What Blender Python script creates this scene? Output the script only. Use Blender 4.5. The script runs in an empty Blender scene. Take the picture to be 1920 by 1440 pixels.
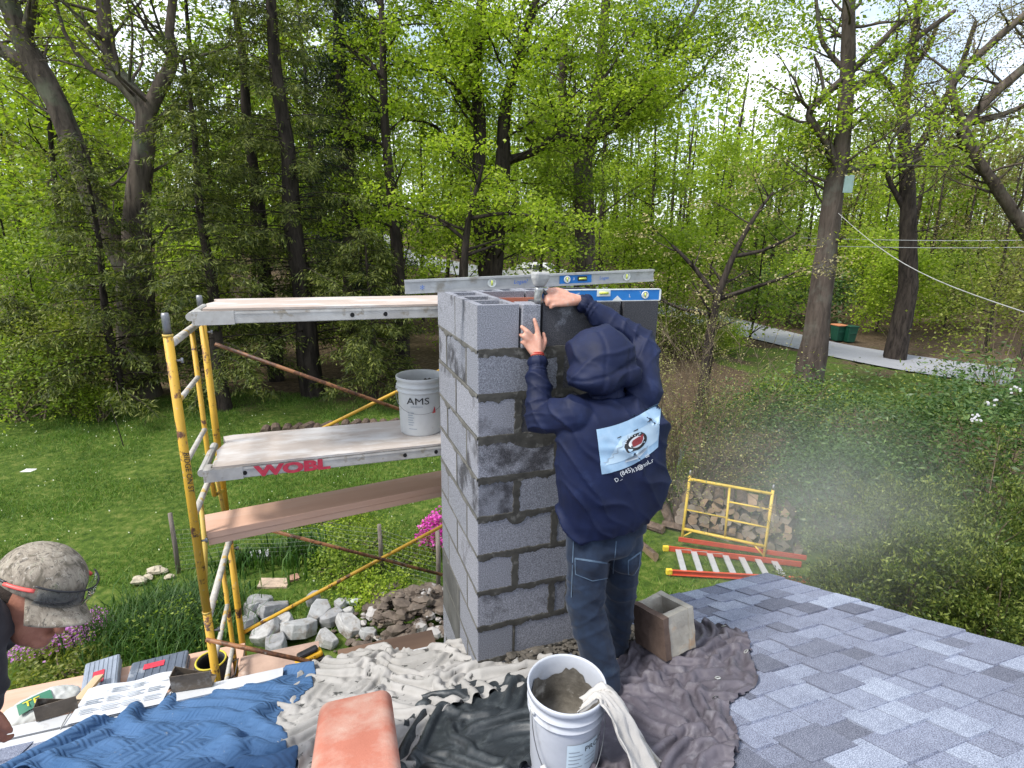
import bpy, bmesh, math, random
import numpy as np
from mathutils import Vector, Matrix, noise
from mathutils.bvhtree import BVHTree

S = bpy.context.scene
COL = S.collection
RAD = math.radians

# ------------------------------------------------------------------ camera
CAMH = 5.0
FOC, PITCH, ROLL, YAW = 1037.1, RAD(14.51), RAD(0.94), RAD(19.646)
_F = Vector((0, math.cos(PITCH), -math.sin(PITCH)))
_U0 = Vector((0, math.sin(PITCH), math.cos(PITCH)))
_X = Vector((1, 0, 0))
_U = _U0 * math.cos(ROLL) - _X * math.sin(ROLL)
_R = _X * math.cos(ROLL) + _U0 * math.sin(ROLL)
cam_data = bpy.data.cameras.new('camera')
cam = bpy.data.objects.new('camera', cam_data)
COL.objects.link(cam)
cam.matrix_world = Matrix(((_R.x, _U.x, -_F.x, 0), (_R.y, _U.y, -_F.y, 0), (_R.z, _U.z, -_F.z, CAMH), (0, 0, 0, 1)))
cam_data.sensor_width = 36
cam_data.lens = 36 * FOC / 1920
cam_data.clip_start = 0.05
cam_data.clip_end = 2000
S.camera = cam

# ------------------------------------------------------------------ world: bright hazy spring sky with thin white cloud
SUN_EL, SUN_AZ = RAD(54), RAD(238)      # azimuth clockwise from +Y
W = bpy.data.worlds.new('World')
S.world = W
W.use_nodes = True
nt = W.node_tree
nt.nodes.clear()
sky = nt.nodes.new('ShaderNodeTexSky')
sky.sky_type = 'NISHITA'
sky.sun_disc = False
sky.sun_elevation = SUN_EL
sky.sun_rotation = SUN_AZ
sky.dust_density = 1.5
wc = nt.nodes.new('ShaderNodeTexCoord')
wn = nt.nodes.new('ShaderNodeTexNoise')
wn.inputs['Scale'].default_value = 3.2
wn.inputs['Detail'].default_value = 7
wn.inputs['Roughness'].default_value = 0.6
wr = nt.nodes.new('ShaderNodeValToRGB')
wr.color_ramp.elements[0].position = 0.42
wr.color_ramp.elements[0].color = (0.25, 0.25, 0.25, 1)
wr.color_ramp.elements[1].position = 0.62
wr.color_ramp.elements[1].color = (1, 1, 1, 1)
wm = nt.nodes.new('ShaderNodeMixRGB')
wm.inputs['Color2'].default_value = (6.6, 6.9, 7.4, 1)      # lit cloud, in the sky texture's own units
wb = nt.nodes.new('ShaderNodeBackground')
wb.inputs['Strength'].default_value = 0.12
wo = nt.nodes.new('ShaderNodeOutputWorld')
nt.links.new(wc.outputs['Generated'], wn.inputs['Vector'])
nt.links.new(wn.outputs['Fac'], wr.inputs['Fac'])
nt.links.new(wr.outputs['Color'], wm.inputs['Fac'])
nt.links.new(sky.outputs['Color'], wm.inputs['Color1'])
nt.links.new(wm.outputs['Color'], wb.inputs['Color'])
nt.links.new(wb.outputs['Background'], wo.inputs['Surface'])

sd = bpy.data.lights.new('sun', 'SUN')
sd.energy = 2.1
sd.angle = RAD(12)
sd.color = (1.0, 0.96, 0.9)
sun = bpy.data.objects.new('sun', sd)
COL.objects.link(sun)
sdir = Vector((math.sin(SUN_AZ) * math.cos(SUN_EL), math.cos(SUN_AZ) * math.cos(SUN_EL), math.sin(SUN_EL)))
sun.rotation_euler = sdir.to_track_quat('Z', 'Y').to_euler()
sun.location = sdir * 50

S.view_settings.view_transform = 'Standard'
S.view_settings.look = 'None'
S.view_settings.gamma = 1
S.view_settings.use_curve_mapping = False
S.view_settings.exposure = 1.08
S.cycles.use_denoising = True
S.cycles.max_bounces = 5
S.cycles.diffuse_bounces = 3
S.cycles.transmission_bounces = 3
S.cycles.transparent_max_bounces = 6
S.cycles.volume_bounces = 1
S.cycles.caustics_reflective = False
S.cycles.caustics_refractive = False

# ------------------------------------------------------------------ frames of reference
_u = Vector((math.cos(YAW), math.sin(YAW), 0))
_v = Vector((-math.sin(YAW), math.cos(YAW), 0))
def hp(a, b, z):
    """house frame: a along the eave, b out from the house, z below/above eye level -> world"""
    return _u * a + _v * b + Vector((0, 0, z + CAMH))
def ray(X, Y):
    return _F + _R * ((X - 960) / FOC) - _U * ((Y - 720) / FOC)
def at_b(X, Y, b):
    d = ray(X, Y)
    return d * (b / d.dot(_v)) + Vector((0, 0, CAMH))
def at_z(X, Y, zc):
    d = ray(X, Y)
    return d * (zc / d.z) + Vector((0, 0, CAMH))
def at_y(X, Y, y):
    d = ray(X, Y)
    return d * (y / d.y) + Vector((0, 0, CAMH))
EAVE_B, EAVE_Z, SLOPE = 2.68, -2.30, 0.363
RAKE_A = 2.926
def roof_z(b):
    return EAVE_Z + SLOPE * (EAVE_B - b)

# ------------------------------------------------------------------ helpers: things, parts, labels
def put(name, data, parent=None, loc=None, rot=None):
    o = bpy.data.objects.new(name, data)
    COL.objects.link(o)
    if parent is not None:
        o.parent = parent
    if loc is not None:
        o.location = loc
    if rot is not None:
        o.rotation_euler = rot
    return o
def tag(o, label, cat, group=None):
    o['label'] = label
    o['category'] = cat
    if group:
        o['group'] = group
    return o
def thing(name, label, cat, loc=(0, 0, 0), rot=(0, 0, 0), group=None):
    return tag(put(name, None, None, loc, rot), label, cat, group)
def kind(o, k):
    o['kind'] = k
    return o

class MB:
    """collects shapes and links them as ONE mesh object"""
    def __init__(s):
        s.v, s.f, s.m = [], [], []
        s.cur = 0
    def add(s, vs, fs):
        n = len(s.v)
        s.v += [tuple(q) for q in vs]
        s.f += [tuple(i + n for i in q) for q in fs]
        s.m += [s.cur] * len(fs)
        return s
    def box(s, x0, x1, y0, y1, z0, z1, M=None):
        vs = [Vector(q) for q in ((x0, y0, z0), (x1, y0, z0), (x1, y1, z0), (x0, y1, z0), (x0, y0, z1), (x1, y0, z1), (x1, y1, z1), (x0, y1, z1))]
        if M is not None:
            vs = [M @ q for q in vs]
        return s.add(vs, [(0, 3, 2, 1), (4, 5, 6, 7), (0, 1, 5, 4), (1, 2, 6, 5), (2, 3, 7, 6), (3, 0, 4, 7)])
    def tube(s, pts, rad, n=8, cap=True, squash=1.0):
        pts = [Vector(q) for q in pts]
        if not hasattr(rad, '__len__'):
            rad = [rad] * len(pts)
        vs, fs = [], []
        t0 = (pts[1] - pts[0]).normalized()
        x = t0.orthogonal().normalized()
        for i, q in enumerate(pts):
            t = (pts[min(i + 1, len(pts) - 1)] - pts[max(i - 1, 0)]).normalized()
            x = (x - t * x.dot(t))
            x = x.normalized() if x.length > 1e-6 else t.orthogonal().normalized()
            y = t.cross(x)
            for k in range(n):
                an = 2 * math.pi * k / n
                vs.append(q + (x * math.cos(an) + y * math.sin(an) * squash) * rad[i])
        for i in range(len(pts) - 1):
            for k in range(n):
                a, b = i * n + k, i * n + (k + 1) % n
                fs.append((a, b, b + n, a + n))
        if cap:
            fs.append(tuple(range(n - 1, -1, -1)))
            fs.append(tuple((len(pts) - 1) * n + k for k in range(n)))
        return s.add(vs, fs)
    def lathe(s, prof, n=32, c=(0, 0, 0), cap0=False, cap1=False):
        vs, fs = [], []
        for r, z in prof:
            for k in range(n):
                an = 2 * math.pi * k / n
                vs.append((c[0] + r * math.cos(an), c[1] + r * math.sin(an), c[2] + z))
        for i in range(len(prof) - 1):
            for k in range(n):
                a, b = i * n + k, i * n + (k + 1) % n
                fs.append((a, b, b + n, a + n))
        if cap0:
            fs.append(tuple(range(n - 1, -1, -1)))
        if cap1:
            fs.append(tuple((len(prof) - 1) * n + k for k in range(n)))
        return s.add(vs, fs)
    def prism(s, poly, z0, z1, M=None):
        n = len(poly)
        vs = [Vector((q[0], q[1], z0)) for q in poly] + [Vector((q[0], q[1], z1)) for q in poly]
        if M is not None:
            vs = [M @ q for q in vs]
        fs = [tuple(range(n - 1, -1, -1)), tuple(range(n, 2 * n))]
        fs += [(k, (k + 1) % n, (k + 1) % n + n, k + n) for k in range(n)]
        return s.add(vs, fs)
    def mesh(s, name, mats, smooth=False):
        me = bpy.data.meshes.new(name)
        me.from_pydata(s.v, [], s.f)
        if not isinstance(mats, (list, tuple)):
            mats = [mats]
        for m in mats:
            me.materials.append(m)
        if len(mats) > 1:
            me.polygons.foreach_set('material_index', s.m)
        if smooth:
            me.polygons.foreach_set('use_smooth', [True] * len(me.polygons))
        me.update()
        return me
    def build(s, name, mats, parent=None, loc=None, rot=None, smooth=False, bevel=0, seg=2):
        o = put(name, s.mesh(name, mats, smooth), parent, loc, rot)
        if bevel:
            b = o.modifiers.new('bevel', 'BEVEL')
            b.width = bevel
            b.segments = seg
            b.limit_method = 'ANGLE'
        return o

def np_mesh(name, V, Fq, mats, smooth=False, uv=None):
    me = bpy.data.meshes.new(name)
    V = np.asarray(V, dtype=np.float32)
    Fq = np.asarray(Fq, dtype=np.int32)
    k = Fq.shape[1]
    me.vertices.add(len(V))
    me.vertices.foreach_set('co', V.ravel())
    me.loops.add(Fq.size)
    me.loops.foreach_set('vertex_index', Fq.ravel())
    me.polygons.add(len(Fq))
    me.polygons.foreach_set('loop_start', np.arange(0, Fq.size, k, dtype=np.int32))
    me.polygons.foreach_set('loop_total', np.full(len(Fq), k, dtype=np.int32))
    if smooth:
        me.polygons.foreach_set('use_smooth', np.ones(len(Fq), dtype=bool))
    if not isinstance(mats, (list, tuple)):
        mats = [mats]
    for m in mats:
        me.materials.append(m)
    if uv is not None:
        l = me.uv_layers.new(name='UVMap')
        l.data.foreach_set('uv', np.asarray(uv, dtype=np.float32)[Fq.ravel()].ravel())
    me.update(calc_edges=True)
    me.validate()
    return me

def text_mesh(name, body, size, mat, parent, M, extrude=0.0006, shear=0.0, align='LEFT', project=None, bold=0.0):
    """flat lettering as a mesh part; M places the text plane"""
    cu = bpy.data.curves.new(name, 'FONT')
    cu.body = body
    cu.size = size
    cu.extrude = extrude
    cu.shear = shear
    cu.align_x = align
    cu.resolution_u = 3
    cu.offset = bold
    t = bpy.data.objects.new('tmp_text', cu)
    COL.objects.link(t)
    dg = bpy.context.evaluated_depsgraph_get()
    me = bpy.data.meshes.new_from_object(t.evaluated_get(dg))
    bpy.data.objects.remove(t)
    bpy.data.curves.remove(cu)
    me.name = name
    me.materials.clear()
    me.materials.append(mat)
    for w in me.vertices:
        q = M @ w.co
        w.co = project(q) if project else q
    return put(name, me, parent)
# ------------------------------------------------------------------ materials
def new_mat(name):
    m = bpy.data.materials.new(name)
    m.use_nodes = True
    t = m.node_tree
    t.nodes.clear()
    out = t.nodes.new('ShaderNodeOutputMaterial')
    bs = t.nodes.new('ShaderNodeBsdfPrincipled')
    t.links.new(bs.outputs[0], out.inputs[0])
    return m, t, bs, out
def N(t, typ, **kw):
    n = t.nodes.new(typ)
    for k, v in kw.items():
        if k in ('Scale', 'Detail', 'Roughness', 'Distortion', 'Fac', 'Strength', 'Distance', 'Color1', 'Color2', 'Randomness', 'W'):
            n.inputs[k].default_value = v
        else:
            setattr(n, k, v)
    return n
def ramp(t, src, stops):
    r = t.nodes.new('ShaderNodeValToRGB')
    e = r.color_ramp.elements
    while len(e) < len(stops):
        e.new(0.5)
    for i, (p, c) in enumerate(stops):
        e[i].position = p
        e[i].color = (*c, 1) if len(c) == 3 else c
    t.links.new(src, r.inputs['Fac'])
    return r.outputs['Color']
def mixc(t, fac, c1, c2, blend='MIX'):
    m = t.nodes.new('ShaderNodeMixRGB')
    m.blend_type = blend
    for nm, v in (('Fac', fac), ('Color1', c1), ('Color2', c2)):
        if hasattr(v, 'is_linked'):
            t.links.new(v, m.inputs[nm])
        elif isinstance(v, (int, float)):
            m.inputs[nm].default_value = v
        else:
            m.inputs[nm].default_value = (*v, 1) if len(v) == 3 else v
    return m.outputs['Color']
def coords(t, kind_='Object'):
    return t.nodes.new('ShaderNodeTexCoord').outputs[kind_]
def noise_tex(t, vec, scale, detail=4, rough=0.55, dist=0.0):
    n = t.nodes.new('ShaderNodeTexNoise')
    n.inputs['Scale'].default_value = scale
    n.inputs['Detail'].default_value = detail
    n.inputs['Roughness'].default_value = rough
    n.inputs['Distortion'].default_value = dist
    t.links.new(vec, n.inputs['Vector'])
    return n.outputs['Fac']
def stretch(t, vec, s):
    m = t.nodes.new('ShaderNodeMapping')
    m.inputs['Scale'].default_value = s
    t.links.new(vec, m.inputs['Vector'])
    return m.outputs['Vector']
def bump(t, bs, h, strength, dist=0.01):
    b = t.nodes.new('ShaderNodeBump')
    b.inputs['Strength'].default_value = strength
    b.inputs['Distance'].default_value = dist
    t.links.new(h, b.inputs['Height'])
    t.links.new(b.outputs['Normal'], bs.inputs['Normal'])
    return b
_mats = {}
def basic(name, c1, c2=None, scale=8, rough=0.7, bmp=0.2, bscale=None, metal=0.0, spec=0.4, stain=None, stain_scale=5, stain_lo=0.55, stain_hi=0.65, st=(1, 1, 1), rnd=0.0, bdist=0.004):
    """two-tone mottled surface with fine relief; optional stain colour over it"""
    if name in _mats:
        return _mats[name]
    m, t, bs, out = new_mat(name)
    v = stretch(t, coords(t), st)
    if c2 is None:
        c2 = tuple(x * 0.72 for x in c1)
    f = noise_tex(t, v, scale, 5, 0.6)
    c = ramp(t, f, [(0.32, c2), (0.68, c1)])
    if stain is not None:
        f2 = noise_tex(t, v, stain_scale, 6, 0.62)
        mk = ramp(t, f2, [(stain_lo, (0, 0, 0)), (stain_hi, (1, 1, 1))])
        c = mixc(t, mk, c, stain)
    if rnd:
        oi = t.nodes.new('ShaderNodeObjectInfo')
        mr = t.nodes.new('ShaderNodeMapRange')
        mr.inputs['To Min'].default_value = 1 - rnd
        mr.inputs['To Max'].default_value = 1 + rnd
        t.links.new(oi.outputs['Random'], mr.inputs['Value'])
        c = mixc(t, 1.0, c, mr.outputs['Result'], 'MULTIPLY')
    t.links.new(c, bs.inputs['Base Color'])
    bs.inputs['Roughness'].default_value = rough
    bs.inputs['Metallic'].default_value = metal
    bs.inputs['Specular IOR Level'].default_value = spec
    if bmp:
        bump(t, bs, noise_tex(t, v, bscale or scale * 6, 5, 0.65), bmp, bdist)
    _mats[name] = m
    return m
def leaf_mat(name, stops, trans=0.45, rough=0.5, hue_noise=0.25):
    """foliage: each leaf its own tone, lit through"""
    if name in _mats:
        return _mats[name]
    m, t, bs, out = new_mat(name)
    g = t.nodes.new('ShaderNodeNewGeometry')
    c = ramp(t, g.outputs['Random Per Island'], stops)
    v = coords(t)
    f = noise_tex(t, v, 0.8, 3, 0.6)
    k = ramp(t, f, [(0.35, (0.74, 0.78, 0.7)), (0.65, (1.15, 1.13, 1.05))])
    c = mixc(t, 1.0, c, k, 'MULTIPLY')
    t.links.new(c, bs.inputs['Base Color'])
    bs.inputs['Roughness'].default_value = rough
    bs.inputs['Specular IOR Level'].default_value = 0.35
    tr = t.nodes.new('ShaderNodeBsdfTranslucent')
    t.links.new(mixc(t, 1.0, c, (1.05, 1.15, 0.55), 'MULTIPLY'), tr.inputs['Color'])
    mx = t.nodes.new('ShaderNodeMixShader')
    mx.inputs['Fac'].default_value = trans
    t.links.new(bs.outputs[0], mx.inputs[1])
    t.links.new(tr.outputs[0], mx.inputs[2])
    t.links.new(mx.outputs[0], out.inputs[0])
    _mats[name] = m
    return m
def bark_mat(name, c1, c2, sc=6, lichen=None):
    if name in _mats:
        return _mats[name]
    m, t, bs, out = new_mat(name)
    v = stretch(t, coords(t), (1, 1, 0.22))
    f = noise_tex(t, v, sc, 6, 0.65, 0.6)
    c = ramp(t, f, [(0.34, c2), (0.62, c1)])
    if lichen:
        f2 = noise_tex(t, coords(t), 1.3, 5, 0.6)
        c = mixc(t, ramp(t, f2, [(0.52, (0, 0, 0)), (0.66, (0.7, 0.7, 0.7))]), c, lichen)
    t.links.new(c, bs.inputs['Base Color'])
    bs.inputs['Roughness'].default_value = 0.95
    bs.inputs['Specular IOR Level'].default_value = 0.15
    bump(t, bs, f, 0.9, 0.05)
    _mats[name] = m
    return m
BARK = bark_mat('grey brown bark', (0.13, 0.105, 0.085), (0.035, 0.028, 0.024), 5, (0.12, 0.13, 0.09))
BARK_D = bark_mat('dark bark', (0.062, 0.05, 0.042), (0.016, 0.013, 0.012), 6)
BARK_R = bark_mat('smooth brown bark', (0.115, 0.092, 0.078), (0.055, 0.044, 0.038), 7, (0.13, 0.13, 0.11))
TWIG = bark_mat('twig bark', (0.24, 0.19, 0.13), (0.1, 0.075, 0.05), 20)
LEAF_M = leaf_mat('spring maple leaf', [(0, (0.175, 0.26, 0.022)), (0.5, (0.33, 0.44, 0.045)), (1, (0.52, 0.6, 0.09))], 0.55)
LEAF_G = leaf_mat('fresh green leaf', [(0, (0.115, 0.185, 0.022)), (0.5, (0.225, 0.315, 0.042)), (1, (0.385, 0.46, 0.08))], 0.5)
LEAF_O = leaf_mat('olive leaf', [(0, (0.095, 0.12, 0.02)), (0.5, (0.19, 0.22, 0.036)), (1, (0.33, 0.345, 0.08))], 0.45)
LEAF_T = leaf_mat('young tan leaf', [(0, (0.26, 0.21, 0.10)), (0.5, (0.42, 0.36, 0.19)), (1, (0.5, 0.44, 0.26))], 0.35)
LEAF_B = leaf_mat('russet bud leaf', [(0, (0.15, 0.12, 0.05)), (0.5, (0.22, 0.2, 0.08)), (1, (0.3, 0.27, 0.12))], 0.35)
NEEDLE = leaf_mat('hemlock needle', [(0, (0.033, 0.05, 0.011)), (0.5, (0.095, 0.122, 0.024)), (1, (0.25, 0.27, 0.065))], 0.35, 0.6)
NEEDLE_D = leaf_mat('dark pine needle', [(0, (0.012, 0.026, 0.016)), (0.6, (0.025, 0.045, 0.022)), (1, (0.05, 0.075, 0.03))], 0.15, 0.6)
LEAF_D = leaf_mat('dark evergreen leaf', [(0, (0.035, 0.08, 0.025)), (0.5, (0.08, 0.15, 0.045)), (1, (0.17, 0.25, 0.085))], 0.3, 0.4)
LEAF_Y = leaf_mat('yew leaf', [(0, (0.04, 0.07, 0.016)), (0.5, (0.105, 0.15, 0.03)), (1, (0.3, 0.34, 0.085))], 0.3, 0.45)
# ------------------------------------------------------------------ terrain and road
CTRL = np.array([(0, 0, 0), (-12, 2, 0), (12, 2, -.1), (0, 10, 0), (-6, 8, 0), (6, 9, 0), (-11, 16, 0.1), (0, 16, .1), (8, 15, -.1), (16, 14, -.35),
                 (12, 22, -.35), (20, 34, -.95), (20.5, 27, -.95), (16, 37, -.45), (9, 40, .7), (2, 44, 1.85), (-3, 48, 2.25), (-11, 60, 3.6), (-8, 30, .7), (-22, 28, .9),
                 (0, 28, .35), (8, 30, .2), (-30, 50, 3), (0, 75, 4), (30, 50, .2), (40, 30, -1), (50, 70, 2), (-60, 90, 7), (0, 130, 9), (90, 120, 5), (-120, 60, 6), (120, 40, 2),
                 (28, 20, -.9), (30, 5, -.4), (-40, 0, 0), (40, -20, 0), (-40, -40, 0), (0, -50, 0)], float)
_d = np.linalg.norm(CTRL[:, None, :2] - CTRL[None, :, :2], axis=2)
_wt = np.linalg.solve(_d + 1e-6 * np.eye(len(CTRL)), CTRL[:, 2])
def ground_np(x, y):
    r = np.sqrt((x[:, None] - CTRL[None, :, 0]) ** 2 + (y[:, None] - CTRL[None, :, 1]) ** 2)
    z = r @ _wt
    return np.clip(z, -1.6, 14)
def ground(x, y):
    return float(ground_np(np.array([x]), np.array([y]))[0])
def on_ground(X, Y, lo=3.0, hi=120.0):
    """where the line of sight through a photo point meets the terrain"""
    d = ray(X, Y)
    ts = np.linspace(lo, hi, 900)
    g = ground_np(d.x * ts, d.y * ts)
    z = CAMH + d.z * ts
    k = int(np.argmax(z < g))
    t = ts[k]
    return Vector((d.x * t, d.y * t, float(g[k])))

ROAD = [(34, 19, 0), (27, 24, 0), (21.5, 28.5, 0), (17.5, 33.5, 0), (13.5, 38, 0), (8.5, 42, 0), (3, 45.5, 0), (-3, 49, 0), (-11, 57, 0), (-17, 68, 0), (-20, 85, 0)]
def catmull(P, n=14):
    P = [Vector(q) for q in P]
    out = []
    for i in range(len(P) - 1):
        p0, p1, p2, p3 = P[max(i - 1, 0)], P[i], P[i + 1], P[min(i + 2, len(P) - 1)]
        for k in range(n):
            t = k / n
            out.append(0.5 * ((2 * p1) + (p2 - p0) * t + (2 * p0 - 5 * p1 + 4 * p2 - p3) * t * t + (3 * p1 - p0 - 3 * p2 + p3) * t ** 3))
    out.append(P[-1])
    return out
RL = catmull(ROAD)
RLn = np.array([(q.x, q.y) for q in RL])
def road_dist(x, y):
    return np.sqrt(((x[:, None] - RLn[None, :, 0]) ** 2 + (y[:, None] - RLn[None, :, 1]) ** 2)).min(1)

def ground_material():
    m, t, bs, out = new_mat('grass and soil')
    v = coords(t)
    f1 = noise_tex(t, v, 0.55, 6, 0.62)
    f2 = noise_tex(t, v, 7, 6, 0.7)
    f3 = noise_tex(t, v, 40, 4, 0.7)
    grass = ramp(t, f2, [(0.3, (0.025, 0.05, 0.01)), (0.5, (0.07, 0.115, 0.018)), (0.7, (0.17, 0.19, 0.05))])
    litter = ramp(t, f2, [(0.3, (0.045, 0.032, 0.022)), (0.55, (0.11, 0.078, 0.05)), (0.75, (0.22, 0.17, 0.11))])
    at = t.nodes.new('ShaderNodeAttribute')
    at.attribute_name = 'wood'
    ad = t.nodes.new('ShaderNodeMath')
    ad.operation = 'ADD'
    t.links.new(at.outputs['Fac'], ad.inputs[0])
    sb = t.nodes.new('ShaderNodeMath')
    sb.operation = 'MULTIPLY_ADD'
    sb.inputs[1].default_value = 1.5
    sb.inputs[2].default_value = -0.78
    t.links.new(f1, sb.inputs[0])
    t.links.new(sb.outputs[0], ad.inputs[1])
    c = mixc(t, ramp(t, ad.outputs[0], [(0.38, (0, 0, 0)), (0.62, (1, 1, 1))]), grass, litter)
    t.links.new(c, bs.inputs['Base Color'])
    bs.inputs['Roughness'].default_value = 1
    bs.inputs['Specular IOR Level'].default_value = 0.1
    bump(t, bs, f3, 0.6, 0.03)
    return m
def axis(lo, hi, fine_lo, fine_hi, fine, coarse):
    a = list(np.arange(fine_lo, fine_hi, fine))
    x, st = fine_lo, fine
    while x > lo:
        st = min(st * 1.25, coarse)
        x -= st
        a.insert(0, x)
    x, st = a[-1], fine
    while x < hi:
        st = min(st * 1.25, coarse)
        x += st
        a.append(x)
    return np.array(a)
gx, gy = axis(-700, 700, -26, 34, 0.5, 40), axis(-200, 1100, 3, 62, 0.5, 40)
GX, GY = np.meshgrid(gx, gy)
fx, fy = GX.ravel(), GY.ravel()
fz = np.concatenate([ground_np(fx[i:i + 20000], fy[i:i + 20000]) for i in range(0, len(fx), 20000)])
rd = np.concatenate([road_dist(fx[i:i + 5000], fy[i:i + 5000]) for i in range(0, len(fx), 5000)])
rng = np.random.default_rng(5)
fz = fz + np.where(rd > 4, 0.05 * np.sin(fx * 1.3 + np.sin(fy * .9)) * np.sin(fy * 1.1 + 1.3 * np.sin(fx * .7)), -0.10 * (rd < 3))
nx_, ny_ = len(gx), len(gy)
ii = (np.arange(ny_ - 1)[:, None] * nx_ + np.arange(nx_ - 1)[None, :]).ravel()
gm = np_mesh('ground', np.stack([fx, fy, fz], 1), np.stack([ii, ii + 1, ii + nx_ + 1, ii + nx_], 1), ground_material(), True)
# how far into the wood: grass near the house and along the lane, leaf litter under the trees
wood = np.clip((fy + 0.10 * fx - 13.5) / 4.0, 0, 1)
wood = np.where((fx > 3), np.clip((fy - 9.5 + .02 * (fx - 3)) / 3, 0, .85), wood)
wood = np.where((fx > 9) & (fy > 17) & (fy < 30), 0.45, wood)
at_ = gm.attributes.new('wood', 'FLOAT', 'POINT')
at_.data.foreach_set('value', wood.astype(np.float32))
kind(put('ground', gm), 'structure')

m_road, t, bs, out = new_mat('worn asphalt')
v = coords(t)
c = ramp(t, noise_tex(t, v, 60, 3, 0.8), [(0.3, (0.2, 0.205, 0.22)), (0.7, (0.36, 0.365, 0.39))])
c = mixc(t, ramp(t, noise_tex(t, v, 0.6, 5, 0.6), [(0.4, (0, 0, 0)), (0.7, (0.5, 0.5, 0.5))]), c, (0.36, 0.36, 0.37))
t.links.new(c, bs.inputs['Base Color'])
bs.inputs['Roughness'].default_value = 0.85
rv, rf = [], []
for i, q in enumerate(RL):
    tg = (RL[min(i + 1, len(RL) - 1)] - RL[max(i - 1, 0)]).normalized()
    nn = Vector((-tg.y, tg.x, 0))
    for k in range(5):
        w = q + nn * (k / 2 - 1) * 3.0
        rv.append((w.x, w.y, ground(w.x, w.y) + 0.05 - 0.03 * abs(k / 2 - 1)))
for i in range(len(RL) - 1):
    for k in range(4):
        a = i * 5 + k
        rf.append((a, a + 1, a + 6, a + 5))
kind(put('road', np_mesh('road', rv, rf, m_road, True)), 'structure')

# ------------------------------------------------------------------ lawn: blades of grass as one mass
def blades(n, xs, ys, h0, h1, wd, lean, seed):
    r = np.random.default_rng(seed)
    z = np.concatenate([ground_np(xs[i:i + 20000], ys[i:i + 20000]) for i in range(0, n, 20000)])
    h = r.uniform(h0, h1, n)
    an = r.uniform(0, 2 * np.pi, n)
    lx, ly = r.normal(0, lean, n) * h, r.normal(0, lean, n) * h
    w = wd * r.uniform(.6, 1.3, n)
    dx, dy = np.cos(an) * w, np.sin(an) * w
    A = np.stack([xs - dx, ys - dy, z - .01], 1)
    B = np.stack([xs + dx, ys + dy, z - .01], 1)
    C = np.stack([xs + lx, ys + ly, z + h], 1)
    V = np.stack([A, B, C], 1).reshape(-1, 3)
    return V, np.arange(3 * n, dtype=np.int32).reshape(-1, 3)
GRASS = leaf_mat('lawn blade', [(0, (0.045, 0.11, 0.014)), (0.5, (0.095, 0.2, 0.024)), (0.9, (0.19, 0.3, 0.05)), (1, (0.38, 0.4, 0.15))], 0.3, 0.6)
GRASS2 = leaf_mat('long grass blade', [(0, (0.025, 0.07, 0.012)), (0.6, (0.055, 0.13, 0.022)), (1, (0.12, 0.2, 0.05))], 0.3, 0.5)
def patchy(n, x0, x1, y0, y1, seed, fn=None):
    r = np.random.default_rng(seed)
    x, y = r.uniform(x0, x1, n * 2), r.uniform(y0, y1, n * 2)
    # keep clumps
    k = np.sin(x * 2.1 + np.sin(y * 1.7)) * np.sin(y * 2.6 + 1.2 * np.sin(x * 1.3)) + r.normal(0, .6, len(x))
    ok = k > -0.35
    if fn is not None:
        ok &= fn(x, y)
    return x[ok][:n], y[ok][:n]
x, y = patchy(170000, -15, 2.5, 5.2, 17.5, 3, lambda x, y: (y < 16.5 - 0.10 * x) & (y > 5.6 - .25 * x))
V, Fc = blades(len(x), x, y, .03, .10, .006, .7, 4)
kind(put('lawn_grass', np_mesh('lawn_grass', V, Fc, GRASS)), 'stuff')['label'] = 'green lawn of short grass behind the scaffold'
x, y = patchy(30000, 2.5, 9, 5.5, 11.5, 8, lambda x, y: y > 4 + .3 * x)
V, Fc = blades(len(x), x, y, .02, .07, .006, .8, 9)
kind(put('yard_grass', np_mesh('yard_grass', V, Fc, GRASS)), 'stuff')['label'] = 'thin yellowing yard grass around the ladder and the woodpile'
# small white lawn flowers and petals
r = np.random.default_rng(12)
n = 420
x, y = r.uniform(-13, -1, n), r.uniform(7, 15, n)
kp = (np.sin(x * 1.7) * np.sin(y * 2.3 + x) > -.1)
x, y = x[kp], y[kp]
n = len(x)
z = ground_np(x, y) + .07
s = r.uniform(.005, .012, n)
V = np.stack([np.stack([x - s, y, z - s], 1), np.stack([x + s, y, z - s], 1), np.stack([x + s, y + .3 * s, z + s], 1), np.stack([x - s, y + .3 * s, z + s], 1)], 1).reshape(-1, 3)
kind(put('lawn_flowers', np_mesh('lawn_flowers', V, np.arange(4 * n).reshape(-1, 4), basic('white petal', (0.72, 0.74, 0.62), (0.5, 0.55, 0.3), 3, .8, 0))), 'stuff')['label'] = 'scattered tiny white flowers in the lawn'
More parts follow.
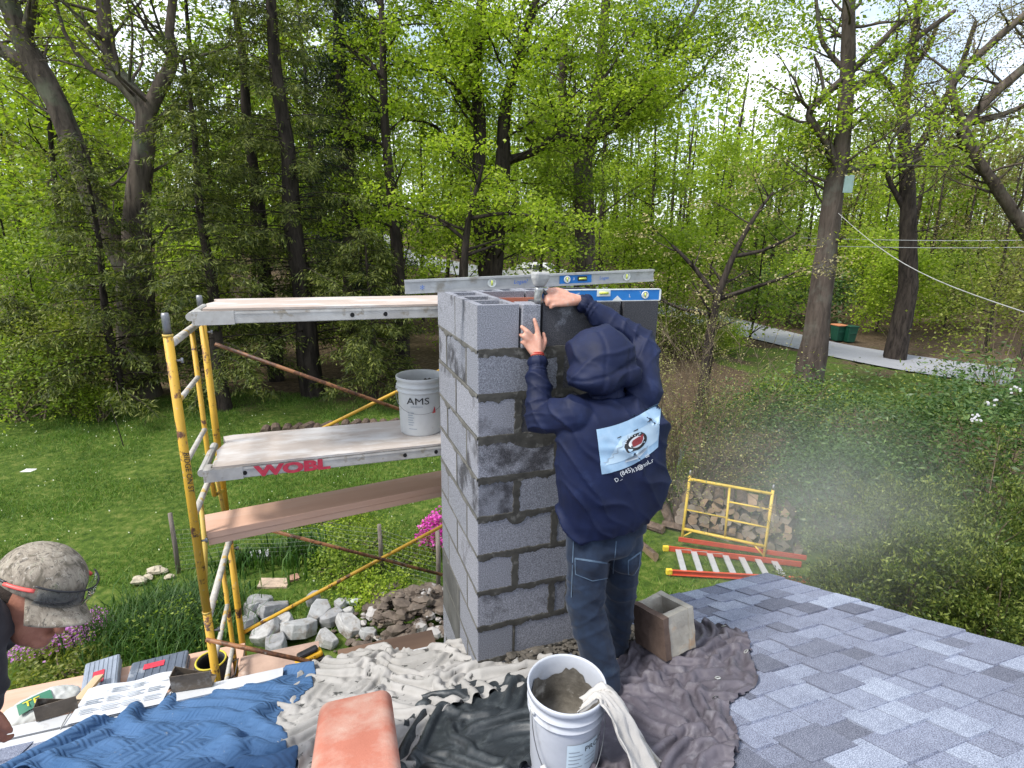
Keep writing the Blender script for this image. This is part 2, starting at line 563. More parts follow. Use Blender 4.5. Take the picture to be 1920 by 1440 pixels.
# ------------------------------------------------------------------ house: roof with laminated shingles, walls, drip edge
CH_A0, CH_A1, CH_B0, CH_B1 = 0.657, 1.565, 2.2965, 3.11      # chimney footprint
HOUSE = thing('house', 'single-storey house with a blue-grey shingled roof under the workers', 'house', hp(0, 0, 0), (0, 0, YAW))
M_DECK = basic('roofing felt', (0.035, 0.036, 0.042), (0.02, 0.02, 0.024), 40, .95)
M_SIDE = basic('pale siding', (0.5, 0.5, 0.47), (0.42, 0.42, 0.4), 3, .7)
M_WHITE = basic('white painted aluminium', (0.58, 0.59, 0.6), (0.47, 0.48, 0.49), 5, .45, .1, stain=(0.35, 0.32, 0.28), stain_scale=9, stain_lo=.62, stain_hi=.75)
def shingle_mat(name, island):
    m, t, bs, out = new_mat(name)
    if island:
        g = t.nodes.new('ShaderNodeNewGeometry').outputs['Random Per Island']
    else:
        g = t.nodes.new('ShaderNodeObjectInfo').outputs['Random']
    tone = ramp(t, g, [(0, (0.115, 0.123, 0.16)), (0.10, (0.13, 0.14, 0.18)), (0.2, (0.172, 0.188, 0.245)), (0.6, (0.2, 0.22, 0.288)), (0.85, (0.23, 0.256, 0.33)), (1, (0.295, 0.33, 0.41))])
    v = coords(t)
    gr = noise_tex(t, v, 270, 2, 0.75)
    k = ramp(t, gr, [(0.36, (0.45, 0.45, 0.48)), (0.5, (0.95, 0.95, 0.97)), (0.64, (1.75, 1.75, 1.7))])
    c = mixc(t, 1.0, tone, k, 'MULTIPLY')
    big = noise_tex(t, v, 6, 4, 0.6)
    c = mixc(t, 1.0, c, ramp(t, big, [(0.3, (0.8, 0.8, 0.82)), (0.7, (1.14, 1.13, 1.1))]), 'MULTIPLY')
    t.links.new(c, bs.inputs['Base Color'])
    bs.inputs['Roughness'].default_value = 0.92
    bs.inputs['Specular IOR Level'].default_value = 0.25
    bump(t, bs, gr, 0.6, 0.003)
    return m
M_SH, M_SHI = shingle_mat('asphalt shingle granules', False), shingle_mat('asphalt shingle granules joined', True)
sl_len = math.sqrt(1 + SLOPE * SLOPE)
RX = Matrix.Rotation(-math.atan(SLOPE), 4, 'X')
ROOFM = Matrix.Translation((0, EAVE_B, EAVE_Z)) @ RX        # local: x along eave, y outwards down the slope (negative up), z out of roof
mb = MB()
A0, A1, UP = -6.0, RAKE_A, 4.6
for (x0, x1, y0, y1) in ((A0, CH_A0 - .004, -UP, 0), (CH_A1 + .004, A1, -UP, 0), (CH_A0 - .004, CH_A1 + .004, -UP, (CH_B0 - .004 - EAVE_B) * sl_len)):
    mb.box(x0, x1, y0, y1, -0.03, -0.004, ROOFM)
roof = mb.build('roof', M_DECK, HOUSE)
ridge_b = EAVE_B - UP / sl_len
mb = MB()
RB = Matrix.Translation((0, ridge_b, roof_z(ridge_b))) @ Matrix.Rotation(math.atan(SLOPE), 4, 'X')
mb.box(A0, A1, -5, 0, -0.03, -.004, RB)
mb.build('back_roof_slope', M_SHI, HOUSE)
# shingle courses
EXPO = 0.143
unit = []
widths = (0.085, 0.115, 0.145, 0.18, 0.215)
tabs = []
for w in widths:
    for hi in (0, 1):
        b_ = MB()
        th = 0.0045 + 0.006 * hi
        b_.box(0, w - 0.0045, -EXPO - 0.03, 0, 0, th)
        # lower edge slightly lifted
        tabs.append(b_.mesh('shingle', M_SH))
rs = random.Random(77)
parts_n = 0
rest = MB()
ncourse = int(UP / EXPO)
for cidx in range(ncourse):
    yb = -cidx * EXPO + 0.012
    x = A0 + rs.uniform(0, .2)
    hi = rs.random() < .5
    while x < A1 - 0.02:
        wi = rs.choice((0, 1, 1, 2, 2, 3, 4))
        w = widths[wi]
        last = False
        if x + w > A1 - 0.06:
            w = A1 + 0.012 - x
            last = True
        hi = not hi if rs.random() < .75 else hi
        bb = EAVE_B + yb / sl_len
        if bb > CH_B0 + .0 and x + w > CH_A0 - .004 and x < CH_A1 + .004:
            if x < CH_A0 - .05:
                w = CH_A0 - .004 - x
            else:
                x = CH_A1 + .006
                continue
        dz = 0.0015 + 0.0005 * rs.random()
        # tilt: each course laps the one below
        Mx = ROOFM @ Matrix.Translation((x, yb, dz + 0.006)) @ Matrix.Rotation(RAD(-1.6), 4, 'X')
        vis = x > 0.8 and bb > 0.55 and parts_n < 290
        std = abs(w - widths[wi]) < 1e-6
        if vis:
            me = tabs[wi * 2 + int(hi)] if std else None
            if me is None:
                b_ = MB()
                b_.box(0, w - .003, -EXPO - .03, 0, 0, 0.0045 + .006 * hi)
                me = b_.mesh('shingle', M_SH)
            o = put('shingle', me, roof)
            o.matrix_local = Mx
            parts_n += 1
        else:
            rest.box(0, w - .003, -EXPO - .03, 0, 0, 0.0045 + .006 * hi, Mx)
        x += w
        if last:
            break
kind(rest.build('shingles', M_SHI, roof), 'stuff')
mb = MB()
mb.box(A0, A1 - .25, -3.2, EAVE_B - .42, -5.0, EAVE_Z - .0)
mb.build('wall', M_SIDE, HOUSE)
mb = MB()
for (x0, x1) in ((A0, CH_A0 - .01), (CH_A1 + .01, A1)):
    mb.box(x0, x1, EAVE_B + .003, EAVE_B + .025, EAVE_Z - .16, EAVE_Z - .006)
mb.build('fascia', M_WHITE, HOUSE)
mb = MB()
mb.box(A0, CH_A0 - .01, EAVE_B - .03, EAVE_B + .03, EAVE_Z + .0215, EAVE_Z + .0235, Matrix.Identity(4))
mb.build('drip_edge', M_WHITE, HOUSE)
# ------------------------------------------------------------------ chimney of concrete blocks
CH_TOP = -0.2706
CH = thing('chimney', 'half-built grey concrete block chimney with dark wet mortar joints', 'chimney', hp(CH_A0, CH_B0, CH_TOP), (0, 0, YAW))
COURSE, JT = 0.2032, 0.011
WD, DP = CH_A1 - CH_A0, CH_B1 - CH_B0
def block_mat(name, wet):
    m, t, bs, out = new_mat(name)
    v = coords(t)
    oi = t.nodes.new('ShaderNodeObjectInfo').outputs['Random']
    f = noise_tex(t, v, 210, 3, 0.85)
    base = ramp(t, f, [(0.34, (0.115, 0.118, 0.135)), (0.5, (0.235, 0.242, 0.272)), (0.66, (0.44, 0.45, 0.49))])
    tone = ramp(t, oi, [(0, (0.82, 0.83, 0.84)), (1, (1.08, 1.07, 1.06))])
    c = mixc(t, 1.0, base, tone, 'MULTIPLY')
    # wet patches where the mortar water has soaked in
    add = t.nodes.new('ShaderNodeVectorMath')
    add.operation = 'ADD'
    sc = t.nodes.new('ShaderNodeVectorMath')
    sc.operation = 'SCALE'
    cb = t.nodes.new('ShaderNodeCombineXYZ')
    for i in range(3):
        t.links.new(oi, cb.inputs[i])
    t.links.new(cb.outputs[0], sc.inputs[0])
    sc.inputs['Scale'].default_value = 40
    t.links.new(v, add.inputs[0])
    t.links.new(sc.outputs[0], add.inputs[1])
    w = noise_tex(t, add.outputs[0], 5.5, 4, 0.6)
    lo = {0: 0.6, 1: 0.46, 2: 0.27}[wet]
    mk = ramp(t, w, [(lo, (0, 0, 0)), (lo + .13, (1, 1, 1))])
    dk = mixc(t, 1.0, c, (0.3, 0.29, 0.285), 'MULTIPLY')
    c = mixc(t, mk, c, dk)
    t.links.new(c, bs.inputs['Base Color'])
    bs.inputs['Roughness'].default_value = 0.95
    bs.inputs['Specular IOR Level'].default_value = 0.2
    bump(t, bs, f, 0.5, 0.004)
    return m
M_BLK = [block_mat('concrete block face', 0), block_mat('concrete block face damp', 1), block_mat('concrete block face wet', 2)]
M_MORT = basic('fresh wet mortar', (0.082, 0.078, 0.066), (0.036, 0.034, 0.029), 14, .75, .6, 60, stain=(0.15, 0.145, 0.13), stain_scale=20)
M_MORT2 = basic('drying mortar', (0.15, 0.145, 0.128), (0.085, 0.082, 0.073), 14, .9, .6, 60)
def solid_block(L, D, Hh):
    b = MB()
    b.box(0, L, 0, D, 0, Hh)
    return b
rs = random.Random(4)
TH = 0.19                      # block thickness
faces_used = []
def add_block(x0, x1, y0, y1, k, wet=0, hollow=False, dz=0.0, name='block'):
    z1 = -k * COURSE - JT / 2 + dz
    if k == 0:
        z1 = 0 + dz
    z0 = -(k + 1) * COURSE + JT / 2 + dz
    b = MB()
    if not hollow:
        b.box(x0, x1, y0, y1, z0, z1)
    else:
        t_ = 0.032
        if (x1 - x0) > (y1 - y0):
            xs_, ys_ = [x0, x0 + t_, (x0 + x1 - t_) / 2, (x0 + x1 + t_) / 2, x1 - t_, x1], [y0, y0 + t_, y1 - t_, y1]
            holes = {(1, 1), (3, 1)}
        else:
            ys_, xs_ = [y0, y0 + t_, (y0 + y1 - t_) / 2, (y0 + y1 + t_) / 2, y1 - t_, y1], [x0, x0 + t_, x1 - t_, x1]
            holes = {(1, 1), (1, 3)}
        V_, F_ = [], []
        def quad(*q):
            n_ = len(V_); V_.extend(q); F_.append((n_, n_ + 1, n_ + 2, n_ + 3))
        for i in range(len(xs_) - 1):
            for j in range(len(ys_) - 1):
                xa_, xb_, ya_, yb_ = xs_[i], xs_[i + 1], ys_[j], ys_[j + 1]
                if (i, j) not in holes:
                    quad((xa_, ya_, z1), (xb_, ya_, z1), (xb_, yb_, z1), (xa_, yb_, z1))
                    quad((xa_, ya_, z0), (xa_, yb_, z0), (xb_, yb_, z0), (xb_, ya_, z0))
                else:
                    quad((xa_, ya_, z0), (xa_, ya_, z1), (xb_, ya_, z1), (xb_, ya_, z0)); quad((xa_, yb_, z0), (xb_, yb_, z0), (xb_, yb_, z1), (xa_, yb_, z1))
                    quad((xa_, ya_, z0), (xa_, yb_, z0), (xa_, yb_, z1), (xa_, ya_, z1)); quad((xb_, ya_, z0), (xb_, ya_, z1), (xb_, yb_, z1), (xb_, yb_, z0))
        quad((x0, y0, z0), (x1, y0, z0), (x1, y0, z1), (x0, y0, z1)); quad((x1, y1, z0), (x0, y1, z0), (x0, y1, z1), (x1, y1, z1))
        quad((x0, y1, z0), (x0, y0, z0), (x0, y0, z1), (x0, y1, z1)); quad((x1, y0, z0), (x1, y1, z0), (x1, y1, z1), (x1, y0, z1))
        b.add(V_, F_)
    o = b.build(name, M_BLK[wet], CH, bevel=0.004 if not hollow else 0, seg=1)
    return o
FB = 0.406
NC = 23
for k in range(NC):
    hol = (k == 0)
    jr = lambda s=0.0025: rs.uniform(-s, s)
    wl = lambda: 1 if rs.random() < .25 else 0
    if k % 2 == 0:
        # full blocks run back along the left and right faces, ends show in front
        ys = [(0, FB - JT / 2), (FB + JT / 2, DP)]
        for (y0, y1) in ys:
            add_block(0 + jr(), TH, y0, y1, k, 1 if (k == 4 and y0 < .1) else 0, hol)
            add_block(WD - TH, WD, y0, y1, k, 2 if k < 4 else 0, hol)
        # front
        if k == 0:
            add_block(TH + .011 + .088 + .016, TH + .011 + .088 + .016 + .39, 0 + jr(), TH, k, 2, True)
            add_block(WD - TH - .125, WD - TH - .008, .012, TH, k, 2, False)
        else:
            L = WD - 2 * TH
            add_block(TH + JT, TH + JT + min(FB, L) - .0, jr(), TH, k, 2 if k == 2 else wl(), False)
            if L - FB - 2 * JT > .03:
                add_block(TH + JT * 2 + FB, WD - TH - JT, jr(), TH, k, 2 if k < 4 else 0)
    else:
        add_block(0, FB - JT, 0 + jr(), TH, k, {1: 0, 3: 1}.get(k, 0))
        add_block(FB + .0, FB + .085, 0 + jr(), TH, k, 2 if k < 5 else 0)
        add_block(FB + .085 + JT * 1.3, WD, 0 + jr(), TH, k, 2 if k < 5 else 0)
        # left: half, full, rest
        add_block(0 + jr(), TH - .0, TH + JT, TH + JT + FB, k, 1 if k == 1 else 0)
        add_block(0 + jr(), TH, TH + 2 * JT + FB, DP, k, 0)
        add_block(WD - TH, WD, TH + JT, TH + JT + FB, k, 1)
        add_block(WD - TH, WD, TH + 2 * JT + FB, DP, k, 1)
    # back
    add_block(TH + JT, WD / 2 - JT / 2, DP - TH, DP, k, 0, hol)
    add_block(WD / 2 + JT / 2, WD - TH - JT, DP - TH, DP, k, 0, hol)
# filler piece being set by the mason
FILL = add_block(TH + .012, TH + .012 + .088, -.012, .11, 0, 0, False, dz=.001, name='filler_piece')
FILL['label'] = 'small cut filler piece being pushed into the front gap'
# mortar bed: recessed joint fill
b = MB()
rec = 0.0035
for k in range(1, NC):
    z = -k * COURSE
    for (x0, x1, y0, y1) in ((rec, WD - rec, rec, TH - rec), (rec, WD - rec, DP - TH + rec, DP - rec), (rec, TH - rec, TH - rec, DP - TH + rec), (WD - TH + rec, WD - rec, TH - rec, DP - TH + rec)):
        b.box(x0, x1, y0, y1, z - JT / 2 - .001, z + JT / 2 + .001)
for k in range(1, NC):
    z0, z1 = -(k + 1) * COURSE, -k * COURSE
    b.box(rec, TH - .01, rec + .002, TH - .012, z0, z1)
    b.box(rec, TH - .012, TH - .02, DP - TH + .01, z0, z1)
    b.box(TH - .02, WD - rec, rec + .002, TH - .012, z0, z1)
    b.box(rec, WD - rec, DP - TH + .008, DP - rec - .002, z0, z1)
    b.box(WD - TH + .012, WD - rec, TH - .02, DP - TH + .01, z0, z1)
b.build('mortar_bed', M_MORT2, CH)
# ragged mortar struck over the joints: front face (y=0 plane) and left face (x=0 plane)
def smear(face, s0, s1, zc, hw_up, hw_dn, seed, step=.006, proud=.0022, mat=None, drips=()):
    r = random.Random(seed)
    n = max(3, int(abs(s1 - s0) / step))
    top, bot = [], []
    for i in range(n + 1):
        s = s0 + (s1 - s0) * i / n
        u_ = hw_up * (1 + .55 * noise.noise((s * 22, seed, 0)) + .35 * noise.noise((s * 70, seed, 3)))
        d_ = hw_dn * (1 + .75 * noise.noise((s * 16, seed, 7)) + .4 * noise.noise((s * 75, seed, 9)))
        for (c, w, dep) in drips:
            q = (s - c) / w
            if abs(q) < 1:
                d_ = max(d_, dep * (1 - q * q) ** .6 + .004 * r.random())
        top.append((s, zc + u_)); bot.append((s, zc - d_))
    vs, fs = [], []
    for (a, c) in zip(top, bot):
        for (s, z, p) in ((a[0], a[1], 0.0), (a[0], a[1] - .003, proud), (a[0], (a[1] + c[1]) / 2, proud * 1.3), (c[0], c[1] + .003, proud), (c[0], c[1], 0.0)):
            vs.append((s, -p, z) if face == 'front' else (-p, s, z))
    for i in range(n):
        for j in range(4):
            a = i * 5 + j
            fs.append((a, a + 1, a + 6, a + 5) if face != 'front' else (a, a + 5, a + 6, a + 1))
    return vs, fs
def vsmear(face, s, z0, z1, hw, seed, proud=.002):
    r = random.Random(seed)
    n = max(3, int(abs(z1 - z0) / .007))
    vs, fs = [], []
    for i in range(n + 1):
        z = z0 + (z1 - z0) * i / n
        l = hw * (1 + .5 * noise.noise((z * 25, seed, 0)) + .3 * noise.noise((z * 80, seed, 2)))
        g = hw * (1 + .5 * noise.noise((z * 25, seed, 5)) + .3 * noise.noise((z * 80, seed, 6)))
        for (q, p) in ((s - l, 0), (s - l + .002, proud), (s + g - .002, proud), (s + g, 0)):
            vs.append((q, -p, z) if face == 'front' else (-p, q, z))
    for i in range(n):
        for j in range(3):
            a = i * 4 + j
            fs.append((a, a + 4, a + 5, a + 1) if face == 'front' else (a, a + 1, a + 5, a + 4))
    return vs, fs
drip = {1: [(.30, .2, .05)], 3: [(.30, .16, .075), (.18, .1, .03)], 4: [(.06, .08, .02)], 5: [(.2, .055, .055)], 2: [(.1, .12, .02), (.32, .1, .06)]}
for k in range(1, 10):
    q = MB()
    q.add(*smear('front', .002, WD - .002, -k * COURSE, .011 + .003 * (k > 4), {1: .026, 2: .028, 3: .036, 4: .028}.get(k, .021), k * 3 + 1, drips=drip.get(k, ())))
    q.build('mortar_smear', M_MORT, CH)
    q = MB()
    dl = [(.25, .1, .02), (.62, .07, .03)] if k % 2 else [(.1, .06, .025), (.45, .05, .02)]
    q.add(*smear('left', .002, DP - .002, -k * COURSE, .006, .009 if k > 5 else .013, k * 5 + 2, drips=dl if k < 6 else ()))
    q.build('mortar_smear', M_MORT2, CH)
for k in range(1, 10):
    z1, z0 = -k * COURSE - .004, -(k + 1) * COURSE + .004
    fr = (TH + JT / 2,) if k % 2 == 0 else (FB - JT / 2, FB + .085 + JT * .6)
    for i, s in enumerate(fr):
        q = MB()
        q.add(*vsmear('front', s, z0, z1, .019 if k < 8 else .006, k * 7 + i, .0025))
        q.build('mortar_smear', M_MORT, CH)
    lf = (FB,) if k % 2 == 0 else (TH + JT / 2, TH + JT * 1.5 + FB)
    for i, s in enumerate(lf):
        q = MB()
        q.add(*vsmear('left', s, z0, z1, .0075, k * 11 + i))
        q.build('mortar_smear', M_MORT2, CH)
q = MB()
q.add(*vsmear('left', FB, -COURSE, -.004, .006, 99))
q.build('mortar_smear', M_MORT2, CH)
# soaked soot-dark patch low on the left face with a broken hole
q = MB()
vs, fs = smear('left', .36, DP - .01, -8.3 * COURSE, .05, .5, 321, proud=.0015)
q.add(vs, fs)
q.build('cement_parging', basic('grey cement parging', (0.12, 0.12, 0.115), (0.06, 0.06, 0.058), 6, .95, .5), CH)
# clay flue liner standing inside
M_CLAY = basic('terracotta clay', (0.52, 0.2, 0.125), (0.42, 0.15, 0.09), 7, .85, .3, 90, stain=(0.56, 0.29, 0.2), stain_scale=5, stain_lo=.48, stain_hi=.7)
def rounded_ring(w, d, r, n=5):
    out = []
    for (cx, cy, a0) in ((w / 2 - r, d / 2 - r, 0), (-w / 2 + r, d / 2 - r, 90), (-w / 2 + r, -d / 2 + r, 180), (w / 2 - r, -d / 2 + r, 270)):
        for i in range(n + 1):
            a = RAD(a0 + 90 * i / n)
            out.append((cx + r * math.cos(a), cy + r * math.sin(a)))
    return out
def liner_mesh(w, d, r, t_, L):
    b = MB()
    o, i_ = rounded_ring(w, d, r), rounded_ring(w - 2 * t_, d - 2 * t_, max(r - t_, .01))
    n = len(o)
    vs = [(*q, 0) for q in o] + [(*q, L) for q in o] + [(*q, 0) for q in i_] + [(*q, L) for q in i_]
    fs = []
    for k in range(n):
        j = (k + 1) % n
        fs += [(k, j, j + n, k + n), (k + 2 * n, k + 3 * n, j + 3 * n, j + 2 * n), (k + n, j + n, j + 3 * n, k + 3 * n), (k, k + 2 * n, j + 2 * n, j)]
    return b.add(vs, fs)
liner_mesh(.42, .33, .05, .02, 1.5).build('flue_liner', M_CLAY, CH, (WD / 2 - .03, DP / 2 + .06, -1.535))
# ------------------------------------------------------------------ scaffold behind the chimney
def paint_mat(name, c, rustiness):
    m, t, bs, out = new_mat(name)
    v = coords(t)
    f = noise_tex(t, v, 9, 6, .68)
    g = noise_tex(t, stretch(t, v, (1, 1, .35)), 34, 4, .7)
    base = ramp(t, noise_tex(t, v, 3, 4, .6), [(.35, tuple(x * .8 for x in c)), (.65, c)])
    mk = ramp(t, f, [(rustiness, (0, 0, 0)), (rustiness + .05, (1, 1, 1))])
    rust = ramp(t, g, [(.35, (.035, .016, .01)), (.65, (.16, .06, .022))])
    mk2 = ramp(t, g, [(.62, (0, 0, 0)), (.68, (.85, .85, .85))])
    c1 = mixc(t, mk2, base, (.2, .12, .06))
    c1 = mixc(t, mk, c1, rust)
    # splashes of dried cement
    sp = ramp(t, noise_tex(t, v, 17, 5, .7), [(.63, (0, 0, 0)), (.7, (.7, .7, .7))])
    c1 = mixc(t, sp, c1, (.42, .4, .37))
    t.links.new(c1, bs.inputs['Base Color'])
    bs.inputs['Roughness'].default_value = .55
    bump(t, bs, f, .25, .003)
    return m
M_YEL = paint_mat('chipped yellow paint', (.62, .36, .03), .57)
M_YELC = paint_mat('paler yellow paint', (.62, .43, .09), .6)
M_RUST = paint_mat('rusted brace', (.3, .13, .05), .47)
M_GALV = basic('dull galvanised steel', (.36, .37, .38), (.2, .2, .21), 18, .45, .2, metal=.7)
M_CEM = basic('cement crusted tube', (.55, .53, .49), (.36, .33, .28), 24, .9, .5, 50, stain=(.5, .33, .08), stain_scale=12, stain_lo=.56, stain_hi=.62)
def frame_parts(parent, H0, nb, fb, first=True):
    """one walk-through frame, local y from 0 (near post) to fb, top at z=H0, height 1.52"""
    R_ = .0213
    z0 = H0 - 1.52
    for y in (0, fb):
        b = MB(); b.tube([(0, y, z0), (0, y, H0)], R_, 14); b.build('post', M_YEL, parent, smooth=True)
        b = MB(); b.tube([(0, y, H0), (0, y, H0 + .085), (0, y, H0 + .1)], [.0175, .0175, .015], 12); b.build('coupling_pin', M_GALV, parent, smooth=True)
        b = MB(); b.tube([(0, y, H0 - .012), (0, y, H0)], .0235, 14); b.build('collar', M_YELC, parent, smooth=True)
        for z in (H0 - .13, H0 - 1.1):
            b = MB(); b.tube([(.018, y, z), (.05, y, z)], .006, 8); b.tube([(.045, y, z - .012), (.045, y, z + .012)], .007, 8); b.build('brace_lock', M_GALV, parent, smooth=True)
    b = MB(); b.tube([(0, .02, H0 - .055), (0, fb - .02, H0 - .055)], .0195, 12); b.build('ledger', M_CEM, parent, smooth=True)
    yi = fb * .62
    b = MB(); b.tube([(0, yi, H0 - .07), (0, yi, H0 - .95), (0, yi + .03, H0 - 1.1), (0, fb - .02, H0 - 1.2)], .014, 10); b.build('inner_stile', M_YEL, parent, smooth=True)
    for z in (H0 - .34, H0 - .66):
        b = MB(); b.tube([(0, .018, z), (0, yi, z)], .0135, 10); b.build('rung', M_CEM, parent, smooth=True)
    b = MB(); b.tube([(0, .018, H0 - .96), (0, fb - .018, H0 - .96)], .017, 10); b.build('rung', M_CEM, parent, smooth=True)
    b = MB(); b.tube([(0, .018, H0 - 1.42), (0, .16, H0 - 1.22), (0, .2, H0 - .97)], .0125, 10); b.build('knee_brace', M_YELC, parent, smooth=True)
    b = MB(); b.tube([(0, fb - .2, H0 - .97), (0, fb - .06, H0 - 1.36)], .0125, 10); b.build('knee_brace', M_YELC, parent, smooth=True)
SC_A, SC_B, SC_D = -.672, 3.0, .88
SCAF = thing('scaffold', 'chipped yellow tube scaffold with rusty cross braces left of the chimney', 'scaffold', hp(SC_A, SC_B, -5), (0, 0, YAW))
for H0 in (4.545, 3.025, 1.505):
    frame_parts(SCAF, H0, 0, SC_D)
sub = []
class Off:
    pass
def frame_at(x):
    e0 = len(SCAF.children)
    before = set(SCAF.children)
    for H0 in (4.545, 3.025, 1.505):
        frame_parts(SCAF, H0, 0, SC_D)
    for o in set(SCAF.children) - before:
        o.location.x += x
frame_at(2.13)
inv = SCAF.matrix_basis.inverted() if False else (Matrix.Translation(hp(SC_A, SC_B, -5)) @ Matrix.Rotation(YAW, 4, 'Z')).inverted()
def brace(p, q, mat, r_=.0125):
    b = MB(); b.tube([inv @ p, inv @ q], r_, 8); b.build('cross_brace', mat, SCAF, smooth=True)
RB_ = SC_B + SC_D - .025
brace(at_b(403, 645, RB_), at_b(850, 803, RB_), M_RUST)
brace(at_b(560, 825, RB_ + .03), at_b(850, 682, RB_ + .03), M_YEL)
brace(at_b(436, 976, RB_), at_b(850, 1083, RB_), M_RUST)
brace(at_b(456, 1186, RB_ + .03), at_b(850, 975, RB_ + .03), M_YEL, .014)
brace(at_b(386, 1199, SC_B - .025), at_b(680, 1262, SC_B - .025), M_RUST)
for y in (0, SC_D):
    for x in (0, 2.13):
        b = MB(); b.box(x - .075, x + .075, y - .075, y + .075, .002, .014); b.tube([(x, y, .014), (x, y, .1)], .018, 10); b.build('base_plate', M_GALV, SCAF)
M_BLACK = basic('black marker', (.02, .02, .02), (.03, .03, .03), 5, .6, 0)
text_mesh('lettering', 'RIDGE ON ST', .036, M_BLACK, SCAF, Matrix.Translation((-.012, -.0225, 3.78)) @ Matrix.Rotation(RAD(-90), 4, 'Y') @ Matrix.Rotation(RAD(90), 4, 'X') @ Matrix.Scale(-1, 4, (1, 0, 0)) @ Matrix.Rotation(RAD(180), 4, 'Z') if False else
          Matrix.Translation((.0, -.0224, 3.95)) @ Matrix(((0, 1, 0, 0), (0, 0, -1, 0), (-1, 0, 0, 0), (0, 0, 0, 1))), .0004)

# ------------------------------------------------------------------ scaffold planks
M_PLY = basic('weathered plywood deck', (.46, .41, .37), (.34, .29, .25), 5, .9, .4, 40, stain=(.52, .5, .48), stain_scale=7, stain_lo=.45, stain_hi=.6, st=(.35, 1, 1))
M_PLYP = basic('pinkish plywood deck', (.47, .38, .32), (.38, .31, .26), 5, .9, .4, 40, stain=(.53, .5, .47), stain_scale=6, stain_lo=.48, stain_hi=.6, st=(.35, 1, 1))
M_ALU = basic('scuffed aluminium rail', (.55, .54, .51), (.4, .38, .35), 9, .5, .2, metal=.35, stain=(.33, .29, .23), stain_scale=14, stain_lo=.58, stain_hi=.66)
M_HOLE_SHADE = basic('painted hole shade', (.01, .01, .01), (.012, .012, .012), 5, .9, 0)  # near-black paint for flat rail discs, standing in for shade inside holes
def alu_plank(label, a0, a1, b0, b1, z, deck, holes):
    t = thing('scaffold_plank', label, 'plank', hp(a0, b0, z), (0, 0, YAW), 'aluminium framed scaffold planks')
    L, Wd = a1 - a0, b1 - b0
    b = MB()
    n = 40
    r = random.Random(int(abs(z) * 100))
    # worn plywood edge
    P = [(0.02 + r.uniform(-.012, .01), .012), ] + [(L * i / n, .006 + r.uniform(-.002, .002)) for i in range(1, n)] + [(L, .006), (L, Wd - .006)] + [(L * i / n, Wd - .006 + r.uniform(-.002, .002)) for i in range(n - 1, 0, -1)] + [(0.0, Wd - .02), (.03, Wd * .75), (-.004, Wd * .5), (.02, Wd * .25)]
    b.prism(P, -.012, 0)
    b.build('deck', deck, t)
    for y0, nm in ((0, 'near'), (Wd - .03, 'far')):
        b = MB()
        b.box(-.0, L, y0, y0 + .004, -.078, -.0125)
        b.box(-.0, L, y0, y0 + .03, -.016, -.0125)
        b.box(-.0, L, y0, y0 + .03, -.078, -.0745)
        b.box(.0, L, y0 - .003, y0 - .0002, -.030, -.0235)
        o = b.build('rail', M_ALU, t)
        if y0 == 0:
            for hx in holes:
                q = MB()
                P = [(hx + .013 * math.cos(a) * (1 if math.cos(a) < 0 else .8), .013 * math.sin(a)) for a in [2 * math.pi * i / 14 for i in range(14)]]
                q.prism(P, 0, .0006, Matrix.Translation((0, -.0009, -.05)) @ Matrix.Rotation(RAD(90), 4, 'X'))
                q.build('rail_hole', M_HOLE_SHADE, t)
    b = MB()
    b.box(-.035, .16, -.004, -.0008, -.082, -.012)
    b.box(-.035, -.002, .0, .1, -.07, -.016)
    b.tube([(-.05, .05, -.045), (-.05, Wd - .05, -.045)], .022, 10)
    b.build('end_hook', M_ALU, t)
    return t
alu_plank('uppermost scaffold plank of pinkish plywood at chimney-top height', -.56, 1.58, 3.17, 3.69, -.36, M_PLYP, (.15, .75, .93))
MIDP = alu_plank('middle scaffold plank with red spray-painted letters on its rail', -.60, 1.58, 3.16, 3.70, -1.215, M_PLY, (.17, 1.05, 1.24))
M_REDP = basic('red spray paint', (.42, .02, .05), (.55, .06, .09), 30, .6, 0)
text_mesh('lettering', 'WOBL', .082, M_REDP, MIDP, Matrix.Translation((.225, -.0042, -.076)) @ Matrix.Scale(1.62, 4, (1, 0, 0)) @ Matrix.Rotation(RAD(90), 4, 'X'), .0003, bold=.0045)
M_LUM = basic('reddish lumber', (.62, .4, .29), (.5, .3, .21), 4, .85, .35, 30, st=(.12, 1, 1), stain=(.6, .42, .33), stain_scale=5, stain_lo=.5, stain_hi=.66)
M_LUMD = basic('brown old lumber', (.24, .15, .1), (.15, .09, .06), 4, .9, .4, 30, st=(.12, 1, 1))
p0, p1 = hp(-.675, 3.17, -1.6), hp(.9, 3.38, -1.585)
t = tag(put('lumber_plank', None, None, p0, (0, -math.atan2(p1.z - p0.z, (p1 - p0).xy.length), math.atan2(p1.y - p0.y, p1.x - p0.x))), 'reddish wooden plank lowest on the scaffold', 'plank')
b = MB(); b.box(0, 1.58, 0, .24, -.042, 0); b.build('board', M_LUM, t, bevel=.004)
b = MB(); b.box(.02, 1.56, .005, .235, -.085, -.0425); b.build('board', M_LUM, t, bevel=.004)

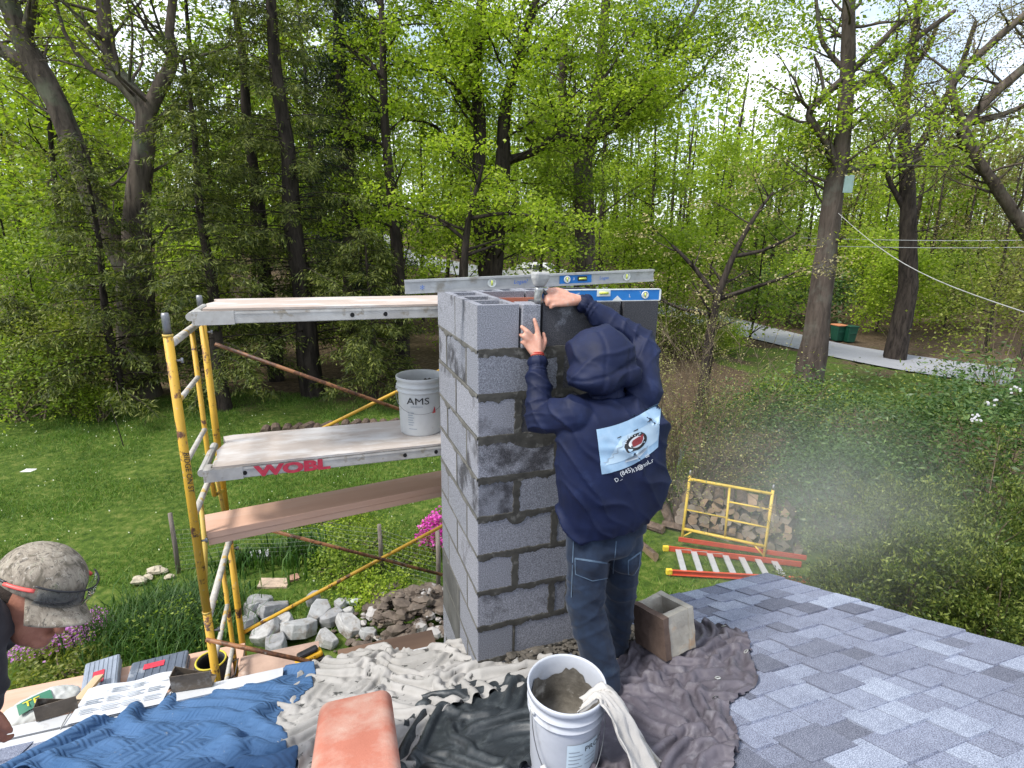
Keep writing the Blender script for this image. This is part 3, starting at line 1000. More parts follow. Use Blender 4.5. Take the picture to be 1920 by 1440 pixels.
# ------------------------------------------------------------------ working platform just outside the eave
t = thing('platform_plank', 'long reddish platform plank under the tool cases below the eave', 'plank', hp(-2.2, 3.2, -2.86), (0, 0, YAW))
b = MB(); b.box(0, 1.55, 0, .66, -.04, 0); b.build('board', M_LUM, t, bevel=.004)
t = thing('platform_plank', 'brown plank running from the drill to the chimney foot', 'plank', hp(-.02, 3.2, -2.84), (0, 0, YAW))
b = MB(); b.box(0, .68, 0, .35, -.045, 0); b.build('board', M_LUMD, t, bevel=.004)
b = MB(); b.box(.3, .68, -.03, .012, .001, .06, Matrix.Rotation(RAD(14), 4, 'Y')); b.build('edge_board', M_LUM, t, bevel=.003)
t = thing('plywood_sheet', 'square of pinkish plywood between scaffold post and white drop cloth', 'plywood', hp(-.64, 3.14, -2.78), (RAD(3), 0, YAW))
b = MB(); b.box(0, .5, 0, .44, -.018, 0); b.build('panel', basic('pinkish plywood', (.5, .35, .27), (.38, .26, .2), 7, .9, .4, 60, stain=(.6, .48, .4), stain_scale=5), t)
# ------------------------------------------------------------------ trees
def leaves_np(rg, C, L, Wd, droop=0.35, flat=0.6, axis=None):
    """kite-shaped leaves at centres C: (n,3) -> verts, faces"""
    n = len(C)
    L = L * rg.uniform(.6, 1.35, n)[:, None]
    Wd = Wd * rg.uniform(.6, 1.3, n)[:, None]
    if axis is None:
        d = rg.normal(0, 1, (n, 3))
        d[:, 2] = d[:, 2] * .5 - droop
    else:
        d = axis + rg.normal(0, .25, (n, 3))
    d /= np.linalg.norm(d, axis=1)[:, None] + 1e-9
    nr = rg.normal(0, 1 - flat, (n, 3))
    nr[:, 2] += flat * 1.2
    w = np.cross(d, nr)
    w /= np.linalg.norm(w, axis=1)[:, None] + 1e-9
    up = np.cross(w, d)
    V = np.stack([C, C + d * L * .45 + w * Wd * .5 + up * Wd * .12, C + d * L, C + d * L * .45 - w * Wd * .5 + up * Wd * .12], 1).reshape(-1, 3)
    return V, np.arange(4 * n, dtype=np.int32).reshape(-1, 4)

def grow(rg, p, d, L, r, lvl, cfg, out, tips):
    """one branch and, recursively, its children"""
    nseg = max(3, int(L / cfg.get('seg', .45)) + 1)
    pts, rad = [p.copy()], [r]
    q, dd = p.copy(), d.normalized()
    step = L / nseg
    for i in range(nseg):
        dd = (dd + Vector(rg.normal(0, cfg.get('wob', .16), 3)) + Vector((0, 0, cfg.get('up', .05)))).normalized()
        q = q + dd * step
        pts.append(q.copy())
        rad.append(r * (1 - .8 * (i + 1) / nseg))
    out.append((pts, rad))
    if lvl <= 0:
        tips.append((pts[-1], dd))
        for i in range(max(1, len(pts) // 3), len(pts) - 1):
            if rg.random() < cfg.get('side', .8):
                tips.append((pts[i], dd))
        return
    nc = max(2, int(round(cfg['kids'] * L / cfg.get('klen', 2.5))))
    for i in range(nc):
        f = rg.uniform(.25, 1.0)
        k = min(int(f * nseg), nseg - 1)
        base = pts[k].lerp(pts[k + 1], f * nseg - k) if k + 1 < len(pts) else pts[-1]
        t = (pts[k + 1] - pts[k]).normalized()
        side = t.cross(Vector(rg.normal(0, 1, 3))).normalized()
        cd = (t * math.cos(cfg['ang']) + side * math.sin(cfg['ang']) * rg.uniform(.7, 1.2)).normalized()
        cd.z *= cfg.get('flatten', .7)
        grow(rg, base, cd, L * rg.uniform(.35, .65), max(rad[k] * .55, .006), lvl - 1, cfg, out, tips)
    tips.append((pts[-1], dd))

def tubes_np(polys, nbig=9, rbig=.06, nmin=4, jit=None):
    """all limbs of one tree as one mesh"""
    V, F = [], []
    base = 0
    for pts, rad in polys:
        n = nbig if rad[0] > rbig else (6 if rad[0] > .03 else nmin)
        P = np.array([tuple(q) for q in pts])
        R = np.array(rad)
        T = np.gradient(P, axis=0)
        T /= np.linalg.norm(T, axis=1)[:, None] + 1e-9
        ref = np.array([0.31, 0.17, .93]) if abs(T[0, 2]) < .8 else np.array([.93, .3, .1])
        X = np.cross(T, ref)
        X /= np.linalg.norm(X, axis=1)[:, None] + 1e-9
        Y = np.cross(T, X)
        an = np.linspace(0, 2 * np.pi, n, endpoint=False)
        ring = X[:, None, :] * np.cos(an)[None, :, None] + Y[:, None, :] * np.sin(an)[None, :, None]
        rr = R[:, None, None]
        if rad[0] > rbig and jit is not None:
            rr = rr * (1 + .10 * jit.normal(0, 1, (1, n, 1)) + .04 * jit.normal(0, 1, (len(P), n, 1)))
        v = (P[:, None, :] + ring * rr).reshape(-1, 3)
        m = len(P)
        i = (np.arange(m - 1)[:, None] * n + np.arange(n)[None, :])
        j = (np.arange(m - 1)[:, None] * n + (np.arange(n)[None, :] + 1) % n)
        f = np.stack([i, j, j + n, i + n], 2).reshape(-1, 4) + base
        V.append(v); F.append(f)
        base += len(v)
    return np.concatenate(V), np.concatenate(F)

def dense(pts, rad, step=.35):
    """resample a limb line smoothly"""
    P = catmull(pts, max(2, int((pts[0] - pts[-1]).length / max(len(pts) - 1, 1) / step)))
    n = len(P)
    R = np.interp(np.linspace(0, 1, n), np.linspace(0, 1, len(rad)), rad)
    return P, list(R)

def pix_limb(spec, y):
    """limb line from photo points (X, Y, width[, distance]) set at its real distance"""
    pts, rad = [], []
    for s in spec:
        yy = s[3] if len(s) > 3 else y
        q = at_y(s[0], s[1], yy)
        dep = (q - Vector((0, 0, CAMH))).dot(_F)
        pts.append(q)
        rad.append(s[2] * .5 * dep / FOC)
    return dense(pts, rad)

def hero_tree(name, label, limbs, y, seed, leaf, bark, cfg, per_tip=10, leaf_len=.14, leaf_w=.09, spread=.22, branch_from=2.0, n_side=26, side_len=2.6, group=None, cat='tree', seat=True, zmin=None, droop=.35):
    """a tree whose stem and main limbs follow the given lines; side branches and leaves are grown from them"""
    rg = np.random.default_rng(seed)
    polys, tips = [], []
    L0 = [pix_limb(s, y) for s in limbs]
    base = L0[0][0][0].copy()
    if seat:
        g = ground(base.x, base.y)
        extra = Vector((base.x, base.y, g - .25))
        if base.z > g:
            L0[0] = ([extra] + L0[0][0], [L0[0][1][0] * 1.25] + L0[0][1])
    for (P, R) in L0:
        polys.append((P, R))
    zlo = ground(base.x, base.y) + branch_from
    cand = [(P[i], (P[min(i + 1, len(P) - 1)] - P[max(i - 1, 0)]).normalized(), R[i], i / len(P)) for (P, R) in L0 for i in range(1, len(P)) if P[i].z > zlo]
    for _ in range(n_side):
        p, t, r, f = cand[rg.integers(len(cand))]
        an = rg.uniform(0, 2 * np.pi)
        d = Vector((math.cos(an), math.sin(an), rg.uniform(-.05, .5)))
        d = (d + t * .35).normalized()
        grow(rg, p, d, side_len * rg.uniform(.5, 1.25), max(min(r * .45, .05), .012), cfg.get('lv', 2), cfg, polys, tips)
    for (P, R) in L0[1:]:
        for i in range(len(P) // 2, len(P), 3):
            tips.append((P[i], Vector((0, 0, 1))))
    tree = thing(name, label, cat, base, (0, 0, 0), group)
    org = np.array(tuple(base))
    V, F = tubes_np(polys, 10, .05, 4, rg)
    put('trunk', np_mesh('trunk', V - org, F, bark, True), tree)
    T = np.array([tuple(q) for q, _ in tips])
    C = np.repeat(T, per_tip, 0)
    off = rg.normal(0, 1, C.shape) * spread
    off[:, 2] *= .55
    V, F = leaves_np(rg, C + off, leaf_len, leaf_w, droop)
    put('crown', np_mesh('crown', V - org, F, leaf), tree)
    return tree

CF = dict(kids=4.2, ang=.85, lv=2, wob=.14, up=.05, flatten=.65, side=.8)
# old forked tree at the edge of the lawn
hero_tree('old_tree', 'massive old tree with furrowed trunk forking low at the left edge of the lawn', [
    [(268, 775, 78), (262, 690, 62), (260, 600, 56), (258, 520, 58)],
    [(262, 560, 50), (255, 430, 46), (262, 330, 40), (274, 215, 34), (240, 165, 30), (212, 125, 27), (198, 60, 25), (190, -40, 22), (185, -120, 16)],
    [(272, 225, 30), (300, 165, 27), (325, 115, 23), (318, 60, 18), (330, -40, 14)],
    [(258, 540, 46), (205, 445, 40), (170, 370, 38), (130, 255, 38), (92, 170, 40), (55, 105, 38), (28, 40, 34), (0, -40, 30)],
    [(90, 170, 26), (40, 120, 24), (-10, 85, 20), (-80, 30, 16)],
    [(48, 75, 18), (60, 10, 14), (70, -60, 10)],
    [(240, 165, 14), (170, 130, 10), (120, 60, 7), (100, -20, 5)]], 16.5, 11, LEAF_O, BARK, dict(CF, kids=3.6), per_tip=8, leaf_len=.10, leaf_w=.06, spread=.2, branch_from=3.2, n_side=46, side_len=2.4)
# maple in the middle
hero_tree('maple_tree', 'twin-stemmed maple with bright yellow-green leaves rising behind the chimney', [
    [(918, 545, 34), (906, 470, 27), (897, 360, 25), (901, 250, 25), (893, 120, 22), (905, 0, 19), (908, -120, 12)],
    [(922, 545, 30), (932, 440, 27), (942, 310, 27), (947, 200, 21), (972, 110, 17), (1005, 0, 13), (1030, -90, 8)],
    [(948, 302, 15), (1000, 285, 13), (1040, 258, 12), (1100, 262, 9), (1150, 240, 8), (1220, 170, 6), (1290, 110, 5)],
    [(1040, 258, 10), (1075, 205, 7), (1130, 150, 5), (1190, 60, 4)],
    [(893, 160, 12), (850, 100, 10), (812, 20, 8), (790, -60, 5)],
    [(898, 235, 10), (850, 160, 8), (800, 130, 6), (740, 120, 4)],
    [(938, 330, 8), (880, 330, 6), (820, 240, 5), (760, 225, 4)]], 22, 21, LEAF_M, BARK_D, dict(CF, kids=4.4, flatten=.4), per_tip=13, leaf_len=.135, leaf_w=.1, spread=.26, branch_from=3.4, n_side=92, side_len=2.7)
hero_tree('slender_tree', 'slender dark-stemmed young maple between the hemlocks and the twin-stemmed maple', [
    [(752, 560, 24), (738, 400, 19), (723, 250, 16), (718, 100, 12), (714, -20, 9), (712, -120, 6)],
    [(722, 160, 8), (690, 110, 6), (650, 90, 4)]], 20, 31, LEAF_M, BARK_D, dict(CF, flatten=.45), per_tip=11, leaf_len=.13, leaf_w=.09, spread=.24, branch_from=3.4, n_side=34, side_len=2.0)
hero_tree('low_maple', 'low spreading maple with the brightest lime leaves just above the aluminium level', [
    [(868, 560, 18), (872, 470, 15), (880, 400, 12), (895, 350, 9), (905, 310, 5)],
    [(872, 450, 8), (820, 410, 6), (760, 390, 5), (710, 370, 3)],
    [(880, 410, 8), (950, 400, 6), (1020, 410, 5), (1080, 430, 3)],
    [(872, 480, 7), (930, 460, 5), (990, 455, 4), (1040, 470, 3)]], 18, 41, LEAF_M, BARK_D, dict(CF, flatten=.3, up=0), per_tip=11, leaf_len=.125, leaf_w=.088, spread=.2, branch_from=2.9, n_side=30, side_len=1.35)
hero_tree('broad_tree', 'thick pale-barked tree right of the twin-stemmed maple, forking at mid height', [
    [(1098, 520, 42), (1096, 400, 38), (1094, 300, 36), (1110, 250, 30), (1122, 170, 26), (1132, 60, 20), (1140, -60, 12)],
    [(1094, 310, 24), (1066, 262, 20), (1055, 180, 15), (1060, 60, 10)],
    [(1115, 240, 16), (1180, 190, 14), (1235, 120, 12), (1290, 40, 10), (1345, -60, 7)],
    [(1180, 190, 9), (1230, 210, 7), (1300, 150, 5), (1350, 90, 4)]], 26, 51, LEAF_G, BARK, dict(CF, kids=4.2), per_tip=12, leaf_len=.14, leaf_w=.1, spread=.3, branch_from=4.2, n_side=66, side_len=3.2)
# right
hero_tree('roadside_tree', 'tall straight tree beside the road with a curling left limb and lime leaves', [
    [(1520, 700, 54), (1533, 610, 42), (1553, 460, 36), (1567, 345, 34), (1577, 300, 30), (1586, 200, 25), (1591, 100, 25), (1592, 0, 21), (1592, -120, 12)],
    [(1568, 318, 16), (1553, 272, 15), (1523, 230, 15), (1519, 206, 14), (1547, 178, 14), (1620, 110, 12), (1700, 30, 10), (1760, -40, 7)],
    [(1546, 180, 7), (1538, 135, 6), (1526, 105, 4)],
    [(1582, 320, 12), (1640, 311, 10), (1692, 311, 8), (1732, 294, 7), (1775, 290, 4)],
    [(1676, 311, 6), (1668, 275, 5), (1690, 240, 5), (1740, 190, 4)],
    [(1594, 172, 15), (1660, 118, 12), (1720, 70, 10), (1790, 20, 7)],
    [(1584, 132, 10), (1543, 82, 8), (1530, 0, 6), (1520, -60, 4)]], 19, 61, LEAF_M, BARK_R, dict(CF, kids=3.4, flatten=.5), per_tip=10, leaf_len=.13, leaf_w=.092, spread=.22, branch_from=5.0, n_side=60, side_len=1.9)
hero_tree('dark_tree', 'dark bare-limbed tree standing behind the roadside tree', [
    [(1702, 540, 33), (1702, 440, 29), (1700, 340, 26), (1694, 220, 20), (1706, 120, 19), (1716, 60, 14), (1722, -40, 8)],
    [(1700, 330, 16), (1716, 290, 15), (1760, 215, 14), (1800, 130, 10), (1830, 40, 7)],
    [(1698, 200, 14), (1660, 150, 11), (1640, 138, 8)],
    [(1704, 140, 10), (1740, 90, 8), (1760, 40, 6)],
    [(1700, 400, 12), (1668, 340, 9), (1650, 290, 7)]], 30, 71, LEAF_B, BARK_D, dict(CF, kids=4.5), per_tip=5, leaf_len=.12, leaf_w=.08, spread=.4, branch_from=5, n_side=46, side_len=3.2)
hero_tree('leaning_tree', 'tree past the right edge whose long bare limbs slant up out of the wood', [
    [(1960, 560, 30), (1950, 480, 26), (1900, 400, 21), (1840, 310, 17), (1800, 250, 14)],
    [(1800, 250, 16), (1850, 190, 17), (1920, 128, 16), (2000, 60, 14)],
    [(1825, 230, 10), (1880, 215, 9), (1950, 185, 8)],
    [(1840, 310, 16), (1785, 165, 14), (1850, 90, 13), (1930, 20, 12)]], 21, 81, LEAF_B, BARK, dict(CF, kids=5), per_tip=6, leaf_len=.09, leaf_w=.055, spread=.3, branch_from=3, n_side=55, side_len=2.2)
hero_tree('dogwood', 'low branching tree with pale cream new leaves behind the bare shrub', [
    [(1330, 640, 18), (1345, 560, 14), (1380, 470, 10), (1420, 400, 7), (1450, 360, 4)],
    [(1345, 560, 10), (1300, 500, 8), (1260, 460, 5)],
    [(1350, 560, 9), (1410, 540, 7), (1470, 520, 5), (1500, 505, 3)],
    [(1375, 480, 8), (1430, 470, 6), (1490, 440, 4)],
    [(1340, 590, 8), (1280, 580, 6), (1235, 560, 4)]], 16, 91, LEAF_T, BARK_D, dict(CF, flatten=.4, up=.02), per_tip=4, leaf_len=.085, leaf_w=.05, spread=.16, branch_from=1.5, n_side=34, side_len=1.3)
# ------------------------------------------------------------------ hemlocks and pine
def conifer(name, label, base, Ht, r0, seed, mat, n_br=90, blen=2.6, zlow=1.2, per=60, nl=.15, nw=.035, lean=(0, 0), droop=.5, pine=False, bark=BARK_D, group=None, trunk2=None, dead=8):
    rg = np.random.default_rng(seed)
    tree = thing(name, label, 'tree', base, (0, 0, 0), group)
    polys = []
    nz = int(Ht / .6)
    tp = [Vector((lean[0] * i / nz + .05 * math.sin(i * .9 + seed), lean[1] * i / nz, -.2 + Ht * i / nz)) for i in range(nz + 1)]
    tr = [r0 * (1 - .85 * i / nz) for i in range(nz + 1)]
    polys.append((tp, tr))
    Cs, Ds = [], []
    for k in range(n_br):
        f = (k + rg.random()) / n_br
        z = zlow + (Ht - zlow) * f
        i = min(int((z + .2) / Ht * nz), nz - 1)
        an = rg.uniform(0, 2 * np.pi)
        L = blen * (1 - .72 * f) * rg.uniform(.55, 1.25)
        d = Vector((math.cos(an), math.sin(an), .25 if not pine else .1))
        p = tp[i].copy(); p.z = z
        pts, rad = [p.copy()], [max(.012, .02 * (1 - f) + .008)]
        ns = 7
        for s in range(ns):
            d = (d + Vector((rg.normal(0, .09), rg.normal(0, .09), -droop * .16))).normalized()
            p = p + d * (L / ns)
            pts.append(p.copy()); rad.append(rad[0] * (1 - .85 * (s + 1) / ns))
        polys.append((pts, rad))
        m = int(per * L / blen) + 6
        # flat sprays: side twigs leave the branch both ways and hang at the tip
        P = np.array([tuple(q) for q in pts])
        tt = rg.uniform(.15, 1, m) ** .8 * ns
        j = np.minimum(tt.astype(int), ns - 1)
        q = P[j] + (P[j + 1] - P[j]) * (tt - j)[:, None]
        ax = P[j + 1] - P[j]
        ax /= np.linalg.norm(ax, axis=1)[:, None]
        sd = np.cross(ax, np.array([0, 0, 1.]))
        sd /= np.linalg.norm(sd, axis=1)[:, None] + 1e-9
        sg = rg.choice([-1, 1], m)[:, None]
        wd = rg.uniform(0, .42, m)[:, None] * (1.15 - tt / ns)[:, None] * (L / blen + .35)
        if pine:
            q = q + rg.normal(0, .16, q.shape)
            dd = rg.normal(0, 1, q.shape); dd[:, 2] += .5
        else:
            q = q + sd * sg * wd + np.array([0, 0, -1.]) * (wd * .5 + rg.uniform(0, .1, m)[:, None])
            dd = sd * sg * .8 + ax * .6 + np.array([0, 0, -.55])
        # each twig carries several narrow needle sprays
        for rep in range(4 if not pine else 5):
            Cs.append(q + rg.normal(0, .06, q.shape)); Ds.append(dd + rg.normal(0, .45, dd.shape))
    for k in range(dead):                       # bare lower twigs
        an = rg.uniform(0, 2 * np.pi)
        z = rg.uniform(.8, Ht * .5)
        p = Vector((0, 0, z)); d = Vector((math.cos(an), math.sin(an), rg.uniform(-.3, .2)))
        pts = [p.copy()]
        for s in range(6):
            d = (d + Vector(rg.normal(0, .2, 3))).normalized(); p = p + d * rg.uniform(.2, .4); pts.append(p.copy())
        polys.append((pts, [.012 * (1 - s / 7) + .002 for s in range(7)]))
    V, F = tubes_np(polys, 10, .08, 4, rg)
    put('trunk', np_mesh('trunk', V, F, bark, True), tree)
    C, D = np.concatenate(Cs), np.concatenate(Ds)
    D /= np.linalg.norm(D, axis=1)[:, None] + 1e-9
    V, F = leaves_np(rg, C, nl, nw, 0, .5, D)
    put('crown', np_mesh('crown', V, F, mat), tree)
    return tree
def gp(X, y):
    q = at_y(X, 700, y)
    return Vector((q.x, q.y, ground(q.x, q.y)))
conifer('hemlock', 'tall double-curtained hemlock with the two dark trunks left of the maples', gp(585, 17), 15, .33, 3, NEEDLE, 150, 3.0, 1.6, 70, lean=(-.5, 0))
conifer('hemlock', 'hemlock with a thin straight trunk just left of the double-curtained one', gp(520, 18.5), 15, .26, 5, NEEDLE, 120, 2.7, 1.4, 64, lean=(-.3, 0))
conifer('pine_tree', 'nearly black pine with tufted needles between hemlocks and slender maple', gp(672, 21), 17, .42, 7, NEEDLE_D, 170, 3.0, 3.2, 90, pine=True, nl=.16, nw=.03)
conifer('hemlock', 'low full hemlock hanging over the lawn right of the massive old tree', gp(415, 15.5), 9.5, .2, 9, NEEDLE, 120, 2.7, .7, 74)
conifer('hemlock', 'hemlock whose lowest sprays brush the trunk foot of the massive old tree', gp(215, 15.2), 7.4, .14, 13, NEEDLE, 95, 2.3, .5, 60, lean=(.2, 0))
conifer('hemlock', 'shaded hemlock under the top scaffold plank, close behind the chimney', gp(700, 16.5), 5.2, .13, 17, NEEDLE, 80, 2.2, .5, 66)
conifer('hemlock', 'small yellowish spruce-like hemlock at the far left foot of the wood', gp(60, 15.5), 3.2, .07, 19, NEEDLE, 60, 1.5, .3, 46)
# ------------------------------------------------------------------ young trees of the wood: a few kinds, copied one by one
def proto_tree(seed, Ht, r0, leaf, bark, per_tip, ll, lw, n_side, slen, cfg, zlow):
    rg = np.random.default_rng(seed)
    polys, tips = [], []
    nz = int(Ht / .7)
    lean = rg.normal(0, .03, 2)
    pts = [Vector((lean[0] * i * .7 + .06 * math.sin(i * .7 + seed), lean[1] * i * .7, -.3 + i * .7)) for i in range(nz + 1)]
    rad = [r0 * (1 - .82 * i / nz) for i in range(nz + 1)]
    polys.append((pts, rad))
    for k in range(n_side):
        z = zlow + (Ht - zlow) * (rg.random() ** .8)
        i = min(int(z / .7), nz - 1)
        an = rg.uniform(0, 2 * np.pi)
        d = Vector((math.cos(an), math.sin(an), rg.uniform(.2, .9)))
        grow(rg, pts[i], d, slen * rg.uniform(.5, 1.2) * (1.15 - .5 * z / Ht), max(.012, rad[i] * .4), 1, cfg, polys, tips)
    V, F = tubes_np(polys, 7, .08, 3, rg)
    tm = np_mesh('trunk', V, F, bark, True)
    T = np.array([tuple(q) for q, _ in tips])
    C = np.repeat(T, per_tip, 0)
    off = rg.normal(0, 1, C.shape) * .42
    off[:, 2] *= .6
    V, F = leaves_np(rg, C + off, ll, lw, .3)
    return tm, np_mesh('crown', V, F, leaf)
cw = dict(kids=4, ang=.8, wob=.14, up=.06, flatten=.7, side=.85, seg=.6)
PROTO = [proto_tree(101, 15, .16, LEAF_M, BARK_D, 19, .2, .14, 34, 3.0, cw, 4.0),
         proto_tree(102, 17, .2, LEAF_G, BARK_D, 19, .2, .14, 38, 3.2, cw, 4.5),
         proto_tree(103, 13, .11, LEAF_M, BARK_D, 17, .19, .13, 30, 2.4, cw, 2.0),
         proto_tree(104, 18, .24, LEAF_O, BARK, 12, .22, .15, 38, 3.4, cw, 5.5),
         proto_tree(105, 14, .14, LEAF_B, BARK_D, 9, .18, .11, 40, 2.8, cw, 3.0),
         proto_tree(106, 8, .07, LEAF_G, BARK_D, 12, .2, .14, 34, 2.2, cw, .6),
         proto_tree(107, 6, .05, LEAF_M, BARK_D, 12, .18, .13, 32, 2.0, cw, .4)]
KINDNAME = ['young maple', 'green young ash', 'sapling maple', 'olive-leaved oak', 'russet-budded tree', 'green understorey tree', 'lime understorey tree']
rg = np.random.default_rng(404)
placed = []
LAND = [(60, 'behind the leaning left limb of the massive old tree'), (200, 'behind the forks of the massive old tree'), (360, 'between the massive old tree and the hemlocks'), (500, 'behind the thin straight hemlock'), (620, 'behind the double-curtained hemlock'), (700, 'behind the nearly black pine'), (790, 'beside the slender dark-stemmed maple'), (880, 'left of the twin-stemmed maple'), (1000, 'right of the twin-stemmed maple'), (1110, 'behind the thick pale-barked tree'), (1200, 'just right of the thick pale-barked tree'), (1320, 'above the cream-leaved dogwood'), (1430, 'left of the roadside tree'), (1530, 'close left of the roadside tree'), (1640, 'between the roadside tree and the dark bare-limbed tree'), (1750, 'right of the dark bare-limbed tree'), (1850, 'under the slanting bare limbs'), (9999, 'at the right edge of the wood')]
seen_lab = {}
def try_tree(ki, x, y, s=1.0, label=None):
    X_ = 960 + FOC * x / (y * .97)
    where = [w for lim, w in LAND if X_ < lim][0]
    dist = 'near' if y < 28 else ('mid-distance' if y < 38 else 'distant')
    if (ki, where, dist) in seen_lab:
        dist = ('smaller ' if seen_lab[(ki, where, dist)] > s else 'taller ') + dist
    if (ki, where, dist) in seen_lab:
        dist = 'farther ' + dist
    seen_lab[(ki, where, dist)] = s
    label = dist + ' ' + KINDNAME[ki] + ' ' + where
    t = thing('woodland_tree', label or (KINDNAME[ki] + ' among the crowd of trees in the wood beyond'), 'tree', (x, y, ground(x, y)), (0, 0, rg.uniform(0, 6.28)), 'trees of the wood beyond, ' + KINDNAME[ki])
    t.scale = (s, s, s * rg.uniform(.9, 1.12))
    for nm, me in zip(('trunk', 'crown'), PROTO[ki]):
        put(nm, me, t)
    placed.append((x, y))
def clear(x, y, dmin):
    if np.min(np.hypot(RLn[:, 0] - x, RLn[:, 1] - y)) < 3.6:
        return False
    return all((x - a) ** 2 + (y - b) ** 2 > dmin ** 2 for a, b in placed)
# near edge of the wood, left to right (photo column, distance, kind)
for (X, y, ki, s) in ((30, 21, 5, 1), (110, 23, 0, 1), (170, 27, 3, 1), (330, 24, 5, 1), (420, 27, 1, 1), (470, 30, 0, 1), (610, 27, 3, .9), (640, 33, 0, 1), (790, 30, 2, 1), (835, 34, 0, 1.0), (860, 29, 2, 1), (1010, 33, 2, 1), (1050, 38, 0, 1), (1160, 31, 6, 1), (1180, 36, 2, 1.1),
                      (1225, 33, 0, 1), (1250, 27, 6, 1), (1290, 34, 6, 1.1), (1330, 42, 0, .9), (1390, 44, 2, .9), (1420, 31, 5, 1), (1440, 47, 1, .85), (1490, 38, 6, 1), (1620, 42, 6, 1.1), (1650, 44, 2, 1), (1660, 38, 6, 1), (1745, 44, 4, 1), (1790, 38, 5, .8), (1830, 48, 4, 1), (1880, 33, 4, .8), (1900, 43, 5, 1),
                      (1950, 30, 4, .9), (2010, 37, 4, 1), (1560, 52, 0, .9), (1590, 46, 4, .9), (1780, 52, 0, .9), (1860, 56, 1, .9), (-40, 26, 5, 1), (60, 33, 0, 1), (-120, 30, 3, 1), (260, 34, 0, 1.1), (560, 37, 1, 1), (720, 42, 0, 1.1), (760, 38, 2, 1.1), (900, 58, 2, 1), (960, 52, 0, 1), (1120, 46, 2, 1), (690, 26, 6, 1), (380, 21, 6, .8), (150, 19.5, 6, .7), (60, 18.5, 5, .6)):
    q = at_y(X, 520, y)
    try_tree(ki, q.x, q.y, s * rg.uniform(.9, 1.1))
# the wood behind, too deep to tell apart: one mass of stems and leaves
def far_wood(seed, n_t, y0, y1, leafn, size):
    rg = np.random.default_rng(seed)
    polys, C = [], []
    for _ in range(n_t):
        y = rg.uniform(y0, y1)
        x = rg.uniform(-1.15, 1.15) * y + rg.normal(0, 2)
        if np.min(np.hypot(RLn[:, 0] - x, RLn[:, 1] - y)) < 3.5:
            continue
        g = ground(x, y)
        Ht = rg.uniform(12, 21)
        r = rg.uniform(.09, .26)
        polys.append(([Vector((x + rg.normal(0, .1), y, g - .5)), Vector((x + rg.normal(0, .3), y, g + Ht * .5)), Vector((x + rg.normal(0, .6), y, g + Ht))], [r, r * .7, r * .2]))
        nb = 9
        bx = rg.normal(0, 1, (nb, 3)) * np.array([1.7, 1.7, Ht * .2]) + np.array([x, y, g + Ht * .62])
        bx[:3, 2] = g + rg.uniform(1, 5, 3)
        C.append(np.repeat(bx, leafn, 0) + rg.normal(0, 1, (nb * leafn, 3)) * np.array([1.1, 1.1, .75]))
    V1, F1 = tubes_np(polys, 5, 9, 5)
    C = np.concatenate(C)
    V2, F2 = leaves_np(rg, C, size, size * .75, .3)
    return V1, F1, V2, F2
V1, F1, V2, F2 = far_wood(55, 420, 46, 120, 46, .48)
ws = np_mesh('deep_woods', np.concatenate([V1, V2]), np.concatenate([F1, F2 + len(V1)]), [BARK_D, LEAF_G, LEAF_M])
ws.polygons.foreach_set('material_index', np.concatenate([np.zeros(len(F1), np.int32), 1 + ((np.arange(len(F2)) // 306) % 5 > 2).astype(np.int32)]))
kind(put('deep_woods', ws), 'stuff')['label'] = 'deep green wood fading behind the nearer trees'

# ------------------------------------------------------------------ shrubs
def shrub(name, label, c, rx, ry, rz, seed, leaf, n_clump=150, per=26, ll=.07, lw=.035, cs=.13, stems=14, bark=TWIG, group=None, cat='shrub', hollow=.5, zc=.55, lumpy=.35, up=0.0):
    rg = np.random.default_rng(seed)
    t = thing(name, label, cat, c, (0, 0, 0), group)
    d = rg.normal(0, 1, (n_clump, 3))
    d /= np.linalg.norm(d, axis=1)[:, None]
    d[:, 2] = np.where(d[:, 2] < -.45, -d[:, 2], d[:, 2])
    rad = rg.uniform(hollow, 1, n_clump) ** .6
    bumpy = np.array([1 + lumpy * noise.noise((q[0] * 2.2 + seed, q[1] * 2.2, q[2] * 2.2)) for q in d])
    P = d * (rad * bumpy)[:, None] * np.array([rx, ry, rz]) + np.array([0, 0, rz * zc])
    P[:, 2] = np.maximum(P[:, 2], .04)
    polys = []
    for k in range(stems):
        q = Vector(P[rg.integers(n_clump)])
        b0 = Vector((rg.normal(0, rx * .12), rg.normal(0, ry * .12), -.05))
        mid = b0.lerp(q, .5) + Vector((0, 0, rz * .12)) + Vector(rg.normal(0, .06 * rx, 3))
        polys.append(dense([b0, mid, q], [.016 + .008 * rx, .01, .004], .2))
    V, F = tubes_np(polys, 6, .5, 5)
    put('stems', np_mesh('stems', V, F, bark, True), t)
    C = np.repeat(P, per, 0) + rg.normal(0, cs, (n_clump * per, 3))
    ax = None
    if up:
        ax = np.repeat(d, per, 0) * .6 + rg.normal(0, .6, (n_clump * per, 3)) + np.array([0, 0, up])
    V, F = leaves_np(rg, C, ll, lw, .2, .45, ax)
    put('foliage', np_mesh('foliage', V, F, leaf), t)
    return t
def G(X, Y, lo=3.0):
    return on_ground(X, Y, lo)
def GY(X, y):
    q = at_y(X, 700, y)
    return Vector((q.x, q.y, ground(q.x, q.y)))
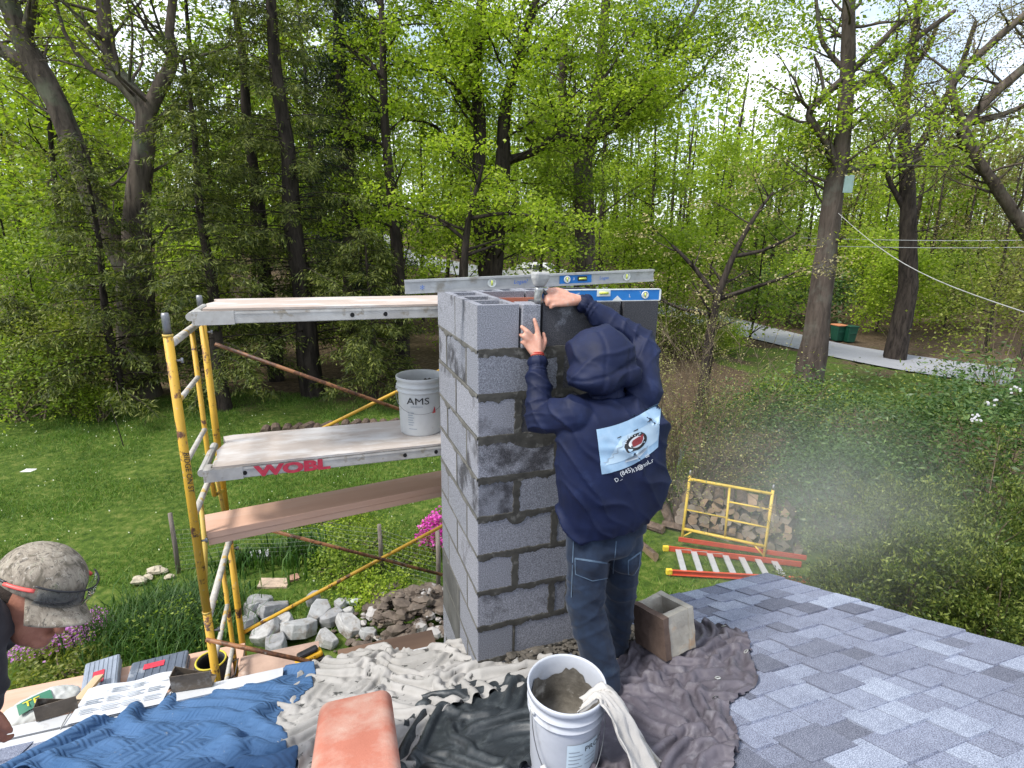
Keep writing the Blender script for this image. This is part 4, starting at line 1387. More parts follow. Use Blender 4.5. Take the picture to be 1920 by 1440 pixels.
# left understorey
shrub('understorey_shrub', 'bright green leafy shrub at the far left edge of the lawn', GY(30, 14.2), 2.3, 1.4, 1.5, 201, LEAF_G, 170, 26, .1, .06, .2)
shrub('understorey_shrub', 'loose olive shrub before the massive old tree, left of its foot', GY(130, 15), 1.6, 1.2, 1.9, 202, LEAF_O, 150, 24, .1, .06, .22)
shrub('understorey_shrub', 'small yellow-green bush on the lawn edge below the old tree', GY(178, 14.4), .55, .5, .62, 203, LEAF_M, 90, 22, .06, .03, .1)
shrub('understorey_shrub', 'tiny yellow-green bush left of the small one on the lawn edge', GY(128, 14.6), .45, .4, .55, 204, LEAF_M, 70, 22, .06, .03, .1)
shrub('understorey_shrub', 'wide shady thicket behind the old tree at left', GY(120, 20), 4.2, 1.6, 3.0, 205, LEAF_G, 260, 24, .13, .08, .3)
shrub('understorey_shrub', 'dim thicket behind the scaffold posts', GY(400, 20), 3.6, 1.4, 2.4, 206, LEAF_O, 200, 24, .13, .08, .3)
shrub('understorey_shrub', 'thicket behind the pine and slender maple', GY(690, 24), 3.6, 1.6, 2.6, 207, LEAF_G, 200, 24, .14, .09, .3)
shrub('understorey_shrub', 'lime thicket behind the worker and chimney top', GY(1080, 22), 3.2, 1.6, 2.6, 208, LEAF_M, 200, 24, .13, .09, .28)
for k, (X, y, rx, rz, lf, lab) in enumerate(((1215, 27, 1.8, 1.9, LEAF_M, 'lime roadside bush just right of the chimney top'), (1290, 25, 1.8, 1.7, LEAF_O, 'olive roadside bush behind the bare shrub'), (1335, 27, 1.4, .9, LEAF_M, 'lime bush on the near verge left of the roadside tree')  )):
    shrub('roadside_bush', lab, GY(X, y), rx, rx * .7, rz, 260 + k, lf, 150, 24, .12, .07, .24, zc=.6)
# right
shrub('evergreen_shrub', 'broad blue-green shrub bank in the middle right below the road', GY(1560, 11.5), 2.6, 1.8, 1.5, 211, LEAF_D, 300, 34, .09, .035, .2, zc=.5)
shrub('evergreen_shrub', 'dark green shrub nearest the firewood on the right', GY(1600, 8.8), 1.15, .9, 1.25, 212, LEAF_D, 190, 34, .08, .03, .17, zc=.5)
shrub('rhododendron', 'large dark rhododendron with a few white flowers at right edge', GY(1910, 9), 1.9, 1.7, 2.1, 213, LEAF_D, 330, 34, .11, .04, .2, zc=.6)
shrub('evergreen_shrub', 'grey-green spreading shrub between the road and the rhododendron', GY(1790, 12.5), 2.0, 1.4, 1.35, 214, LEAF_Y, 230, 28, .09, .035, .22, zc=.5)
shrub('evergreen_shrub', 'olive twiggy shrub at the upper right below the wires', GY(1900, 15), 2.6, 1.6, 3.6, 215, LEAF_O, 230, 24, .09, .05, .28, zc=.6)
shrub('evergreen_shrub', 'shrub crowding behind the dust on the right slope', GY(1680, 9.6), 1.8, 1.2, 1.1, 219, LEAF_D, 230, 34, .085, .033, .18, zc=.5)
shrub('bright_sapling', 'sunlit lime sapling behind the green bins', GY(1665, 36), 2.6, 1.6, 3.2, 216, LEAF_M, 170, 26, .2, .14, .34, cat='tree', zc=.8)
shrub('understorey_shrub', 'dark shady bush behind the road left of the roadside tree', GY(1470, 40), 5, 2, 2.6, 217, LEAF_D, 180, 24, .25, .15, .4)
shrub('understorey_shrub', 'dark brushy bank behind the bins at upper right', GY(1820, 40), 7, 2, 2.4, 218, LEAF_O, 240, 24, .22, .12, .45)
for i, (X, y, rx, rz, lab) in enumerate(((1690, 6.3, .6, .75, 'clipped yew bush nearest the red ladder'), (1790, 6.2, .85, .95, 'rounded yew bush second from the ladder'), (1900, 6.0, 1.0, 1.05, 'yew bush third from the ladder, below the rake edge'), (2040, 5.6, 1.0, 1.05, 'yew bush cut by the right edge of the picture'), (1740, 7.6, 1.0, 1.05, 'yew bush behind the row along the roof edge'), (1920, 7.3, 1.1, 1.2, 'yew bush under the rhododendron'))):
    shrub('yew_bush', lab, GY(X, y), rx, rx * .85, rz, 230 + i, LEAF_Y, 300, 46, .06, .022, .05, zc=.5, lumpy=.95, hollow=.72, group='yew bushes along the rake of the roof', up=.5)
shrub('evergreen_shrub', 'soft mid-green shrub filling the slope behind the yellow frame', GY(1440, 11.5), 1.7, 1.3, 1.25, 220, LEAF_D, 230, 32, .08, .035, .18, zc=.5)
shrub('evergreen_shrub', 'soft green shrub at the foot of the roadside tree', GY(1500, 15), 1.8, 1.2, .9, 221, LEAF_G, 170, 28, .08, .045, .18, zc=.5)
# bare shrub: arching grey stems with tan buds
def bare_shrub():
    rg = np.random.default_rng(77)
    c = GY(1300, 9.6)
    t = thing('bare_shrub', 'tall bare shrub of arching grey-brown stems right of the worker', 'shrub', c)
    polys, tips = [], []
    cfg = dict(kids=5, ang=.5, wob=.12, up=.02, flatten=.9, side=1.0, seg=.22, klen=1.2)
    for k in range(21):
        an = rg.uniform(0, 2 * np.pi)
        d = Vector((math.cos(an) * .6 + .02, math.sin(an) * .5, 1.0))
        grow(rg, Vector((rg.normal(0, .12), rg.normal(0, .1), -.05)), d, rg.uniform(1.6, 3.2), .019, 2, cfg, polys, tips)
    V, F = tubes_np(polys, 5, .5, 3)
    put('stems', np_mesh('stems', V, F, TWIG, True), t)
    T = np.array([tuple(q) for q, _ in tips])
    C = np.repeat(T, 3, 0) + rg.normal(0, .06, (len(T) * 3, 3))
    V, F = leaves_np(rg, C, .036, .022, .0)
    put('foliage', np_mesh('foliage', V, F, leaf_mat('tan bud', [(0, (0.2, 0.2, 0.06)), (.6, (0.34, 0.33, 0.11)), (1, (0.5, 0.44, 0.24))], .4)), t)
bare_shrub()
# white rhododendron blossoms are parts of that bush: small clusters facing the road
rh = [o for o in COL.objects if o.name.startswith('rhododendron')][0]
r = random.Random(8)
for k in range(6):
    b = MB()
    cx, cz = r.uniform(-1.6, .5), r.uniform(2.4, 3.1)
    for j in range(7):
        a = r.uniform(0, 6.28)
        q = Vector((cx + .06 * math.cos(a), -1.2 + r.uniform(-.05, .05), cz + .05 * math.sin(a)))
        b.box(q.x - .012, q.x + .012, q.y - .008, q.y + .008, q.z - .011, q.z + .011, None)
    b.build('blossom', basic('white blossom', (0.75, 0.73, 0.76), (0.6, 0.58, 0.62), 10, .7, 0), rh)
# ------------------------------------------------------------------ people
def prim_caps(b, p0, p1, r0, r1, n=14):
    p0, p1 = Vector(p0), Vector(p1)
    ax = p1 - p0
    L = ax.length
    if L < 1e-5:
        ax, L = Vector((0, 0, 1)), 1e-5
    d = ax / L
    pts, rad = [], []
    for k in range(5, 0, -1):
        a = math.pi / 2 * k / 5.01
        pts.append(p0 - d * r0 * math.sin(a)); rad.append(r0 * math.cos(a))
    for k in range(5):
        f = k / 4
        pts.append(p0.lerp(p1, f)); rad.append(r0 + (r1 - r0) * f)
    for k in range(1, 6):
        a = math.pi / 2 * k / 5.01
        pts.append(p1 + d * r1 * math.sin(a)); rad.append(r1 * math.cos(a))
    b.tube(pts, rad, n)
def prim_ell(b, c, ax, rad, n=20):
    """ellipsoid: ax = three axis vectors, rad = three radii"""
    c = Vector(c)
    vs, fs = [], []
    m = n // 2
    for i in range(m + 1):
        ph = -math.pi / 2 + math.pi * (i + .02) / (m + .04)
        for k in range(n):
            th = 2 * math.pi * k / n
            vs.append(c + ax[0] * (rad[0] * math.cos(ph) * math.cos(th)) + ax[1] * (rad[1] * math.cos(ph) * math.sin(th)) + ax[2] * (rad[2] * math.sin(ph)))
    for i in range(m):
        for k in range(n):
            a, d = i * n + k, i * n + (k + 1) % n
            fs.append((a, d, d + n, a + n))
    fs.append(tuple(range(n - 1, -1, -1)))
    fs.append(tuple(m * n + k for k in range(n)))
    b.add(vs, fs)
def fuse(b, voxel, smooth=3):
    """overlapping shapes -> one continuous skin (verts as numpy, faces)"""
    me = bpy.data.meshes.new('tmp')
    me.from_pydata(b.v, [], b.f)
    bm = bmesh.new(); bm.from_mesh(me); bmesh.ops.recalc_face_normals(bm, faces=bm.faces); bm.to_mesh(me); bm.free()
    o = bpy.data.objects.new('tmp', me)
    COL.objects.link(o)
    md = o.modifiers.new('r', 'REMESH')
    md.mode = 'VOXEL'
    md.voxel_size = voxel
    if smooth:
        sm = o.modifiers.new('s', 'SMOOTH'); sm.iterations = smooth; sm.factor = .5
    dg = bpy.context.evaluated_depsgraph_get()
    res = bpy.data.meshes.new_from_object(o.evaluated_get(dg))
    bpy.data.objects.remove(o); bpy.data.meshes.remove(me)
    return res
def finish(me, name, mats, parent, disp=None, org=None):
    me.name = name
    me.materials.clear()
    for m in (mats if isinstance(mats, (list, tuple)) else [mats]):
        me.materials.append(m)
    if disp is not None:
        nr = [w.normal.copy() for w in me.vertices]
        for w, q in zip(me.vertices, nr):
            w.co = w.co + q * disp(w.co)
    if org is not None:
        for w in me.vertices:
            w.co = w.co - org
    me.polygons.foreach_set('use_smooth', [True] * len(me.polygons))
    me.update()
    return put(name, me, parent)
def crease(p, dirv, freq, seed, sharp=1.6):
    """ridged folds running across dirv"""
    w = noise.noise_vector(p * 4.5 + Vector((seed, 0, 0))) * .35
    s = (p + w * .12).dot(dirv) * freq + 1.3 * noise.noise(p * 7 + Vector((0, seed, 0)))
    return (1 - abs(math.sin(s))) ** sharp
def skin_mat():
    m, t, bs, out = new_mat('skin')
    v = coords(t)
    c = ramp(t, noise_tex(t, v, 28, 4, .6), [(.3, (.48, .22, .15)), (.7, (.6, .33, .24))])
    c = mixc(t, ramp(t, noise_tex(t, v, 60, 4, .7), [(.56, (0, 0, 0)), (.68, (.6, .6, .6))]), c, (.5, .44, .38))
    t.links.new(c, bs.inputs['Base Color'])
    bs.inputs['Roughness'].default_value = .55
    bs.inputs['Subsurface Weight'].default_value = .12
    bs.inputs['Subsurface Radius'].default_value = (.01, .004, .002)
    bump(t, bs, noise_tex(t, v, 120, 3, .6), .25, .001)
    return m
SKIN = skin_mat()
def cloth_mat(name, c1, c2, sc=14, rough=.75, weave=700, worn=None, wornlo=.55, sheen=.1):
    m, t, bs, out = new_mat(name)
    v = coords(t)
    c = ramp(t, noise_tex(t, v, sc, 5, .6), [(.3, c2), (.7, c1)])
    if worn:
        c = mixc(t, ramp(t, noise_tex(t, v, 9, 6, .65), [(wornlo, (0, 0, 0)), (wornlo + .16, (.75, .75, .75))]), c, worn)
    t.links.new(c, bs.inputs['Base Color'])
    bs.inputs['Roughness'].default_value = rough
    bs.inputs['Sheen Weight'].default_value = sheen
    bs.inputs['Specular IOR Level'].default_value = .3
    bump(t, bs, noise_tex(t, v, weave, 2, .6), .25, .0012)
    return m
NAVY = cloth_mat('navy shell fabric', (.006, .0125, .05), (.003, .006, .026), 9, .65, 500, (.018, .03, .085), .62, .0)
DENIM = cloth_mat('faded denim', (.014, .028, .058), (.006, .012, .027), 16, .85, 420, (.042, .07, .105), .6)
JEAN_SEAM = cloth_mat('denim seam', (.10, .15, .21), (.04, .07, .12), 30, .85, 420)
BOOT = basic('dusty boot leather', (.16, .12, .09), (.07, .05, .04), 20, .8, .4, stain=(.35, .33, .3), stain_scale=9, stain_lo=.5, stain_hi=.62)
EX, EY, EZ = _u, _v, Vector((0, 0, 1))
def A(X, Y, b):
    return at_b(X, Y, b)
# joints of the mason, standing on the roof and reaching onto the chimney
J = dict(pel=A(1136, 985, 1.95), neck=A(1140, 742, 1.99), head=A(1127, 676, 2.03),
         Ls=A(1072, 778, 1.95), Le=A(1012, 785, 2.10), Lw=A(1008, 672, 2.225),
         Rs=A(1204, 738, 1.97), Re=A(1203, 640, 2.14), Rw=A(1090, 565, 2.275),
         Lh=A(1102, 1012, 1.95), Rh=A(1168, 1005, 1.97), Lk=A(1098, 1140, 1.90), Rk=A(1163, 1110, 2.05))
La = hp((J['Lk'].dot(_u)) + .055, 1.80, 0); La.z = CAMH + roof_z(1.80) + .10
Ra = hp((J['Rk'].dot(_u)) + .02, 2.10, 0); Ra.z = CAMH + roof_z(2.10) + .10
chest = A(1143, 825, 1.95)
body = MB()
prim_ell(body, J['head'], (EX, EY, EZ), (.072, .092, .105))
prim_caps(body, J['head'] + Vector((0, 0, -.06)), J['neck'] + Vector((0, 0, -.05)), .05, .055)
prim_caps(body, J['Ls'].lerp(chest, .45), J['Rs'].lerp(chest, .45), .055, .055)
prim_caps(body, chest, J['pel'], .085, .078)
prim_caps(body, J['Lh'], J['Rh'], .07, .07)
for s in 'LR':
    prim_caps(body, J[s + 's'], J[s + 'e'], .045, .037)
    prim_caps(body, J[s + 'e'], J[s + 'w'], .037, .026)
    prim_caps(body, J[s + 'h'], J[s + 'k'], .07, .05)
prim_caps(body, J['Lk'], La, .05, .038)
prim_caps(body, J['Rk'], Ra, .05, .038)
FS = 1.14
def hand(b, wrist, palm, fingers):
    """palm = [(point, r)...] knuckles; fingers = list of chains [(point, r)...]"""
    for q, r_ in palm:
        prim_caps(b, wrist, q, .0235, r_)
    for i in range(len(palm) - 1):
        prim_caps(b, palm[i][0], palm[i + 1][0], palm[i][1], palm[i + 1][1])
    for ch in fingers:
        for (p, rp), (q, rq) in zip(ch, ch[1:]):
            prim_caps(b, p, q, rp * FS, rq * FS, 10)
# left hand: index finger pressed up along the filler piece, three fingers hooked round its left edge
kn = [(A(1010, 634, 2.247), .015), (A(1001, 636, 2.252), .0155), (A(994, 643, 2.252), .0145), (A(991, 652, 2.25), .013)]
hand(body, A(1008, 668, 2.228), kn, [
    [(kn[0][0], .0125), (A(1007, 616, 2.258), .0105), (A(1002, 599, 2.270), .008)],
    [(kn[1][0], .0125), (A(988, 621, 2.256), .0105), (A(978, 613, 2.274), .0085)],
    [(kn[2][0], .012), (A(982, 631, 2.256), .010), (A(976, 628, 2.276), .008)],
    [(kn[3][0], .0105), (A(983, 643, 2.256), .009), (A(978, 642, 2.274), .0072)],
    [(A(1016, 655, 2.24), .0125), (A(1022, 640, 2.255), .0105), (A(1019, 626, 2.270), .0085)]])
# right hand: closed round the tool handle lying on the chimney top
kr = [(A(1047, 549, 2.300), .015), (A(1043, 557, 2.290), .0155), (A(1045, 565, 2.280), .014), (A(1051, 571, 2.270), .0125)]
hand(body, A(1086, 563, 2.275), kr, [
    [(kr[0][0], .0125), (A(1029, 547, 2.310), .0105), (A(1022, 556, 2.315), .0085)],
    [(kr[1][0], .0125), (A(1026, 556, 2.295), .0105), (A(1021, 564, 2.300), .0085)],
    [(kr[2][0], .012), (A(1029, 564, 2.280), .010), (A(1026, 571, 2.285), .008)],
    [(kr[3][0], .0105), (A(1037, 572, 2.270), .009), (A(1033, 577, 2.275), .0072)],
    [(A(1062, 550, 2.310), .0125), (A(1045, 543, 2.325), .0105), (A(1030, 543, 2.330), .0085)]])
org = J['pel'].copy(); org.z = La.z - .1
mason = finish(fuse(body, .0058, 3), 'person', SKIN, None, None, org)
mason.location = org
tag(mason, 'mason in navy hooded jacket and jeans, back turned, setting a piece into the chimney', 'person')
def worn(me, name, mat, disp=None, parent=mason, o_=org):
    return finish(me, name, mat, parent, disp, o_)
# jacket
jk = MB()
def sect(y, x0, x1, b, dep, hz):
    c = (A(x0, y, b) + A(x1, y, b)) / 2
    w = (A(x1, y, b) - A(x0, y, b)).length / 2
    prim_ell(jk, c, (EX, EY, EZ), (w, dep, hz), 24)
SEC = [(738, 1088, 1196, 1.99, .075), (750, 1066, 1214, 1.985, .10), (768, 1054, 1232, 1.975, .12), (800, 1048, 1241, 1.96, .122), (850, 1047, 1241, 1.95, .128), (900, 1049, 1243, 1.945, .132), (935, 1052, 1241, 1.945, .13), (960, 1056, 1228, 1.945, .127), (976, 1060, 1212, 1.95, .122), (983, 1064, 1204, 1.952, .118)]
vs, fs = [], []
NS, NR = 44, 40
ky = [q[0] for q in SEC]
for i in range(NS + 1):
    yy = ky[0] + (ky[-1] - ky[0]) * i / NS
    x0, x1, bb, dp = [float(np.interp(yy, ky, [q[j] for q in SEC])) for j in (1, 2, 3, 4)]
    c = (A(x0, yy, bb) + A(x1, yy, bb)) / 2
    w = (A(x1, yy, bb) - A(x0, yy, bb)).length / 2
    for k in range(NR):
        th = 2 * math.pi * k / NR
        cx, cs = math.cos(th), math.sin(th)
        ex = 2 / 2.5
        vs.append(c + EX * (w * math.copysign(abs(cx) ** ex, cx)) + EY * (dp * math.copysign(abs(cs) ** ex, cs)) + EZ * (.02 * cx * (i / NS) ** 3))
for i in range(NS):
    for k in range(NR):
        a, d = i * NR + k, i * NR + (k + 1) % NR
        fs.append((a, a + NR, d + NR, d))
fs.append(tuple(range(NR))); fs.append(tuple(NS * NR + k for k in range(NR - 1, -1, -1)))
jk.add(vs, fs)
prim_caps(jk, J['Ls'] + EX * .01, J['Le'], .082, .066)
prim_caps(jk, J['Le'], J['Lw'].lerp(J['Le'], .12), .066, .044)
prim_caps(jk, J['Rs'], J['Re'], .086, .068)
prim_caps(jk, J['Re'], J['Rw'].lerp(J['Re'], .1), .068, .043)
lu = (J['Lw'] - J['Le']).normalized(); ru = (J['Rw'] - J['Re']).normalized()
def jdisp(p):
    k1, k2 = .5 + .5 * noise.noise(p * 3.2 + Vector((7, 0, 0))), .5 + .5 * noise.noise(p * 3.7 + Vector((0, 13, 0)))
    d = 0.034 * k1 * k1 * 1.6 * (crease(p, Vector((.6, .1, .78)), 16, 2, 2.6) - .22) + 0.018 * k2 * k2 * 1.6 * (crease(p, Vector((.75, .1, .6)), 34, 22, 2.6) - .22) + 0.005 * noise.noise(p * 9)
    la = (p - J['Le']).length; ra = (p - J['Re']).length
    if la < .2:
        d += .013 * (1 - la / .2) * (crease(p, lu, 62, 5, 2.2) - .3)
    if ra < .24:
        d += .013 * (1 - ra / .24) * (crease(p, ru, 58, 6, 2.2) - .3)
    for w_, dr in ((J['Lw'], lu), (J['Rw'], ru)):
        q = (p - w_).length
        if q < .085:
            d += .006 * (crease(p, dr, 190, 8) - .4)
    hem = p.z - (A(1136, 985, 1.95).z)
    if abs(hem) < .14:
        d += .010 * (1 - abs(hem) / .14) * noise.noise(Vector((p.x * 22, p.y * 22, p.z * 5)))
    return d
jm = fuse(jk, .0062, 3)
jacket = worn(jm, 'jacket', NAVY, jdisp)
# hood drawn over the head, with its own panel seams
hd = MB()
hc = A(1127, 672, 2.03)
tilt = (EZ * .96 - EY * .28).normalized()
fw = tilt.cross(EX)
prim_ell(hd, hc + EZ * .004, (EX, fw, tilt), (.142, .152, .134), 28)
prim_ell(hd, A(1124, 700, 1.985), (EX, EY, EZ), (.136, .12, .085), 28)
prim_ell(hd, A(1098, 708, 1.985), (EX, EY, EZ), (.085, .105, .06), 24)
prim_ell(hd, A(1160, 700, 1.975), (EX, EY, EZ), (.085, .11, .06), 24)
prim_caps(hd, A(1132, 705, 2.0), A(1140, 752, 2.0), .07, .085)
def hdisp(p):
    d = .020 * (.5 + .5 * noise.noise(p * 4)) * (crease(p, Vector((.75, .2, .55)), 19, 31, 2.6) - .2) + .014 * (.5 + .5 * noise.noise(p * 5 + Vector((3, 3, 3)))) * (crease(p, Vector((-.5, .3, .8)), 26, 37, 2.6) - .2) + .008 * noise.noise(p * 8)
    x = (p - hc).dot(EX)
    for s0 in (-.055, .05):
        d -= .004 * math.exp(-((x - s0 - .015 * math.sin((p - hc).z * 12)) / .006) ** 2)
    z = (p - hc).dot(EZ)
    d -= .005 * math.exp(-((z + .02 - x * .35 - .5 * x * x) / .008) ** 2)
    return d
worn(fuse(hd, .007, 3), 'hood', NAVY, hdisp)
# cuffs gathered with elastic
for w_, dr in ((J['Lw'], lu), (J['Rw'], ru)):
    b = MB()
    x_ = dr.orthogonal().normalized(); y_ = dr.cross(x_)
    vs, fs = [], []
    n, m = 40, 7
    for i in range(m):
        f = i / (m - 1)
        for k in range(n):
            a = 2 * math.pi * k / n
            rr = (.036 + .008 * math.sin(f * math.pi)) * (1 + .07 * math.sin(k * 2.7 + i * .6) + .04 * math.sin(k * 5.1))
            vs.append(w_ - dr * (.045 * (1 - f) - .004) + (x_ * math.cos(a) + y_ * math.sin(a)) * rr - org)
    for i in range(m - 1):
        for k in range(n):
            a, d = i * n + k, i * n + (k + 1) % n
            fs.append((a, d, d + n, a + n))
    b.add(vs, fs)
    b.build('cuff', NAVY, mason, smooth=True)
# red cord round the left wrist
b = MB()
x_ = lu.orthogonal().normalized(); y_ = lu.cross(x_)
for off, rr in ((.012, .0285), (.020, .0275)):
    c0 = J['Lw'] + lu * off - org
    b.tube([c0 + (x_ * math.cos(2 * math.pi * k / 24) + y_ * math.sin(2 * math.pi * k / 24)) * rr for k in range(25)], .0026, 6, False)
b.build('wrist_cord', basic('red cord', (.62, .08, .06), (.45, .04, .03), 60, .6, .1), mason, smooth=True)
# jeans
jn = MB()
prim_ell(jn, A(1136, 1010, 1.955), (EX, EY, EZ), (.148, .118, .085), 24)
prim_caps(jn, A(1095, 985, 1.955), A(1178, 980, 1.955), .085, .085)
prim_ell(jn, A(1100, 1042, 1.93), (EX, EY, EZ), (.085, .10, .10), 20)
prim_ell(jn, A(1168, 1036, 1.95), (EX, EY, EZ), (.078, .10, .10), 20)
prim_caps(jn, J['Lh'] + EX * -.004, J['Lk'], .097, .086)
prim_caps(jn, J['Lk'], La + EZ * .0 + EX * .0, .086, .08)
prim_caps(jn, J['Rh'], J['Rk'], .093, .08)
prim_caps(jn, J['Rk'], Ra, .08, .075)
def ndisp(p):
    d = .005 * noise.noise(p * 8) + .006 * (crease(p, Vector((.3, .1, .95)), 30, 12) - .35)
    kz = p.z - La.z
    if kz < .42:
        d += .010 * (1 - kz / .42) * (.5 + .5 * noise.noise(p * 6)) * (crease(p, Vector((.55, .2, .8)), 38, 15, 2.2) - .25)
    if (p - J['Lk']).length < .16:
        d += .005 * (crease(p, Vector((-.4, .1, .9)), 44, 16, 2.2) - .25)
    return d
nm_ = fuse(jn, .008, 4)
jeans = worn(nm_, 'jeans', DENIM, ndisp)
# boots
for k, an in enumerate((La, Ra)):
    b = MB()
    g = Vector((an.x, an.y, 0)); bb = an.dot(_v)
    sl = Vector((_v.x, _v.y, -SLOPE)).normalized()
    up = Vector((_v.x * SLOPE, _v.y * SLOPE, 1)).normalized()
    c0 = hp(an.dot(_u), bb, roof_z(bb)) + up * .014
    prim_ell(b, c0 + up * .045 - sl * .02, (_u, sl, up), (.042, .06, .05), 18)
    prim_ell(b, c0 + up * .035 + sl * .11, (_u, sl, up), (.047, .10, .036), 18)
    prim_caps(b, c0 + up * .04 - sl * .01, an + EZ * .06, .043, .045)
    boot = worn(fuse(b, .006, 2), 'boot', BOOT)
    s = MB()
    P = [(.046 * math.cos(a) * (1 + .1 * math.sin(a)), .155 * math.sin(a)) for a in [2 * math.pi * i / 24 for i in range(24)]]
    Mx = Matrix.Translation(c0 - org + sl * .055) @ Matrix((( _u.x, sl.x, up.x, 0), (_u.y, sl.y, up.y, 0), (_u.z, sl.z, up.z, 0), (0, 0, 0, 1)))
    s.prism(P, -.002, .016, Mx)
    s.build('sole', basic('pale boot sole', (.4, .36, .3), (.25, .22, .18), 20, .9, .2), boot)
# prints on the back of the jacket: laid on the cloth itself
def bvh_of(o):
    me = o.data
    return BVHTree.FromPolygons([tuple(w.co + org) for w in me.vertices], [tuple(q.vertices) for q in me.polygons])
JB, NB = bvh_of(jacket), bvh_of(jeans)
EYE = Vector((0, 0, CAMH))
def onto(bv, X, Y, off):
    d = ray(X, Y).normalized()
    h, n_, i_, dist = bv.ray_cast(EYE, d)
    if h is None:
        h2 = bv.find_nearest(EYE + d * 2.05)
        h, n_ = h2[0], h2[1]
    if n_.dot(d) > 0:
        n_ = -n_
    return h + n_ * off - org
def bez(p, q, r_, f):
    return ((1 - f) ** 2 * p[0] + 2 * f * (1 - f) * q[0] + f * f * r_[0], (1 - f) ** 2 * p[1] + 2 * f * (1 - f) * q[1] + f * f * r_[1])
def patch_xy(s, t_):
    top = bez((1118, 805), (1182, 795), (1239, 752), s)
    bot = bez((1128, 889), (1188, 880), (1233, 838), s)
    return (top[0] + (bot[0] - top[0]) * t_, top[1] + (bot[1] - top[1]) * t_)
def grid_print(name, fn, n, m, mat, off, bv=JB, parent=jacket):
    vs = [onto(bv, *fn(i / n, j / m), off) for j in range(m + 1) for i in range(n + 1)]
    fs = [(j * (n + 1) + i, (j + 1) * (n + 1) + i, (j + 1) * (n + 1) + i + 1, j * (n + 1) + i + 1) for j in range(m) for i in range(n)]
    b = MB(); b.add(vs, fs)
    return b.build(name, mat, parent, smooth=True)
def poly_print(name, pts, mat, off, bv=JB, parent=jacket, holes=None):
    """filled outline in photo points, fan-filled from its centre in rings so that it follows the cloth"""
    cx, cy = sum(q[0] for q in pts) / len(pts), sum(q[1] for q in pts) / len(pts)
    vs, fs = [], []
    rings = (0.02, .35, .7, 1.0) if holes is None else (holes, (1 + holes) / 2, 1.0)
    n = len(pts)
    for f in rings:
        for q in pts:
            vs.append(onto(bv, cx + (q[0] - cx) * f, cy + (q[1] - cy) * f, off))
    for r_ in range(len(rings) - 1):
        for k in range(n):
            a, d = r_ * n + k, r_ * n + (k + 1) % n
            fs.append((a, d, d + n, a + n))
    b = MB(); b.add(vs, fs)
    return b.build(name, mat, parent, smooth=True)
M_PB = basic('pale blue print', (.34, .48, .62), (.27, .42, .57), 30, .7, .15, 300)
M_PW = basic('white print', (.74, .76, .76), (.66, .68, .7), 30, .7, 0)
M_PK = basic('black print', (.015, .015, .018), (.02, .02, .02), 30, .6, 0)
M_PR = basic('dark red print', (.25, .035, .04), (.2, .025, .03), 30, .6, 0)
M_PG = basic('grey print', (.3, .34, .38), (.26, .3, .34), 30, .6, 0)
grid_print('back_print', patch_xy, 26, 18, M_PB, .003)
grid_print('back_print', lambda s, t_: patch_xy(.36 + .62 * s - .30 * t_ * (1 - s), .30 + .52 * t_), 16, 12, basic('paler blue print', (.45, .58, .67), (.4, .53, .64), 30, .7, 0), .0042)
def ell_pts(cx, cy, rx, ry, rot, n=30):
    c, s = math.cos(rot), math.sin(rot)
    return [(cx + rx * math.cos(a) * c - ry * math.sin(a) * s, cy + rx * math.cos(a) * s + ry * math.sin(a) * c) for a in [2 * math.pi * k / n for k in range(n)]]
poly_print('emblem', ell_pts(1190.5, 829, 24, 14.5, RAD(-38)), M_PK, .0058)
poly_print('emblem', ell_pts(1191, 828.5, 16.5, 9.5, RAD(-38)), M_PW, .0068)
poly_print('emblem', [(1182, 829), (1184, 825), (1203, 813), (1204, 822), (1200, 830), (1185, 839), (1183, 836)], M_PR, .010)
for k in range(7):
    a = RAD(-170 + k * 17)
    cx, cy = 1190.5 + 20 * math.cos(a + RAD(-10)) * .95, 829 + 13 * math.sin(a) - 9 * math.cos(a) * .6
    poly_print('emblem_lettering', ell_pts(cx, cy, 1.6, .8, RAD(-40), 6), M_PW, .0068)
# stepped brick outline and bricks
steps = [(1130, 868), (1139, 866), (1139, 860), (1149, 857), (1148, 851), (1158, 848), (1157, 841), (1167, 837), (1166, 829), (1176, 824), (1176, 816)]
for p, q in zip(steps, steps[1:]):
    dx, dy = q[0] - p[0], q[1] - p[1]
    l = math.hypot(dx, dy); nx, ny = -dy / l * .45, dx / l * .45
    poly_print('brick_outline', [(p[0] + nx, p[1] + ny), (q[0] + nx, q[1] + ny), (q[0] - nx, q[1] - ny), (p[0] - nx, p[1] - ny)], M_PG, .0056)
for (x, y) in ((1160, 819), (1191, 805.5), (1217.5, 787.5)):
    poly_print('printed_brick', [(x - 4, y + 1.8), (x + 3.6, y - 1.8), (x + 3.8, y + .2), (x - 3.8, y + 3.4)], M_PK, .0056)
poly_print('printed_shadow', [(1172, 862), (1190, 853), (1214, 835), (1212, 842), (1196, 858), (1170, 867)], M_PG, .0054)
def px_text(name, s, x, y, h, rot, mat, off, bv=JB, parent=jacket, shear=0):
    c, si = math.cos(rot), math.sin(rot)
    M = Matrix(((c * h, si * h, 0, x), (si * h, -c * h, 0, y), (0, 0, 1, 0), (0, 0, 0, 1)))
    return text_mesh(name, s, 1.35, mat, parent, M, 0.0, shear, 'LEFT', lambda q: onto(bv, q.x, q.y, off))
px_text('lettering', '(845)', 1163, 893, 9, RAD(-24), M_PW, .0035)
px_text('lettering', '13@aoL.r', 1187, 886, 8, RAD(-29), M_PW, .0035)
px_text('lettering', 'D_', 1154, 904, 8, RAD(-30), M_PW, .0035)
px_text('lettering', '00', 1210, 859, 6.5, RAD(-30), M_PW, .0035)
